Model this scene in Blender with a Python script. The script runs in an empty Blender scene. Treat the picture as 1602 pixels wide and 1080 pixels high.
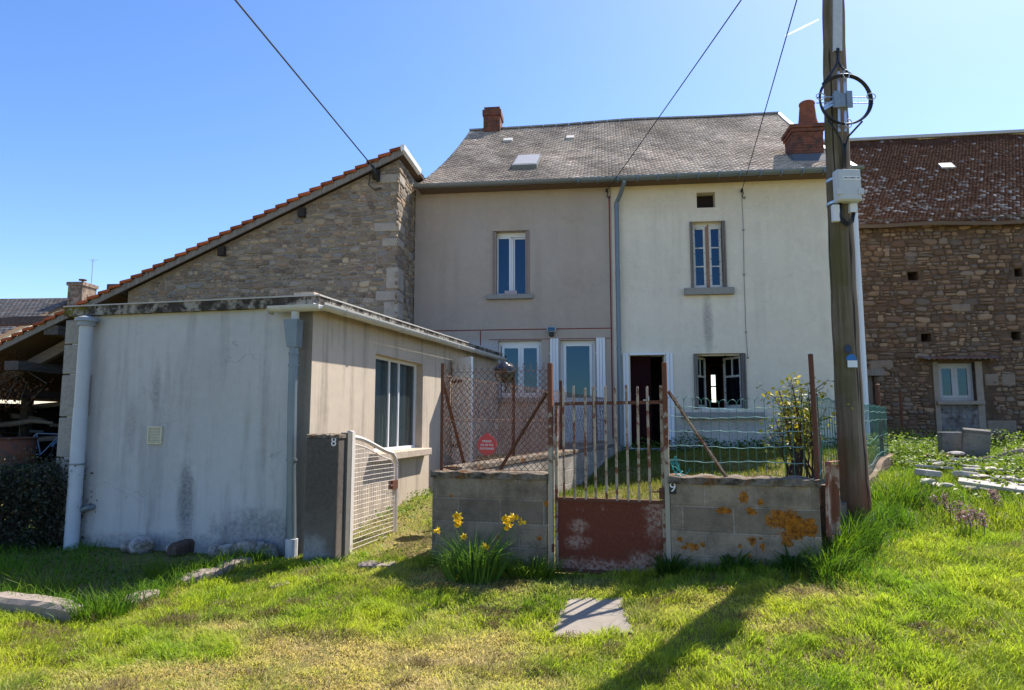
import bpy, bmesh, math, random
import numpy as np
from mathutils import Vector, Matrix
random.seed(7); RNG = np.random.default_rng(11)
SC = bpy.context.scene
COL = SC.collection
rad = math.radians
# ------------------------------------------------------------------ camera, sky, sun, exposure
CAM_Z, FPX, PITCH = 1.6, 1068.0, rad(6.41)
cd = bpy.data.cameras.new('camera'); cam = bpy.data.objects.new('camera', cd); COL.objects.link(cam)
cam.location = (0, 0, CAM_Z); cam.rotation_euler = (rad(90) + PITCH, 0, 0)
cd.sensor_width = 36; cd.lens = FPX / 1602 * 36; cd.clip_end = 20000; cd.clip_start = 0.05
SC.camera = cam
SUN_AZ, SUN_EL = rad(46), rad(53)
w = bpy.data.worlds.new('World'); SC.world = w; w.use_nodes = True
wn = w.node_tree; sky = wn.nodes.new('ShaderNodeTexSky'); sky.sky_type = 'NISHITA'; sky.sun_disc = False
sky.sun_elevation = SUN_EL; sky.sun_rotation = SUN_AZ; sky.altitude = 300; sky.air_density = 1.0; sky.dust_density = 0.8; sky.ozone_density = 2.2
bg = wn.nodes['Background']; hs = wn.nodes.new('ShaderNodeHueSaturation'); hs.inputs['Hue'].default_value = .509; hs.inputs['Saturation'].default_value = 1.24; wn.links.new(sky.outputs[0], hs.inputs['Color']); wn.links.new(hs.outputs[0], bg.inputs[0]); bg.inputs[1].default_value = 0.12
sl = bpy.data.lights.new('sun', 'SUN'); so = bpy.data.objects.new('sun', sl); COL.objects.link(so)
sl.energy = 5.0; sl.angle = rad(0.5); sl.color = (1, .94, .84)
sd = Vector((math.sin(SUN_AZ) * math.cos(SUN_EL), math.cos(SUN_AZ) * math.cos(SUN_EL), math.sin(SUN_EL)))
so.rotation_euler = sd.to_track_quat('Z', 'Y').to_euler(); so.location = (20, 20, 30)
SC.view_settings.view_transform = 'Standard'; SC.view_settings.look = 'None'; SC.view_settings.gamma = 1
SC.view_settings.exposure = 1.05
SC.render.engine = 'CYCLES'; SC.cycles.use_denoising = True; SC.cycles.max_bounces = 8
SC.cycles.transparent_max_bounces = 12; SC.cycles.sample_clamp_indirect = 8

# ------------------------------------------------------------------ photogrammetry: a pixel of the survey photo -> a point of a real plane
def ray(px, py):
    x, y = px - 801, 540 - py
    c, s = math.cos(PITCH), math.sin(PITCH)
    return np.array([x, FPX * c - y * s, FPX * s + y * c])
def atY(px, py, Y):
    d = ray(px, py); t = Y / d[1]; return Vector((d[0] * t, Y, CAM_Z + d[2] * t))
def atZ(px, py, z):
    d = ray(px, py); t = (z - CAM_Z) / d[2]; return Vector((d[0] * t, d[1] * t, z))
class Fr:
    """upright frame: u along the front (to the right), v into the depth, z up"""
    def __init__(s, o, th):
        s.o = Vector(o); s.th = th
        s.u = Vector((math.cos(th), -math.sin(th), 0)); s.v = Vector((math.sin(th), math.cos(th), 0))
    def w(s, u, v, z): return s.o + s.u * u + s.v * v + Vector((0, 0, z))
    def inv(s, p): d = Vector(p) - s.o; return (d.dot(s.u), d.dot(s.v), d.z)
    def px(s, px, py, v=0.0):
        d = Vector(ray(px, py)); c = Vector((0, 0, CAM_Z))
        t = (v - (c - s.o).dot(s.v)) / d.dot(s.v); p = c + d * t
        q = s.inv(p); return q[0], q[2]
    def pxu(s, px, py, u=0.0):
        d = Vector(ray(px, py)); c = Vector((0, 0, CAM_Z))
        t = (u - (c - s.o).dot(s.u)) / d.dot(s.u); p = c + d * t
        q = s.inv(p); return q[1], q[2]
    def poly(s, pts): return [tuple(s.w(u, v, 0))[:2] for u, v in pts]
# ------------------------------------------------------------------ mesh builder
class MB:
    def __init__(s): s.V = []; s.F = []
    def add(s, V, F):
        n = len(s.V); s.V += [tuple(v) for v in V]; s.F += [tuple(i + n for i in f) for f in F]; return s
    def box(s, a, b):
        x0, x1 = sorted((a[0], b[0])); y0, y1 = sorted((a[1], b[1])); z0, z1 = sorted((a[2], b[2]))
        return s.add([(x0,y0,z0),(x1,y0,z0),(x1,y1,z0),(x0,y1,z0),(x0,y0,z1),(x1,y0,z1),(x1,y1,z1),(x0,y1,z1)],
                     [(0,3,2,1),(4,5,6,7),(0,1,5,4),(1,2,6,5),(2,3,7,6),(3,0,4,7)])
    def hexa(s, P): return s.add(P, [(0,3,2,1),(4,5,6,7),(0,1,5,4),(1,2,6,5),(2,3,7,6),(3,0,4,7)])
    def bar(s, p, q, a, b, up=(0,0,1)):
        p, q = Vector(p), Vector(q); d = (q - p).normalized(); up = Vector(up)
        if abs(d.dot(up)) > .98: up = Vector((0,1,0))
        r = d.cross(up).normalized(); t = r.cross(d)
        P = []
        for e in (p, q):
            P += [e - r*a/2 - t*b/2, e + r*a/2 - t*b/2, e + r*a/2 + t*b/2, e - r*a/2 + t*b/2]
        return s.add(P, [(0,1,2,3),(7,6,5,4),(0,4,5,1),(1,5,6,2),(2,6,7,3),(3,7,4,0)])
    def tube(s, pts, r, n=8, caps=True, closed=False):
        pts = [Vector(p) for p in pts]; m = len(pts); R = r if isinstance(r, (list, tuple)) else [r]*m
        V = []; prev = None
        for i, p in enumerate(pts):
            if closed: d = pts[(i+1) % m] - pts[i-1]
            else: d = pts[min(i+1, m-1)] - pts[max(i-1, 0)]
            d.normalize()
            if prev is None:
                a = Vector((0,0,1)) if abs(d.z) < .9 else Vector((0,1,0))
                prev = (a - d*a.dot(d)).normalized()
            prev = (prev - d*prev.dot(d)).normalized(); b = d.cross(prev)
            for k in range(n):
                t = 2*math.pi*k/n; V.append(p + (prev*math.cos(t) + b*math.sin(t))*R[i])
        F = []
        for i in range(m if closed else m-1):
            for k in range(n):
                j = (i+1) % m
                F.append((i*n+k, i*n+(k+1)%n, j*n+(k+1)%n, j*n+k))
        if caps and not closed: F += [tuple(range(n))[::-1], tuple((m-1)*n+k for k in range(n))]
        return s.add(V, F)
    def cyl(s, p, q, r, n=12, r2=None): return s.tube([p, q], [r, r if r2 is None else r2], n)
    def prism(s, poly, v0, v1, axis='v'):
        """poly in (u,z) pushed from v0 to v1"""
        n = len(poly)
        f = (lambda a, b, c: (a, c, b)) if axis == 'v' else ((lambda a, b, c: (c, a, b)) if axis == 'u' else (lambda a, b, c: (a, b, c)))
        V = [f(a, b, v0) for a, b in poly] + [f(a, b, v1) for a, b in poly]
        return s.add(V, [tuple(range(n)), tuple(range(2*n-1, n-1, -1))] + [(i, n+i, n+(i+1)%n, (i+1)%n) for i in range(n)])
    def panel(s, u0, u1, z0, z1, holes, v=0.0, t=.35, ax='v', ends=True):
        us = sorted({u0, u1, *[h[0] for h in holes], *[h[1] for h in holes]}); us = [a for a in us if u0 <= a <= u1]
        zs = sorted({z0, z1, *[h[2] for h in holes], *[h[3] for h in holes]}); zs = [a for a in zs if z0 <= a <= z1]
        P = (lambda a, d, z: (a, d, z)) if ax == 'v' else (lambda a, d, z: (d, a, z))
        def ins(a, b): return any(h[0] < a < h[1] and h[2] < b < h[3] for h in holes)
        for i in range(len(us)-1):
            for j in range(len(zs)-1):
                a, b, c, d = us[i], us[i+1], zs[j], zs[j+1]
                if ins((a+b)/2, (c+d)/2): continue
                for q in (v, v+t): s.add([P(a,q,c), P(b,q,c), P(b,q,d), P(a,q,d)], [(0,1,2,3)])
        E = list(holes) + ([(u0,u1,z0,z1)] if ends else [])
        for a, b, c, d in E:
            Q = [(a,c),(b,c),(b,d),(a,d)]
            for k in range(4):
                (p, r), (q, m) = Q[k], Q[(k+1)%4]
                s.add([P(p,v,r), P(q,v,m), P(q,v+t,m), P(p,v+t,r)], [(0,1,2,3)])
        return s
    def build(s, name, mat, parent=None, origin=None, smooth=False, bevel=0, rot=0):
        me = bpy.data.meshes.new(name)
        V = np.array(s.V, dtype=float)
        if origin is not None: V = V - np.array(origin)
        me.from_pydata([tuple(v) for v in V], [], s.F); me.update()
        bm = bmesh.new(); bm.from_mesh(me); bmesh.ops.recalc_face_normals(bm, faces=bm.faces); bm.to_mesh(me); bm.free()
        o = bpy.data.objects.new(name, me); COL.objects.link(o)
        if origin is not None: o.location = origin
        if mat: me.materials.append(mat)
        if smooth:
            for p in me.polygons: p.use_smooth = True
        if bevel:
            b = o.modifiers.new('bevel', 'BEVEL'); b.width = bevel; b.segments = 2; b.limit_method = 'ANGLE'
        if parent: o.parent = parent
        return o
def tag(o, label=None, cat=None, group=None, kind=None):
    if label: o['label'] = label
    if cat: o['category'] = cat
    if group: o['group'] = group
    if kind: o['kind'] = kind
    return o
def empty(name, loc, th=0.0, label=None, cat=None, group=None):
    o = bpy.data.objects.new(name, None); COL.objects.link(o); o.location = loc; o.rotation_euler = (0, 0, -th)
    o.empty_display_size = .2
    return tag(o, label, cat, group)
def copy_tree(o, parent=None):
    c = o.copy(); COL.objects.link(c)
    if parent: c.parent = parent
    for ch in list(o.children): copy_tree(ch, c)
    return c
def textmesh(txt, size, mat, name, parent=None, depth=.0015, align='CENTER', spacing=1.0):
    cu = bpy.data.curves.new('t', 'FONT'); cu.body = txt; cu.size = size; cu.extrude = depth; cu.align_x = align; cu.align_y = 'CENTER'
    cu.space_character = spacing
    t = bpy.data.objects.new('t', cu); COL.objects.link(t)
    bpy.context.view_layer.update()
    me = bpy.data.meshes.new_from_object(t.evaluated_get(bpy.context.evaluated_depsgraph_get()))
    bpy.data.objects.remove(t); me.materials.clear(); me.materials.append(mat)
    o = bpy.data.objects.new(name, me); COL.objects.link(o)
    if parent: o.parent = parent
    o.rotation_euler = (rad(90), 0, 0)
    return o
# ------------------------------------------------------------------ materials
class Mat:
    def __init__(s, name, rough=.8, spec=.3, coords='Object'):
        s.m = bpy.data.materials.new(name); s.m.use_nodes = True; s.nt = s.m.node_tree
        s.b = s.nt.nodes['Principled BSDF']; s.b.inputs['Roughness'].default_value = rough
        s.b.inputs['Specular IOR Level'].default_value = spec
        s.tc = s.nt.nodes.new('ShaderNodeTexCoord'); s.co = s.tc.outputs[coords]
    def n(s, t): return s.nt.nodes.new(t)
    def l(s, a, b): s.nt.links.new(a, b)
    def setv(s, sock, v):
        if hasattr(v, 'is_linked') or isinstance(v, bpy.types.NodeSocket): s.l(v, sock)
        else: sock.default_value = v
    def scale(s, xyz, vec=None):
        m = s.n('ShaderNodeMapping'); m.inputs['Scale'].default_value = xyz; s.l(vec or s.co, m.inputs[0]); return m.outputs[0]
    def noise(s, sc, det=4, ro=.55, vec=None, dist=0.0, color=False):
        n = s.n('ShaderNodeTexNoise'); n.inputs['Scale'].default_value = sc; n.inputs['Detail'].default_value = det
        n.inputs['Roughness'].default_value = ro; n.inputs['Distortion'].default_value = dist
        s.l(vec or s.co, n.inputs['Vector']); return n.outputs['Color' if color else 'Fac']
    def ramp(s, f, pts, ease=False):
        r = s.n('ShaderNodeValToRGB'); e = r.color_ramp.elements
        if ease: r.color_ramp.interpolation = 'EASE'
        while len(e) < len(pts): e.new(.5)
        for k, (p, c) in enumerate(pts):
            e[k].position = p; c = (c, c, c) if not hasattr(c, '__len__') else c; e[k].color = (*c, 1)
        s.l(f, r.inputs[0]); return r.outputs[0]
    def mask(s, f, a, b): return s.ramp(f, [(a, 0.0), (b, 1.0)])
    def mix(s, f, a, b, mode='MIX'):
        m = s.n('ShaderNodeMix'); m.data_type = 'RGBA'; m.blend_type = mode
        s.setv(m.inputs[0], f)
        for k, v in ((6, a), (7, b)):
            if isinstance(v, bpy.types.NodeSocket): s.l(v, m.inputs[k])
            else: m.inputs[k].default_value = (*v, 1)
        return m.outputs[2]
    def math(s, op, a, b=0.0, c=None):
        m = s.n('ShaderNodeMath'); m.operation = op; s.setv(m.inputs[0], a); s.setv(m.inputs[1], b)
        if c is not None: s.setv(m.inputs[2], c)
        m.use_clamp = op in ('MULTIPLY_ADD',) ; return m.outputs[0]
    def xyz(s, vec=None):
        x = s.n('ShaderNodeSeparateXYZ'); s.l(vec or s.co, x.inputs[0]); return x.outputs
    def comb(s, x, y, z=0.0):
        c = s.n('ShaderNodeCombineXYZ'); s.setv(c.inputs[0], x); s.setv(c.inputs[1], y); s.setv(c.inputs[2], z); return c.outputs[0]
    def bump(s, h, strength=.4, dist=.02, prev=None):
        b = s.n('ShaderNodeBump'); b.inputs['Strength'].default_value = strength; b.inputs['Distance'].default_value = dist
        s.l(h, b.inputs['Height'])
        if prev: s.l(prev, b.inputs['Normal'])
        s.l(b.outputs[0], s.b.inputs['Normal']); return b.outputs[0]
    def color(s, c): s.setv(s.b.inputs['Base Color'], c if isinstance(c, bpy.types.NodeSocket) else (*c, 1)); return s
    def band(s, v, a, b, soft):   # 1 inside a..b
        p = s.n('ShaderNodeMapRange'); p.interpolation_type = 'SMOOTHSTEP'; s.setv(p.inputs[0], v)
        p.inputs[1].default_value = a - soft; p.inputs[2].default_value = a + soft
        q = s.n('ShaderNodeMapRange'); q.interpolation_type = 'SMOOTHSTEP'; s.setv(q.inputs[0], v)
        q.inputs[1].default_value = b - soft; q.inputs[2].default_value = b + soft; q.inputs[3].default_value = 1; q.inputs[4].default_value = 0
        return s.math('MULTIPLY', p.outputs[0], q.outputs[0])
    def spot(s, u, z, ru, rz, soft=.5, jag=.0):
        """mask of an elliptical blotch at (u,z) in the wall plane, ragged by noise"""
        x = s.xyz()
        a = s.math('DIVIDE', s.math('SUBTRACT', x[0], u), ru); b = s.math('DIVIDE', s.math('SUBTRACT', x[2], z), rz)
        d = s.math('SQRT', s.math('ADD', s.math('MULTIPLY', a, a), s.math('MULTIPLY', b, b)))
        if jag: d = s.math('ADD', d, s.math('MULTIPLY', s.math('SUBTRACT', s.noise(7, 5, .65), .5), jag))
        p = s.n('ShaderNodeMapRange'); p.interpolation_type = 'SMOOTHSTEP'; s.l(d, p.inputs[0])
        p.inputs[1].default_value = 1 - soft; p.inputs[2].default_value = 1 + soft; p.inputs[3].default_value = 1; p.inputs[4].default_value = 0
        return p.outputs[0]
def plain(name, c, rough=.6, spec=.4, metal=0, var=.25, sc=14, bump=.0):
    m = Mat(name, rough, spec); m.b.inputs['Metallic'].default_value = metal
    f = m.noise(sc, 5, .6); d = tuple(x*(1-var) for x in c); e = tuple(min(1, x*(1+var)) for x in c)
    m.color(m.mix(f, d, e))
    if bump: m.bump(m.noise(sc*6, 4), bump, .01)
    return m.m
def plaster(name, base, dark, streak=.35, fine=.25, stains=(), courses=0, cracks=0):
    m = Mat(name, .92, .15)
    c = m.mix(m.mask(m.noise(.7, 6, .6), .35, .7), base, tuple(.8*b + .2*d for b, d in zip(base, dark)))
    st = m.mask(m.noise(1.0, 6, .65, m.scale((5, 5, .45))), .50, .80)
    c = m.mix(m.math('MULTIPLY', st, streak), c, dark)
    mott = m.mask(m.noise(9, 6, .7), .42, .75); c = m.mix(m.math('MULTIPLY', mott, .28), c, tuple(min(1, b*1.22) for b in base))
    if courses:
        x = m.xyz(); b = m.n('ShaderNodeTexBrick'); b.inputs['Scale'].default_value = 1; b.inputs['Mortar Size'].default_value = .006
        b.inputs['Brick Width'].default_value = .55; b.inputs['Row Height'].default_value = .27
        b.inputs['Color1'].default_value = (1,1,1,1); b.inputs['Color2'].default_value = (.93,.93,.93,1); b.inputs['Mortar'].default_value = (.8,.8,.8,1)
        m.l(m.comb(x[0], x[2]), b.inputs['Vector'])
        c = m.mix(m.math('MULTIPLY', m.mask(m.noise(.8, 3), .38, .6), courses), c, b.outputs['Color'], 'MULTIPLY')
    for (u, z, ru, rz, soft, jag, amt, col) in stains:
        k = m.math('MULTIPLY', m.spot(u, z, ru, rz, soft, jag*1.8), m.ramp(m.noise(26, 5, .7), [(.36, .45), (.62, 1.0)])); c = m.mix(m.math('MULTIPLY', k, amt), c, col)
    if cracks:
        cv = m.n('ShaderNodeTexVoronoi'); cv.feature = 'DISTANCE_TO_EDGE'; cv.inputs['Scale'].default_value = .55
        wv = m.n('ShaderNodeVectorMath'); wv.operation = 'MULTIPLY_ADD'; m.l(m.noise(1.9, 7, .65, color=True), wv.inputs[0]); wv.inputs[1].default_value = (1.2,1.2,1.2); m.l(m.co, wv.inputs[2]); m.l(wv.outputs[0], cv.inputs['Vector'])
        ck = m.math('MULTIPLY', m.ramp(cv.outputs['Distance'], [(0, 1.0), (.0035, 0.0)]), m.mask(m.noise(.7, 2), .46, .6)); c = m.mix(m.math('MULTIPLY', ck, cracks), c, tuple(k*.35 for k in base))
        dr = m.math('MULTIPLY', m.mask(m.noise(1.0, 6, .6, m.scale((3.2, 3.2, .16))), .50, .72), m.mask(m.noise(.55, 3), .42, .62)); c = m.mix(m.math('MULTIPLY', dr, .30), c, tuple(.55*k for k in base))
        c = m.mix(m.math('MULTIPLY', m.mask(m.noise(1.7, 7, .72), .50, .62), .16), c, tuple(min(1, k*1.35) for k in base))
    g = m.noise(230, 3, .7); c = m.mix(m.math('MULTIPLY', m.mask(g, .45, .7), fine), c, dark)
    m.color(c); h = m.math('ADD', m.math('MULTIPLY', m.noise(120, 4, .7), .5), m.noise(3.5, 4))
    m.bump(h, .35, .02); return m
def stone(name, sx, sz, pal, mortar, msize=.06, bump=.9, lichen=0.0):
    m = Mat(name, .95, .12)
    wob = m.noise(2.6, 3, .6, color=True); v = m.n('ShaderNodeVectorMath'); v.operation = 'MULTIPLY_ADD'
    m.l(wob, v.inputs[0]); v.inputs[1].default_value = (.16, .16, .12); m.l(m.co, v.inputs[2])
    vec = m.scale((sx, sx, sz), v.outputs[0])
    def vor(feat, sc=1.0):
        t = m.n('ShaderNodeTexVoronoi'); t.feature = feat; t.inputs['Scale'].default_value = sc; t.inputs['Randomness'].default_value = .85
        m.l(vec, t.inputs['Vector']); return t
    a = vor('F1'); e = vor('DISTANCE_TO_EDGE'); a2 = vor('F1', 1.9); e2 = vor('DISTANCE_TO_EDGE', 1.9)
    pick = m.mask(m.noise(1.3, 2), .50, .53)
    sep = m.n('ShaderNodeSeparateColor'); m.l(m.mix(pick, a.outputs['Color'], a2.outputs['Color']), sep.inputs[0])
    n = len(pal); col = m.ramp(sep.outputs[0], [((i + .5)/n, p) for i, p in enumerate(pal)])
    val = m.ramp(sep.outputs[1], [(0, .62), (1, 1.25)])
    col = m.mix(1.0, col, val, 'MULTIPLY')
    col = m.mix(m.math('MULTIPLY', m.mask(m.noise(28, 5, .7), .4, .7), .45), col, tuple(x*.55 for x in pal[0]))
    d1 = m.math('ADD', e.outputs['Distance'], m.math('MULTIPLY', m.math('SUBTRACT', m.noise(14, 4), .5), .09))
    d2 = m.math('ADD', m.math('MULTIPLY', e2.outputs['Distance'], 1.0), m.math('MULTIPLY', m.math('SUBTRACT', m.noise(14, 4), .5), .09))
    dist = m.n('ShaderNodeMix'); m.l(pick, dist.inputs[0]); m.l(d1, dist.inputs[2]); m.l(d2, dist.inputs[3]); D = dist.outputs[0]
    k = m.mask(D, msize*.5, msize*1.7)
    mort = m.mix(m.mask(m.noise(4, 4), .4, .62), mortar, tuple(x*.42 for x in mortar))
    col = m.mix(k, mort, col)
    if lichen: col = m.mix(m.math('MULTIPLY', m.mask(m.noise(3.3, 5, .6), .66, .70), lichen), col, (.42, .15, .02))
    m.color(col)
    h = m.math('ADD', m.math('MULTIPLY', m.mask(D, 0, .22), 1.0), m.math('ADD', m.math('MULTIPLY', sep.outputs[2], .5), m.math('MULTIPLY', m.noise(30, 5, .65), .35)))
    m.bump(h, bump, .05); return m
def rusty(name, paint, rust=(.20,.055,.022), lo=.42, hi=.52, sc=9, rough=.75):
    m = Mat(name, rough, .3); f = m.noise(sc, 7, .68)
    r = m.mix(m.noise(60, 4, .7), tuple(x*.55 for x in rust), tuple(min(1, x*1.6) for x in rust))
    m.color(m.mix(m.mask(f, lo, hi), r, paint)); m.bump(m.math('ADD', f, m.math('MULTIPLY', m.noise(90, 3), .4)), .5, .006); return m.m
def wood(name, a, b, sc=1.0, axis=2, rough=.85):
    m = Mat(name, rough, .15); s = [14*sc, 14*sc, 14*sc]; s[axis] = .9*sc
    f = m.noise(1.6, 7, .7, m.scale(tuple(s))); m.color(m.mix(m.mask(f, .3, .7), a, b)); m.bump(f, .6, .01); return m.m
def glass(name, tint=(.012,.016,.022), ior=2.0, see=0.0):
    m = Mat(name, .02, .5); m.color(tint); m.b.inputs['IOR'].default_value = ior; m.b.inputs['Specular IOR Level'].default_value = .5
    m.bump(m.noise(2.2, 2), .02, .02); m.b.inputs['Specular Tint'].default_value = (.35, .68, 1, 1)  # blue tint puts the sky's colour into the panes' reflections
    if see:
        t = m.n('ShaderNodeBsdfTransparent'); t.inputs[0].default_value = (.8,.85,.85,1); x = m.n('ShaderNodeMixShader'); x.inputs[0].default_value = see
        m.l(m.b.outputs[0], x.inputs[1]); m.l(t.outputs[0], x.inputs[2]); m.l(x.outputs[0], m.nt.nodes['Material Output'].inputs[0])
    return m.m
def leafmat(name, attr=True, c=(.08,.14,.02), trans=.45, rough=.55):
    m = Mat(name, rough, .25)
    if attr:
        a = m.n('ShaderNodeAttribute'); a.attribute_name = 'tint'; col = a.outputs['Color']
    else: col = m.mix(m.noise(18, 3), tuple(x*.6 for x in c), tuple(x*1.4 for x in c))
    m.color(col); t = m.n('ShaderNodeBsdfTranslucent'); m.l(m.mix(1.0, col, (1.05, 1.17, .66), 'MULTIPLY'), t.inputs[0])
    x = m.n('ShaderNodeMixShader'); x.inputs[0].default_value = trans
    m.l(m.b.outputs[0], x.inputs[1]); m.l(t.outputs[0], x.inputs[2]); m.l(x.outputs[0], m.nt.nodes['Material Output'].inputs[0])
    return m.m
WHITE = plain('white_pvc', (.74,.75,.76), .35, .5, var=.05)
WHITEWOOD = rusty('peeling_white_paint', (.66,.64,.58), (.22,.13,.08), .36, .44, 16)
BROWNWOOD = wood('brown_wood', (.10,.04,.022), (.19,.085,.045))
GREYWOOD = wood('grey_wood', (.14,.12,.10), (.30,.27,.24))
OLDWOOD = wood('old_wood', (.10,.075,.055), (.24,.19,.145), axis=0)
ZINC = plain('zinc', (.17,.205,.23), .45, .5, .35, .2, 7)
DARKZINC = plain('dark_zinc', (.17,.18,.18), .5, .5, .3, .25, 7)
STEEL = plain('galvanised', (.52,.54,.56), .35, .5, .8, .15, 20)
BLACK = plain('black_rubber', (.012,.013,.015), .45, .4)
DARK = plain('dark_interior', (.035,.026,.022), .9, .1)  # near-black colour stands in for the shade inside rooms
GRANITE = plain('granite', (.30,.28,.25), .9, .2, var=.45, sc=38, bump=.5)
GLASS = glass('window_glass', ior=1.72)
GLASS_SEE = glass('clear_glass', ior=1.7, see=.72)
RUST = rusty('rust_iron', (.30,.22,.17), (.11,.042,.024), .60, .70, 12)
RUSTPAINT = rusty('rusty_cream_paint', (.36,.30,.225), (.15,.055,.028), .43, .52, 10)
# ------------------------------------------------------------------ survey frames
th_h = rad(6.7)
o = atY(770, 690, 15.2); H = Fr((o.x, o.y, 0.95), th_h)                     # house facade plane v = 0
A_o = atY(478, 868, 7.2); A = Fr((A_o.x, A_o.y, .20), rad(13.0))            # annex, near corner
g_o = atY(862, 890, 6.4); G = Fr((g_o.x, g_o.y, .22), rad(17.0))            # garden front wall and gate
SH = Fr(tuple(H.w(0, -1.3, -.35)), th_h)                                    # stone shed front plane
BN = Fr(tuple(H.w(0, 2.6, .1)), th_h)                                       # barn front plane
POLE_Y = 6.85
GWALL_T = .2
gl_u = G.px(676, 800)[0]; gr0_u = G.px(1046, 800)[0]; gr1_u = G.px(1283, 800)[0]
RL0 = G.w(gl_u, .0, 0); rl1u = H.px(962, 690)[0]; RL1 = H.w(rl1u, 0, 0)      # boundary wall between the two plots
th_r = math.atan2(RL1.x - RL0.x, RL1.y - RL0.y) - rad(90)
# frame with u running along the boundary wall into the depth; v to the left of it (towards the neighbour path)
class FrL(Fr):
    def __init__(s, p0, p1, z):
        s.o = Vector((p0.x, p0.y, z)); d = Vector((p1.x-p0.x, p1.y-p0.y, 0)); s.len = d.length; s.u = d.normalized()
        s.v = Vector((-s.u.y, s.u.x, 0)); s.th = -math.atan2(s.u.y, s.u.x)
RW = FrL(RL0, RL1, .22)
FR0 = G.w(gr1_u - .02, .1, 0); FR1 = Vector((6.35, 11.6, 0)); FW = FrL(FR0, FR1, .5)
hr_u = H.px(1338, 400)[0]; hl_u = H.px(648, 450)[0]
# ------------------------------------------------------------------ ground height
CP_OUT = np.array([(0,1,0),(-4,2,0),(4,2,0),(0,4,0),(0,5,.06),(-3,5,.06),(2.4,4.4,.07),(3,5.2,.22),(5,5,.34),(7,5,.42),(.9,6.3,.22),(1.6,6.0,.27),(-.7,6.6,.22),
  (2.5,5.7,.42),(-2.2,7.1,.2),(-5,7.8,.22),(-7.5,8.5,.28),(-9,14,.5),(-5,5.5,.14),(-7,5,.14),(-1.5,8.5,.40),(-1.1,10.5,.5),(-.5,14,.85),(-.9,7.3,.27),
  (3.45,6.85,.60),(2.85,6.02,.60),(3.05,6.25,.60),(4.5,6.3,.56),(6,7,.72),(4.3,8,.74),(5.3,9.3,.85),(8,10,.98),(7,13,1.05),(8,17,1.1),(12,17,1.1),(13,10,.95),(9,6,.6),(12,5,.6),(-12,6,.1),(-14,14,.5),(0,-10,-.1),(0,-30,-.1),(30,0,.3),(-30,0,.1),(0,40,1),(30,40,1.2),(-30,40,.4)], float)
CP_IN = np.array([(.9,6.5,.26),(1.5,6.6,.32),(.6,8,.36),(1.5,8,.42),(1.4,11,.5),(2.7,10.3,.78),(2.55,6.75,.93),(2.1,6.9,.78),(3.2,8,.85),(4,12.5,1.0),(2,14.2,.97),(1.2,13,.8),(5.5,11.5,1.0),(5.5,13.5,1.05)], float)
def nw(x, y, cp, s=.85):
    n = np.zeros_like(x); d = np.zeros_like(x)
    for a, b, c in cp:
        r2 = (x-a)**2 + (y-b)**2; k = np.exp(-r2/(2*s*s)) + 1e-3/(1+r2)**2
        n += k*c; d += k
    return n/d
def inpoly(x, y, poly):
    r = np.zeros(x.shape, bool); n = len(poly)
    for i in range(n):
        (x0, y0), (x1, y1) = poly[i], poly[(i+1) % n]
        if y0 == y1: continue
        c = ((y0 > y) != (y1 > y)) & (x < (x1-x0)*(y-y0)/(y1-y0) + x0); r ^= c
    return r
def vnoise(x, y, sc, seed=0, octv=3):
    t = np.zeros_like(x); a = 1; tot = 0
    for o_ in range(octv):
        X, Y = x*sc*2**o_ + 17.3*seed, y*sc*2**o_ - 9.1*seed; ix, iy = np.floor(X), np.floor(Y); fx, fy = X-ix, Y-iy
        fx = fx*fx*(3-2*fx); fy = fy*fy*(3-2*fy)
        def h(i, j): q = np.sin(i*127.1 + j*311.7 + seed*74.7 + o_*19.19)*43758.5453; return q - np.floor(q)
        t += a*((h(ix,iy)*(1-fx)+h(ix+1,iy)*fx)*(1-fy) + (h(ix,iy+1)*(1-fx)+h(ix+1,iy+1)*fx)*fy); tot += a; a *= .5
    return t/tot
YARD = [tuple(RW.w(0, -.1, 0))[:2], tuple(G.w(gr1_u, .1, 0))[:2], tuple(FR1)[:2], tuple(H.w(hr_u, 0, 0))[:2], tuple(RL1)[:2]]
def ground_z(x, y):
    x = np.asarray(x, float); y = np.asarray(y, float)
    zi = nw(x, y, CP_IN); zo = nw(x, y, CP_OUT)
    gu = (x-G.o.x)*G.u.x + (y-G.o.y)*G.u.y; gv = (x-G.o.x)*G.v.x + (y-G.o.y)*G.v.y
    t = np.clip((gv-.10)/np.where((gu > -.1) & (gu < 1.2), .9, .06), 0, 1); t = t*t*(3-2*t)*inpoly(x, y, YARD); z = zo*(1-t) + zi*t
    near = np.exp(-((x)**2 + (y-8)**2)/500)
    return z + near*(.05*(vnoise(x, y, .9, 3) - .5) + .02*(vnoise(x, y, 5, 4) - .5))
def gz(x, y): return float(ground_z(np.array([x]), np.array([y]))[0])
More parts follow.
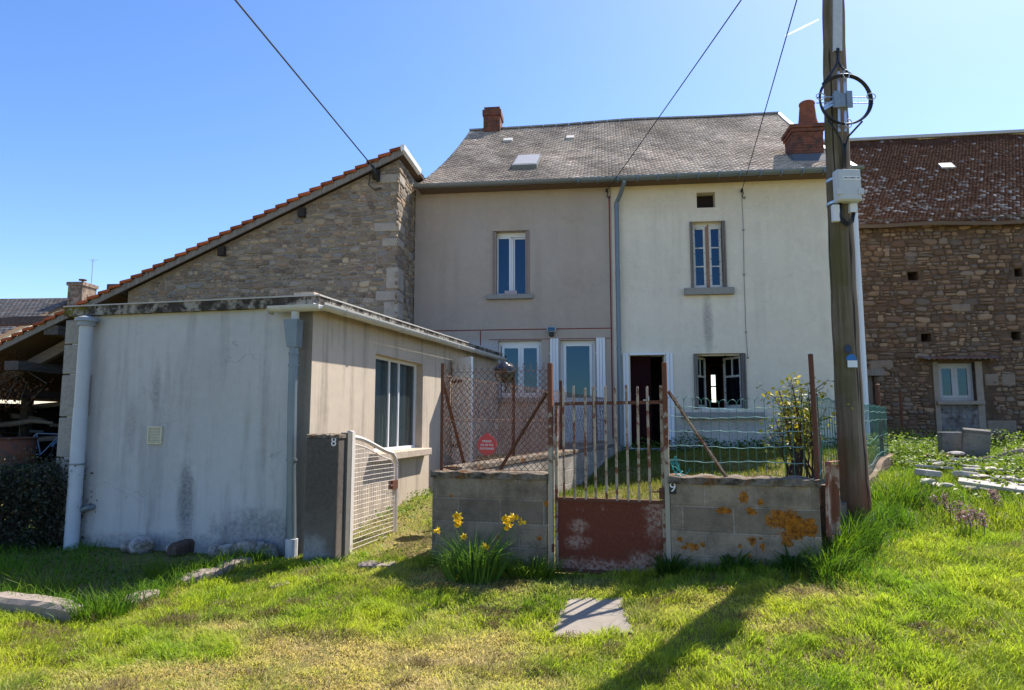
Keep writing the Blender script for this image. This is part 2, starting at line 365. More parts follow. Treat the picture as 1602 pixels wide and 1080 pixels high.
# ------------------------------------------------------------------ fast meshes for tiles, blades and leaves
def fastmesh(name, V, loops, starts, totals, mat, tint=None, kind=None, parent=None, smooth=False):
    me = bpy.data.meshes.new(name); V = np.asarray(V, np.float32)
    me.vertices.add(len(V)); me.vertices.foreach_set('co', V.ravel())
    me.loops.add(len(loops)); me.loops.foreach_set('vertex_index', np.asarray(loops, np.int32))
    me.polygons.add(len(starts)); me.polygons.foreach_set('loop_start', np.asarray(starts, np.int32)); me.polygons.foreach_set('loop_total', np.asarray(totals, np.int32))
    if smooth: me.polygons.foreach_set('use_smooth', np.ones(len(starts), bool))
    me.update(calc_edges=True)
    if tint is not None:
        a = me.attributes.new('tint', 'FLOAT_COLOR', 'POINT'); a.data.foreach_set('color', np.concatenate([tint, np.ones((len(tint), 1))], 1).astype(np.float32).ravel())
    me.materials.append(mat); o = bpy.data.objects.new(name, me); COL.objects.link(o)
    if kind: o['kind'] = kind
    if parent: o.parent = parent
    return o
def bladearrays(P, h, wd, az, lean, col, face=None):
    N = len(P); face = RNG.uniform(0, 2*np.pi, N) if face is None else face
    S = np.stack([np.cos(face), np.sin(face), np.zeros(N)], 1) * (wd/2)[:, None]
    D = np.stack([np.cos(az), np.sin(az), np.zeros(N)], 1)
    up = np.array([0, 0, 1.0])
    mid = P + D*(lean*h*.32)[:, None] + up*(h*.6*np.sqrt(np.clip(1-(lean*.5)**2, .1, 1)))[:, None]
    tip = P + D*(lean*h*.95)[:, None] + up*(h*np.sqrt(np.clip(1-(lean*.85)**2, .04, 1)))[:, None]
    V = np.stack([P-S, P+S, mid-S*.8, mid+S*.8, tip], 1).reshape(-1, 3)
    b = np.arange(N)[:, None]*5
    L = (b + np.array([0, 1, 3, 2, 2, 3, 4])).ravel()
    st = (np.arange(N)[:, None]*7 + np.array([0, 4])).ravel(); to = np.tile([4, 3], N)
    T = np.repeat(col, 5, 0)
    return V, L, st, to, T
def blades(name, P, h, wd, az, lean, col, mat, **k):
    V, L, st, to, T = bladearrays(P, h, wd, az, lean, col); return fastmesh(name, V, L, st, to, mat, T, **k)
def leafarrays(C, size, col, flat=.5):
    """small folded oval leaves: two quads each, random direction"""
    N = len(C); a = RNG.uniform(0, 2*np.pi, N); t = RNG.normal(0, flat, N)
    d = np.stack([np.cos(a)*np.cos(t), np.sin(a)*np.cos(t), np.sin(t)], 1)
    r = RNG.normal(0, 1, (N, 3)); r[:, 2] *= flat; s = np.cross(d, np.array([0, 0, 1.0]) + .6*r); s /= np.linalg.norm(s, axis=1)[:, None] + 1e-6
    n = np.cross(s, d); L_ = size[:, None]
    V = np.stack([C, C + d*L_*.5 + s*L_*.3 + n*L_*.10, C + d*L_, C + d*L_*.5 - s*L_*.3 + n*L_*.10, C + d*L_*.5], 1).reshape(-1, 3)
    b = np.arange(N)[:, None]*5
    loops = (b + np.array([0, 1, 2, 4, 0, 4, 2, 3])).ravel(); st = np.arange(2*N)*4; to = np.full(2*N, 4)
    return V, loops, st, to, np.repeat(col, 5, 0)
def leaves(name, C, size, col, mat, flat=.5, **k):
    return fastmesh(name, *leafarrays(C, size, col, flat)[:4], mat, np.repeat(col, 5, 0), **k)
def tiles(name, surf, rows, cols, th, jit, colfn, mat, parent, drop=0.0, over=1.25):
    """individually laid tiles over surf(s, t) -> point; s along the eave, t up the slope"""
    V = []; T = []; n = 0
    up = np.array([0, 0, 1.0])
    for j in range(rows):
        for i in range(cols):
            if RNG.random() < drop: continue
            off = .5/cols if j % 2 else 0
            s0, s1 = i/cols + off - .5/cols + .0015*RNG.random(), (i+1)/cols + off - .5/cols - .0015*RNG.random()
            s0, s1 = max(0, s0), min(1, s1)
            if s1 <= s0: continue
            t0, t1 = j/rows - .10/rows*RNG.random()*jit, (j+over)/rows
            t1 = min(t1, 1.0)
            a, b, c, d = [np.array(surf(s, t)) for s, t in ((s0, t0), (s1, t0), (s1, t1), (s0, t1))]
            k1, k2 = th*(1 + jit*RNG.random()), th*(1 + jit*RNG.random())
            a0, b0 = a.copy(), b.copy(); a = a + up*k1; b = b + up*k2; c = c + up*th*.15; d = d + up*th*.15
            V += [a0, b0, b, a, c, d]; T += [colfn((s0+s1)/2, (j+.5)/rows)]*6; n += 1
    b = np.arange(n)[:, None]*6
    L = (b + np.array([0, 1, 2, 3, 3, 2, 4, 5, 0, 3, 5, 1, 4, 2])).ravel()
    st = (np.arange(n)[:, None]*14 + np.array([0, 4, 8, 11])).ravel(); to = np.tile([4, 4, 3, 3], n)
    return fastmesh(name, np.array(V), L, st, to, mat, np.array(T), parent=parent)
def tintmat(name, rough=.85, moss=None, lo=.5, hi=.6, sc=3, amt=.6, bump=.4, spec=.15):
    m = Mat(name, rough, spec); a = m.n('ShaderNodeAttribute'); a.attribute_name = 'tint'; c = a.outputs['Color']
    c = m.mix(m.math('MULTIPLY', m.mask(m.noise(45, 5, .7), .4, .7), .4), c, (.05, .045, .04))
    if moss: c = m.mix(m.math('MULTIPLY', m.mask(m.noise(sc, 6, .65), lo, hi), amt), c, moss)
    m.color(c); m.bump(m.noise(50, 5, .7), bump, .012); return m.m
def ring(mb, u0, u1, z0, z1, wd, v0, v1):
    mb.box((u0, v0, z0), (u0+wd, v1, z1)); mb.box((u1-wd, v0, z0), (u1, v1, z1))
    mb.box((u0+wd, v0+.001, z0), (u1-wd, v1-.001, z0+wd)); mb.box((u0+wd, v0+.001, z1-wd), (u1-wd, v1-.001, z1)); return mb
def on_ground(px, py):
    d = ray(px, py)
    Ys = np.linspace(2.5, 40, 6000); X = d[0]/d[1]*Ys; Z = CAM_Z + d[2]/d[1]*Ys; g = ground_z(X, Ys)
    k = int(np.argmax(Z <= g)); return Vector((X[k], Ys[k], g[k]))
# ------------------------------------------------------------------ the ground
def axis(a, b, fine, lo, hi, n):
    f = np.arange(lo, hi+1e-6, fine); g = np.geomspace(1, 1+abs(b-hi), n) - 1; h = np.geomspace(1, 1+abs(lo-a), n) - 1
    return np.unique(np.concatenate([lo-h, f, hi+g]))
gx = axis(-3000, 3000, .06, -8.5, 11, 26); gy = axis(-3000, 6000, .06, 1.5, 18, 26)
XX, YY = np.meshgrid(gx, gy); ZZ = ground_z(XX, YY)
nx, ny = len(gx), len(gy); idx = np.arange(nx*ny).reshape(ny, nx)
Q = np.stack([idx[:-1,:-1], idx[:-1,1:], idx[1:,1:], idx[1:,:-1]], -1).reshape(-1, 4)
gm = Mat('ground_turf', .95, .1)
f1 = gm.noise(.9, 6, .6); f2 = gm.noise(6, 6, .7)
gc = gm.mix(gm.mask(f1, .38, .62), (.14, .155, .03), (.24, .19, .075)); gc = gm.mix(gm.mask(f2, .42, .68), gc, (.15, .105, .055))
gm.color(gc); gm.bump(gm.noise(25, 6, .7), .8, .03)
ground = fastmesh('ground', np.stack([XX, YY, ZZ], -1).reshape(-1, 3), Q.ravel(), np.arange(len(Q))*4, np.full(len(Q), 4), gm.m, kind='structure', smooth=True)
# ------------------------------------------------------------------ HOUSE
house = empty('house', H.o, th_h, 'two storey house, left half rendered taupe and right half cream, under one slate roof', 'house')
TAUPE = (.46, .375, .30); CREAM = (.78, .69, .55)
usplit = H.px(958, 420)[0]
def hole(x0, x1, y0, y1):
    a, d = H.px(x0, (y0+y1)/2)[0], H.px((x0+x1)/2, y0)[1]; b, c = H.px(x1, (y0+y1)/2)[0], H.px((x0+x1)/2, y1)[1]
    return (a, b, c, d)
hA = hole(770, 828, 361, 463); hB = hole(1080, 1136, 346, 451); hC = hole(1090, 1119, 301, 325)
hD = hole(779, 847, 533, 622); hE = hole(877, 932, 532, 693); hF = hole(987, 1041, 556, 701); hG = hole(1086, 1168, 553, 641)
WT = .42
zt = 6.20
mt = plaster('taupe_render', TAUPE, (.24, .20, .17), .2, .42, cracks=.5, stains=[
    (hA[0]-.45, hA[3]-.1, .45, .55, .6, .5, .40, (.47,.42,.38)), (hA[1]+.35, hA[3]-.5, .55, .9, .6, .5, .40, (.47,.42,.38)),
    (2.6, 5.0, .5, 1.6, .6, .5, .3, (.45,.41,.37)), (-.5, 1.9, 1.6, .55, .15, .25, .75, (.52,.52,.54))]).m
mc = plaster('cream_render', CREAM, (.42, .37, .29), .2, .16, courses=.25, cracks=.45, stains=[
    ((hB[0]+hB[1])/2-.05, hB[2]-.75, .10, .60, .5, .5, .8, (.25,.23,.21)), (4.9, .45, 1.55, .42, .3, .9, .75, (.21,.22,.24)), (4.6, -.2, 3, .3, .4, .7, .5, (.27,.27,.27)), (3.9, 5.6, 3, .35, .5, .6, .35, (.62,.50,.34)),
    (6.6, .9, .8, .5, .5, .9, .35, (.4,.39,.38))]).m
MB().panel(hl_u, usplit, -.6, zt, [hA, hD, hE], 0, WT, ends=False).build('wall', mt, house)
MB().panel(usplit, hr_u, -.6, zt, [hB, hC, hF, hG], .006, WT, ends=True).build('wall', mc, house)
VR, ER = 6.4, -.36
rp = [H.px(735, 205, VR), H.px(880, 196.5, VR), H.px(985, 188.5, VR), H.px(1100, 184, VR), H.px(1217, 178, VR)]
el = H.px(652, 290, ER); er = H.px(1336, 262, ER)
def roof_pt(s, t):
    ue = el[0] + (er[0]-el[0])*s; ze = el[1] + (er[1]-el[1])*s
    q = s*(len(rp)-1); k = min(int(q), len(rp)-2); f = q-k
    # ridge samples are not evenly spaced: interpolate by u
    ur = rp[0][0] + (rp[-1][0]-rp[0][0])*s
    zr = float(np.interp(ur, [a[0] for a in rp], [a[1] for a in rp]))
    sag = -.16*math.sin(math.pi*t)*(.75 + .35*math.sin(5.2*s+.6)) + .025*math.sin(9*s)*math.sin(6*t)
    return (ue + (ur-ue)*t, ER + (VR-ER)*t, ze + (zr-ze)*t + sag)
def under(mb, surf, n, m, th):
    V = [surf(i/n, j/m) for j in range(m+1) for i in range(n+1)]
    N = len(V); V2 = [(a, b, c - th) for a, b, c in V]
    F = []
    for j in range(m):
        for i in range(n):
            a = j*(n+1)+i; F += [(a, a+1, a+n+2, a+n+1), (a+N, a+n+1+N, a+n+2+N, a+1+N)]
    for i in range(n): F += [(i, i+N, i+1+N, i+1), (m*(n+1)+i, m*(n+1)+i+1, m*(n+1)+i+1+N, m*(n+1)+i+N)]
    for j in range(m): F += [(j*(n+1), (j+1)*(n+1), (j+1)*(n+1)+N, j*(n+1)+N), (j*(n+1)+n, j*(n+1)+n+N, (j+1)*(n+1)+n+N, (j+1)*(n+1)+n)]
    return mb.add(V + V2, F)
ROOFUNDER = plain('roof_boards', (.16, .11, .075), .9, .1)
roof = under(MB(), lambda s, t: (lambda p: (p[0], p[1], p[2]-.012))(roof_pt(s, t)), 24, 10, .09).build('roof', ROOFUNDER, house)
def slatecol(s, t):
    p = vnoise(np.array([s*11+t*3]), np.array([t*3.2]), 1.0, 5, 4)[0]; b = (.25 + .36*np.clip((p-.25)*1.6, 0, 1))*(.75 + .45*RNG.random())
    wrm = .3 + .7*vnoise(np.array([s*6]), np.array([t*5]), 1.0, 9)[0]
    k = np.array([b*(1.14+.22*wrm), b*(.94+.07*wrm), b*(.75-.06*wrm)])
    if RNG.random() < .02: k *= 1.6
    return k
tiles('slates', roof_pt, 66, 58, .006, 1.6, slatecol, tintmat('slate', .85, (.17, .125, .095), .52, .64, 1.7, .6, .6, .12), roof)
# back slope and gables
rb = [(rp[0][0], VR, rp[0][1]), (rp[-1][0], VR, rp[-1][1])]
mb = MB(); q = [(rp[0][0], VR, rp[0][1]-.02), (rp[-1][0], VR, rp[-1][1]-.02), (er[0], 2*VR+.3, el[1]-.2), (el[0], 2*VR+.3, el[1]-.2)]
mb.hexa([(a, b, c-.1) for a, b, c in q] + q).build('roof', plain('back_slates', (.2,.18,.16)), house)
mb = MB(); g = [(WT, -.6), (2*VR-.1, -.6), (2*VR-.1, el[1]-.35), (VR, rp[0][1]-.2), (WT, el[1]+.02)]
mb.prism(g, hl_u+.02, hl_u+.36, 'u').build('wall', mt, house)
g2 = [(WT+.008, -.6), (2*VR-.1, -.6), (2*VR-.1, el[1]-.35), (VR, rp[-1][1]-.25), (WT+.008, el[1]+.02)]
MB().prism(g2, hr_u-.36, hr_u-.002, 'u').build('wall', mc, house)
bw0, bw1 = H.px(1109, 608, 12.6), H.px(1125, 608, 12.6)
VB = 6.0; a0, a1 = H.px(1110, 584, VB), H.px(1124, 632, VB)
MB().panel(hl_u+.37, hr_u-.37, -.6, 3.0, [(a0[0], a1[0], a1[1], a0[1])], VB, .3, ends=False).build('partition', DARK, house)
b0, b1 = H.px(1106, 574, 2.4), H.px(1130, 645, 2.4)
MB().panel(hl_u+.37, hr_u-.37, -.6, 2.6, [(b0[0], b1[0], b1[1]-.6, b0[1])], 2.4, .12, ends=False).build('partition', DARK, house)  # dark partition put in so the room behind the openings looks unlit
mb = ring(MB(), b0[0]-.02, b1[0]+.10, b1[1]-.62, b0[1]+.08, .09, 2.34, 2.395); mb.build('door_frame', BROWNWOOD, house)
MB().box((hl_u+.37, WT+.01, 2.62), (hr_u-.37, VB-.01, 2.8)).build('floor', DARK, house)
bx_ = H.px(1110, 632, 2*VR-.4); cx_ = H.px(1125, 583, 2*VR-.4)
MB().panel(hl_u+.37, hr_u-.37, -.6, el[1]-.4, [(bx_[0]-.6, cx_[0]+.6, bx_[1]-.6, cx_[1]+.6)], 2*VR-.4, .3, ends=False).build('wall', mc, house)
mb = ring(MB(), a0[0], a1[0], a1[1], a0[1], .05, VB+.05, VB+.1); mb.box((a0[0]+.05, VB+.06, a0[1]-.42), (a1[0]-.05, VB+.09, a0[1]-.38)); mb.build('window', WHITEWOOD, house)
MB().box((a0[0], VB+.305, a1[1]-.6), (a1[0], VB+.31, a0[1]+.3))
# gutter, downpipe
def halfround(mb, p, q, r, n=10, th=.006, side=None):
    p, q = Vector(p), Vector(q); d = (q-p).normalized(); s_ = d.cross(Vector((0,0,1))).normalized()
    prof = [(r*math.cos(math.pi + math.pi*k/n), r*math.sin(math.pi + math.pi*k/n)) for k in range(n+1)]
    prof += [((r-th)*math.cos(2*math.pi - math.pi*k/n), (r-th)*math.sin(2*math.pi - math.pi*k/n)) for k in range(n+1)]
    V = [p + s_*a + Vector((0,0,b)) for a, b in prof] + [q + s_*a + Vector((0,0,b)) for a, b in prof]
    m = len(prof); return mb.add(V, [(i, m+i, m+(i+1)%m, (i+1)%m) for i in range(m)] + [tuple(range(m)), tuple(range(2*m-1, m-1, -1))])
mb = MB(); um = H.px(905, 287)[0]
halfround(mb, (el[0]-.05, ER-.07, el[1]-.02), (um, ER-.07, el[1]-.03+(er[1]-el[1])*.36), .085); mb.build('gutter', DARKZINC, house)
mb = MB(); halfround(mb, (um-.04, ER-.072, el[1]-.035+(er[1]-el[1])*.36), (er[0]+.15, ER-.072, er[1]-.02), .088)
for k in range(14): 
    uu = um + (er[0]-um)*k/13.5; zz = el[1]-.03+(er[1]-el[1])*(.36+.64*k/13.5); mb.box((uu-.012, ER-.165, zz-.10), (uu+.012, ER+.01, zz+.008))
mb.build('gutter', ZINC, house)
MB().box((el[0]+.02, ER+.02, el[1]-.10), (er[0]-.02, 0.0, el[1]-.06)).build('soffit', ROOFUNDER, house)
up_ = H.px(966, 420)[0]
mb = MB(); mb.tube([(up_+.16, ER-.07, el[1]-.02), (up_+.16, ER-.06, el[1]-.16), (up_+.08, -.22, el[1]-.36), (up_, -.09, el[1]-.5), (up_, -.09, 3.5), (up_, -.09, -.3)], .05, 10)
for z in (5.4, 3.9, 2.2, .9): mb.tube([(up_, -.09, z), (up_, -.09, z+.05)], .056, 10); mb.box((up_-.02, -.06, z), (up_+.02, .02, z+.04))
mb.build('downpipe', ZINC, house, smooth=False)
uw = H.px(1343, 500)[0]
mb = MB(); mb.tube([(uw+.03, -.06, 6.0), (uw+.03, -.06, -.2)], .055, 10); mb.build('downpipe', WHITE, house)['label'] = 'white plastic downpipe at the right corner'
# red chalk lines and the old lightning cable
RED = plain('red_line_paint', (.20, .018, .022), .7, .2, var=.1)
z1 = H.px(800, 516)[1]; z2 = H.px(900, 530)[1]
mb = MB(); mb.box((hl_u+.05, -.006, z1-.010), (usplit-.05, .001, z1+.010)); mb.box((usplit-.058, -.006, .3), (usplit-.034, .001, el[1]-.3))
mb.box((H.px(765,530)[0], -.004, z2-.007), (usplit-.066, .001, z2+.007)); mb.box((H.px(751,525)[0], -.0035, z2-.12), (H.px(752.5,525)[0], .001, z1-.017)); mb.build('painted_line', RED, house)
c0 = [H.px(1160, 300), H.px(1163, 360), H.px(1164, 430), H.px(1167, 520), H.px(1170, 560)]
mb = MB(); mb.tube([(a, -.006, b) for a, b in c0], .006, 5)
for a, b in c0: mb.box((a-.02, -.02, b-.015), (a+.02, .012, b+.015))
mb.build('wall_cable', plain('grey_cable', (.22,.22,.2)), house)
# windows
def wframe(h, v, wd, mat, leaf=True, d=.06):
    return ring(MB(), h[0], h[1], h[2], h[3], wd, v, v+d)
def sill(x0, x1, y0, y1, parent, d=.10, name='sill'):
    a, t = H.px(x0, y0); b, u = H.px(x1, y1); return MB().box((a, -d, u), (b, .1, t)).build(name, GRANITE, parent, bevel=.008)
def wopen(hole_, name, label=None):
    o_ = name; return o_
# A: taupe upper window, white pvc, two leaves, right one ajar, folded shutters in the reveal
fr = wframe(hA, .20, .045, WHITE); um_ = (hA[0]+hA[1])/2 - .02
iz0, iz1 = hA[2]+.045, hA[3]-.045 - .06
fr.box((hA[0]+.045, .202, iz1), (hA[1]-.045, .258, hA[3]-.045))
ring(fr, hA[0]+.085, um_, iz0+.003, iz1, .036, .175, .23)
fr.hexa([(um_+.0,.21,iz0), (um_+.05,.20,iz0), (um_+.05,.25,iz0), (um_,.26,iz0), (um_,.21,iz1-.02), (um_+.05,.20,iz1-.02), (um_+.05,.25,iz1-.02), (um_,.26,iz1-.02)])
ring(fr, um_+.055, hA[1]-.07, iz0+.004, iz1-.004, .036, .24, .29)
winA = fr.build('window', WHITE, house)
MB().box((hA[0]+.118, .20, iz0+.036), (um_-.033, .208, iz1-.033)).build('pane', GLASS, winA)
MB().box((um_+.088, .262, iz0+.037), (hA[1]-.103, .27, iz1-.037)).build('pane', GLASS, winA)
SHUT = rusty('faded_brown_shutter', (.34,.26,.22), (.20,.13,.10), .3, .42, 20)
def folded(h, win, mat, wd=.085, d=.30):
    for sgn, e in ((1, h[0]), (-1, h[1])):
        mb = MB()
        for k in range(3): mb.box((e+sgn*(.004+k*.03), -.03+.012*k, h[2]+.012), (e+sgn*(.028+k*.03), .165, h[3]-.012-.01*k))
        for z in (.18, .5, .82):
            zz = h[2]+(h[3]-h[2])*z; mb.box((e+sgn*.03, -.045, zz-.03), (e+sgn*.05, -.028, zz+.03))
        mb.build('shutter', mat, win)
folded(hA, winA, SHUT)
sill(762, 834, 462.5, 468, winA)
bx = empty('window_box', H.w(um_+.02, .06, hA[2]+.005), th_h, 'small pale cardboard box lying on the sill of the taupe wall upstairs window', 'box')
MB().box((-.14, -.05, 0), (.14, .06, .115)).build('carton', plain('pale_carton', (.45,.36,.36), .8, .2), bx, bevel=.003)
# B: cream upper window with six panes
fr = wframe(hB, .16, .035, WHITEWOOD); um_ = (hB[0]+hB[1])/2
gl = []
for (a, b) in ((hB[0]+.075, um_-.03), (um_+.04, hB[1]-.075)):
    ring(fr, a, b, hB[2]+.04, hB[3]-.10, .05, .13, .18); zs = np.linspace(hB[2]+.09, hB[3]-.15, 4)
    for z in zs[1:3]: fr.box((a+.05, .135, z-.014), (b-.05, .175, z+.014))
    for k in range(3): gl.append((a+.045, b-.045, zs[k]+.01, zs[k+1]-.01))
fr.box((hB[0]+.035, .15, hB[3]-.10), (hB[1]-.035, .19, hB[3]-.036))
winB = fr.build('window', WHITEWOOD, house)
for a, b, c, d in gl: MB().box((a, .150, c), (b, .156, d)).build('pane', GLASS, winB)
MB().box((um_-.028, .11, hB[2]+.05), (um_+.038, .17, hB[3]-.102)).build('mullion', wood('bare_wood', (.24,.13,.08), (.36,.22,.15)), winB)
for sgn, e in ((1, hB[0]), (-1, hB[1])):
    mb = MB()
    for k in range(2): mb.box((e+sgn*(.004+k*.032), -.04+.02*k, hB[2]+.01), (e+sgn*(.03+k*.032), .125, hB[3]-.02))
    mb.build('shutter', GREYWOOD, winB)
sill(1070, 1148, 452, 461, winB)
# C: attic hole, near-black sheet set in for the shade inside
mb = MB(); mb.box((hC[0]+.01, .25, hC[2]+.01), (hC[1]-.01, .27, hC[3]-.01)); mb.build('attic_hole_sheet', DARK, house)
# D: taupe lower window
fr = wframe(hD, .14, .045, WHITE); um_ = hD[0] + (hD[1]-hD[0])*.5
fr.box((hD[0]+.045, .142, hD[3]-.10), (hD[1]-.045, .198, hD[3]-.045))
ring(fr, hD[0]+.07, um_+.015, hD[2]+.045, hD[3]-.10, .06, .115, .17); ring(fr, um_+.02, hD[1]-.05, hD[2]+.046, hD[3]-.101, .06, .116, .17)
winD = fr.build('window', WHITE, house)
MB().box((hD[0]+.13, .135, hD[2]+.1), (um_-.04, .142, hD[3]-.16)).build('pane', GLASS, winD)
MB().box((um_+.08, .135, hD[2]+.1), (hD[1]-.11, .142, hD[3]-.16)).build('pane', GLASS, winD)
sill(772, 853, 622.5, 630, winD)
# E: white glazed door and its folded white shutters
fr = wframe(hE, .14, .06, WHITE); zr = H.px(905, 622)[1]; pa, pb = H.px(886, 580)[0], H.px(926, 580)[0]
ring(fr, hE[0]+.065, hE[1]-.065, hE[2]+.03, hE[3]-.065, .06, .11, .17); fr.box((pa, .115, hE[2]+.09), (pb, .165, zr))
doorE = fr.build('door', WHITE, house)
doorE['label'] = 'white glazed door of the taupe half'
MB().box((pa-.01, .135, zr), (pb+.01, .142, hE[3]-.12)).build('pane', GLASS, doorE)
mb = MB(); uh = pa-.06; mb.box((uh-.02, .09, .95), (uh+.02, .11, 1.15)); mb.bar((uh, .07, 1.08), (uh+.12, .07, 1.08), .02, .02); mb.build('handle', STEEL, doorE)
def slatshutter(x0, x1, y0, y1, parent, v=-.045, n=3):
    a, t = H.px(x0, y0); b, u = H.px(x1, y1); mb = MB(); wdt = (b-a)/n
    for k in range(n): mb.box((a+k*wdt+.004, v, u), (a+(k+1)*wdt-.004, v+.035, t))
    for z in (.15, .5, .85): mb.box((a-.008, v-.006, u+(t-u)*z-.02), (a+.03, v+.036, u+(t-u)*z+.02))
    return mb.build('shutter', WHITE, parent)
slatshutter(860.5, 875, 530, 690, doorE); slatshutter(932.5, 949, 529, 690, doorE)
# F: dark door, half open, with white side shutters
fr = MB(); fr.box((hF[0]-.02, -.05, hF[3]+.002), (hF[1]+.02, .02, hF[3]+.05)); fr.box((hF[0]-.06, -.14, hF[2]-.06), (hF[1]+.16, .4, hF[2]))
fr.build('door_frame', WHITE, house)
BURG = wood('burgundy_paint', (.014,.003,.004), (.03,.006,.007)); um_ = hF[0]+(hF[1]-hF[0])*.62
mb = MB(); mb.box((hF[0]+.01, .20, hF[2]+.01), (um_, .245, hF[3]-.01))
for (z0_, z1_) in ((.12, .42), (.50, .93)):
    for (c0_, c1_) in ((.08, .45), (.55, .92)):
        ring(mb, hF[0]+(um_-hF[0])*c0_, hF[0]+(um_-hF[0])*c1_, hF[2]+(hF[3]-hF[2])*z0_, hF[2]+(hF[3]-hF[2])*z1_, .025, .185, .1995)
doorF = mb.build('door', BURG, house); doorF['label'] = 'dark burgundy door standing half open'
mb = MB(); mb.box((um_-.09, .17, 1.02), (um_-.05, .1995, 1.2)); mb.bar((um_-.07, .15, 1.12), (um_-.18, .15, 1.12), .018, .018); mb.build('handle', STEEL, doorF)
slatshutter(974, 986, 553, 702, doorF, n=2); slatshutter(1041.5, 1056, 553, 700, doorF, n=2)
# G: lower cream window, both leaves swung out of the way
fr = wframe(hG, .16, .04, WHITEWOOD); winG = fr.build('window', WHITEWOOD, house)
def leaf(u_h, dirx, dv, z0_, z1_, wdt, parent, v_h=.15):
    a = Vector((u_h, v_h, 0)); d = Vector((dirx, dv, 0)).normalized(); nrm = Vector((-d.y, d.x, 0))*.02
    mb = MB()
    def q(s0, s1, c, e): 
        P = [a+d*s0-nrm, a+d*s1-nrm, a+d*s1+nrm, a+d*s0+nrm]; mb.hexa([(p.x, p.y, c) for p in P] + [(p.x, p.y, e) for p in P])
    q(0, .05, z0_, z1_); q(wdt-.05, wdt, z0_, z1_); q(.05, wdt-.05, z0_, z0_+.07); q(.05, wdt-.05, z1_-.05, z1_)
    zm = z0_+(z1_-z0_)*.62; q(.05, wdt-.05, zm-.02, zm+.02); q(wdt/2-.012, wdt/2+.012, zm+.02, z1_-.05)
    o_ = mb.build('window_leaf', WHITEWOOD, parent)
    mb = MB(); n2 = nrm*.12
    for (c, e) in ((z0_+.07, zm-.02), (zm+.02, z1_-.05)):
        P = [a+d*.045-n2, a+d*(wdt-.045)-n2, a+d*(wdt-.045)+n2, a+d*.045+n2]; mb.hexa([(p.x, p.y, c) for p in P] + [(p.x, p.y, e) for p in P])
    mb.build('pane', GLASS_SEE, o_); return o_
leaf(hG[0]+.05, .55, .9, hG[2]+.04, hG[3]-.04, .56, winG, .22); leaf(hG[1]-.05, -.55, .95, hG[2]+.04, hG[3]-.04, .56, winG, .22)
for sgn, e in ((1, hG[0]), (-1, hG[1])):
    mb = MB()
    for k in range(3): mb.box((e+sgn*(.004+k*.03), -.05+.03*k, hG[2]+.01), (e+sgn*(.028+k*.03), .15, hG[3]-.02))
    mb.build('shutter', GREYWOOD, winG)
sill(1066, 1195, 645.5, 655.5, winG, .12)
# wall lamp
u0, z0 = H.px(863, 519)
lampo = empty('wall_lamp', H.w(u0, 0, z0-.08), th_h, 'grey outdoor floodlight fixed above the white glazed door', 'lamp')
MB().box((-.10, -.14, .06), (.10, -.05, .17)).build('housing', plain('lamp_grey', (.42,.45,.44)), lampo, bevel=.01)
MB().box((-.08, -.146, .075), (.08, -.141, .155)).build('lens', GLASS, lampo)
mb = MB(); mb.box((-.05, -.11, -.02), (.05, -.0, .058)); mb.cyl((0, -.08, -.045), (0, -.08, -.02), .04, 12); mb.build('sensor', BLACK, lampo)
# roof furniture
def brick(name, base, mortar, bw=.22, rh=.065):
    m = Mat(name, .9, .15); x = m.xyz(); b = m.n('ShaderNodeTexBrick'); b.inputs['Scale'].default_value = 1
    b.inputs['Brick Width'].default_value = bw; b.inputs['Row Height'].default_value = rh; b.inputs['Mortar Size'].default_value = .007
    b.inputs['Color1'].default_value = (*base, 1); b.inputs['Color2'].default_value = (*[c*.6 for c in base], 1); b.inputs['Mortar'].default_value = (*mortar, 1)
    m.l(m.comb(m.math('ADD', x[0], x[1]), x[2]), b.inputs['Vector'])
    c = m.mix(m.mask(m.noise(6, 6, .7), .42, .66), b.outputs['Color'], (.075, .048, .04)); m.color(c); m.bump(b.outputs['Fac'], -.5, .01); return m.m
BRICK = brick('red_brick', (.27, .080, .046), (.20, .135, .10))
def roof_t(u, px, py):   # where a line of sight meets the front slope
    best = None
    for k in range(400):
        t = k/399; s = .5
        for _ in range(6):
            v = ER + (VR-ER)*t; a, z = H.px(px, py, v); ue = el[0]+(rp[0][0]-el[0])*t; ub = er[0]+(rp[-1][0]-er[0])*t; s = (a-ue)/(ub-ue)
        p = roof_pt(min(max(s, 0), 1), t); e = abs(p[2]-z)
        if best is None or e < best[0]: best = (e, s, t, p)
    return best
# left chimney on the ridge
v_ = VR; a, zb = H.px(757, 203, v_); b, ztp = H.px(786, 172, v_)
mb = MB(); mb.box((a+.03, v_-.3, zb-.6), (b-.04, v_+.3, ztp-.32)); mb.box((a, v_-.34, ztp-.32), (b, v_+.34, ztp-.12)); mb.box((a+.05, v_-.28, ztp-.12), (b-.05, v_+.28, ztp-.01))
ch = mb.build('chimney', BRICK, house, bevel=.01); ch['label'] = 'small red brick chimney stack on the ridge'
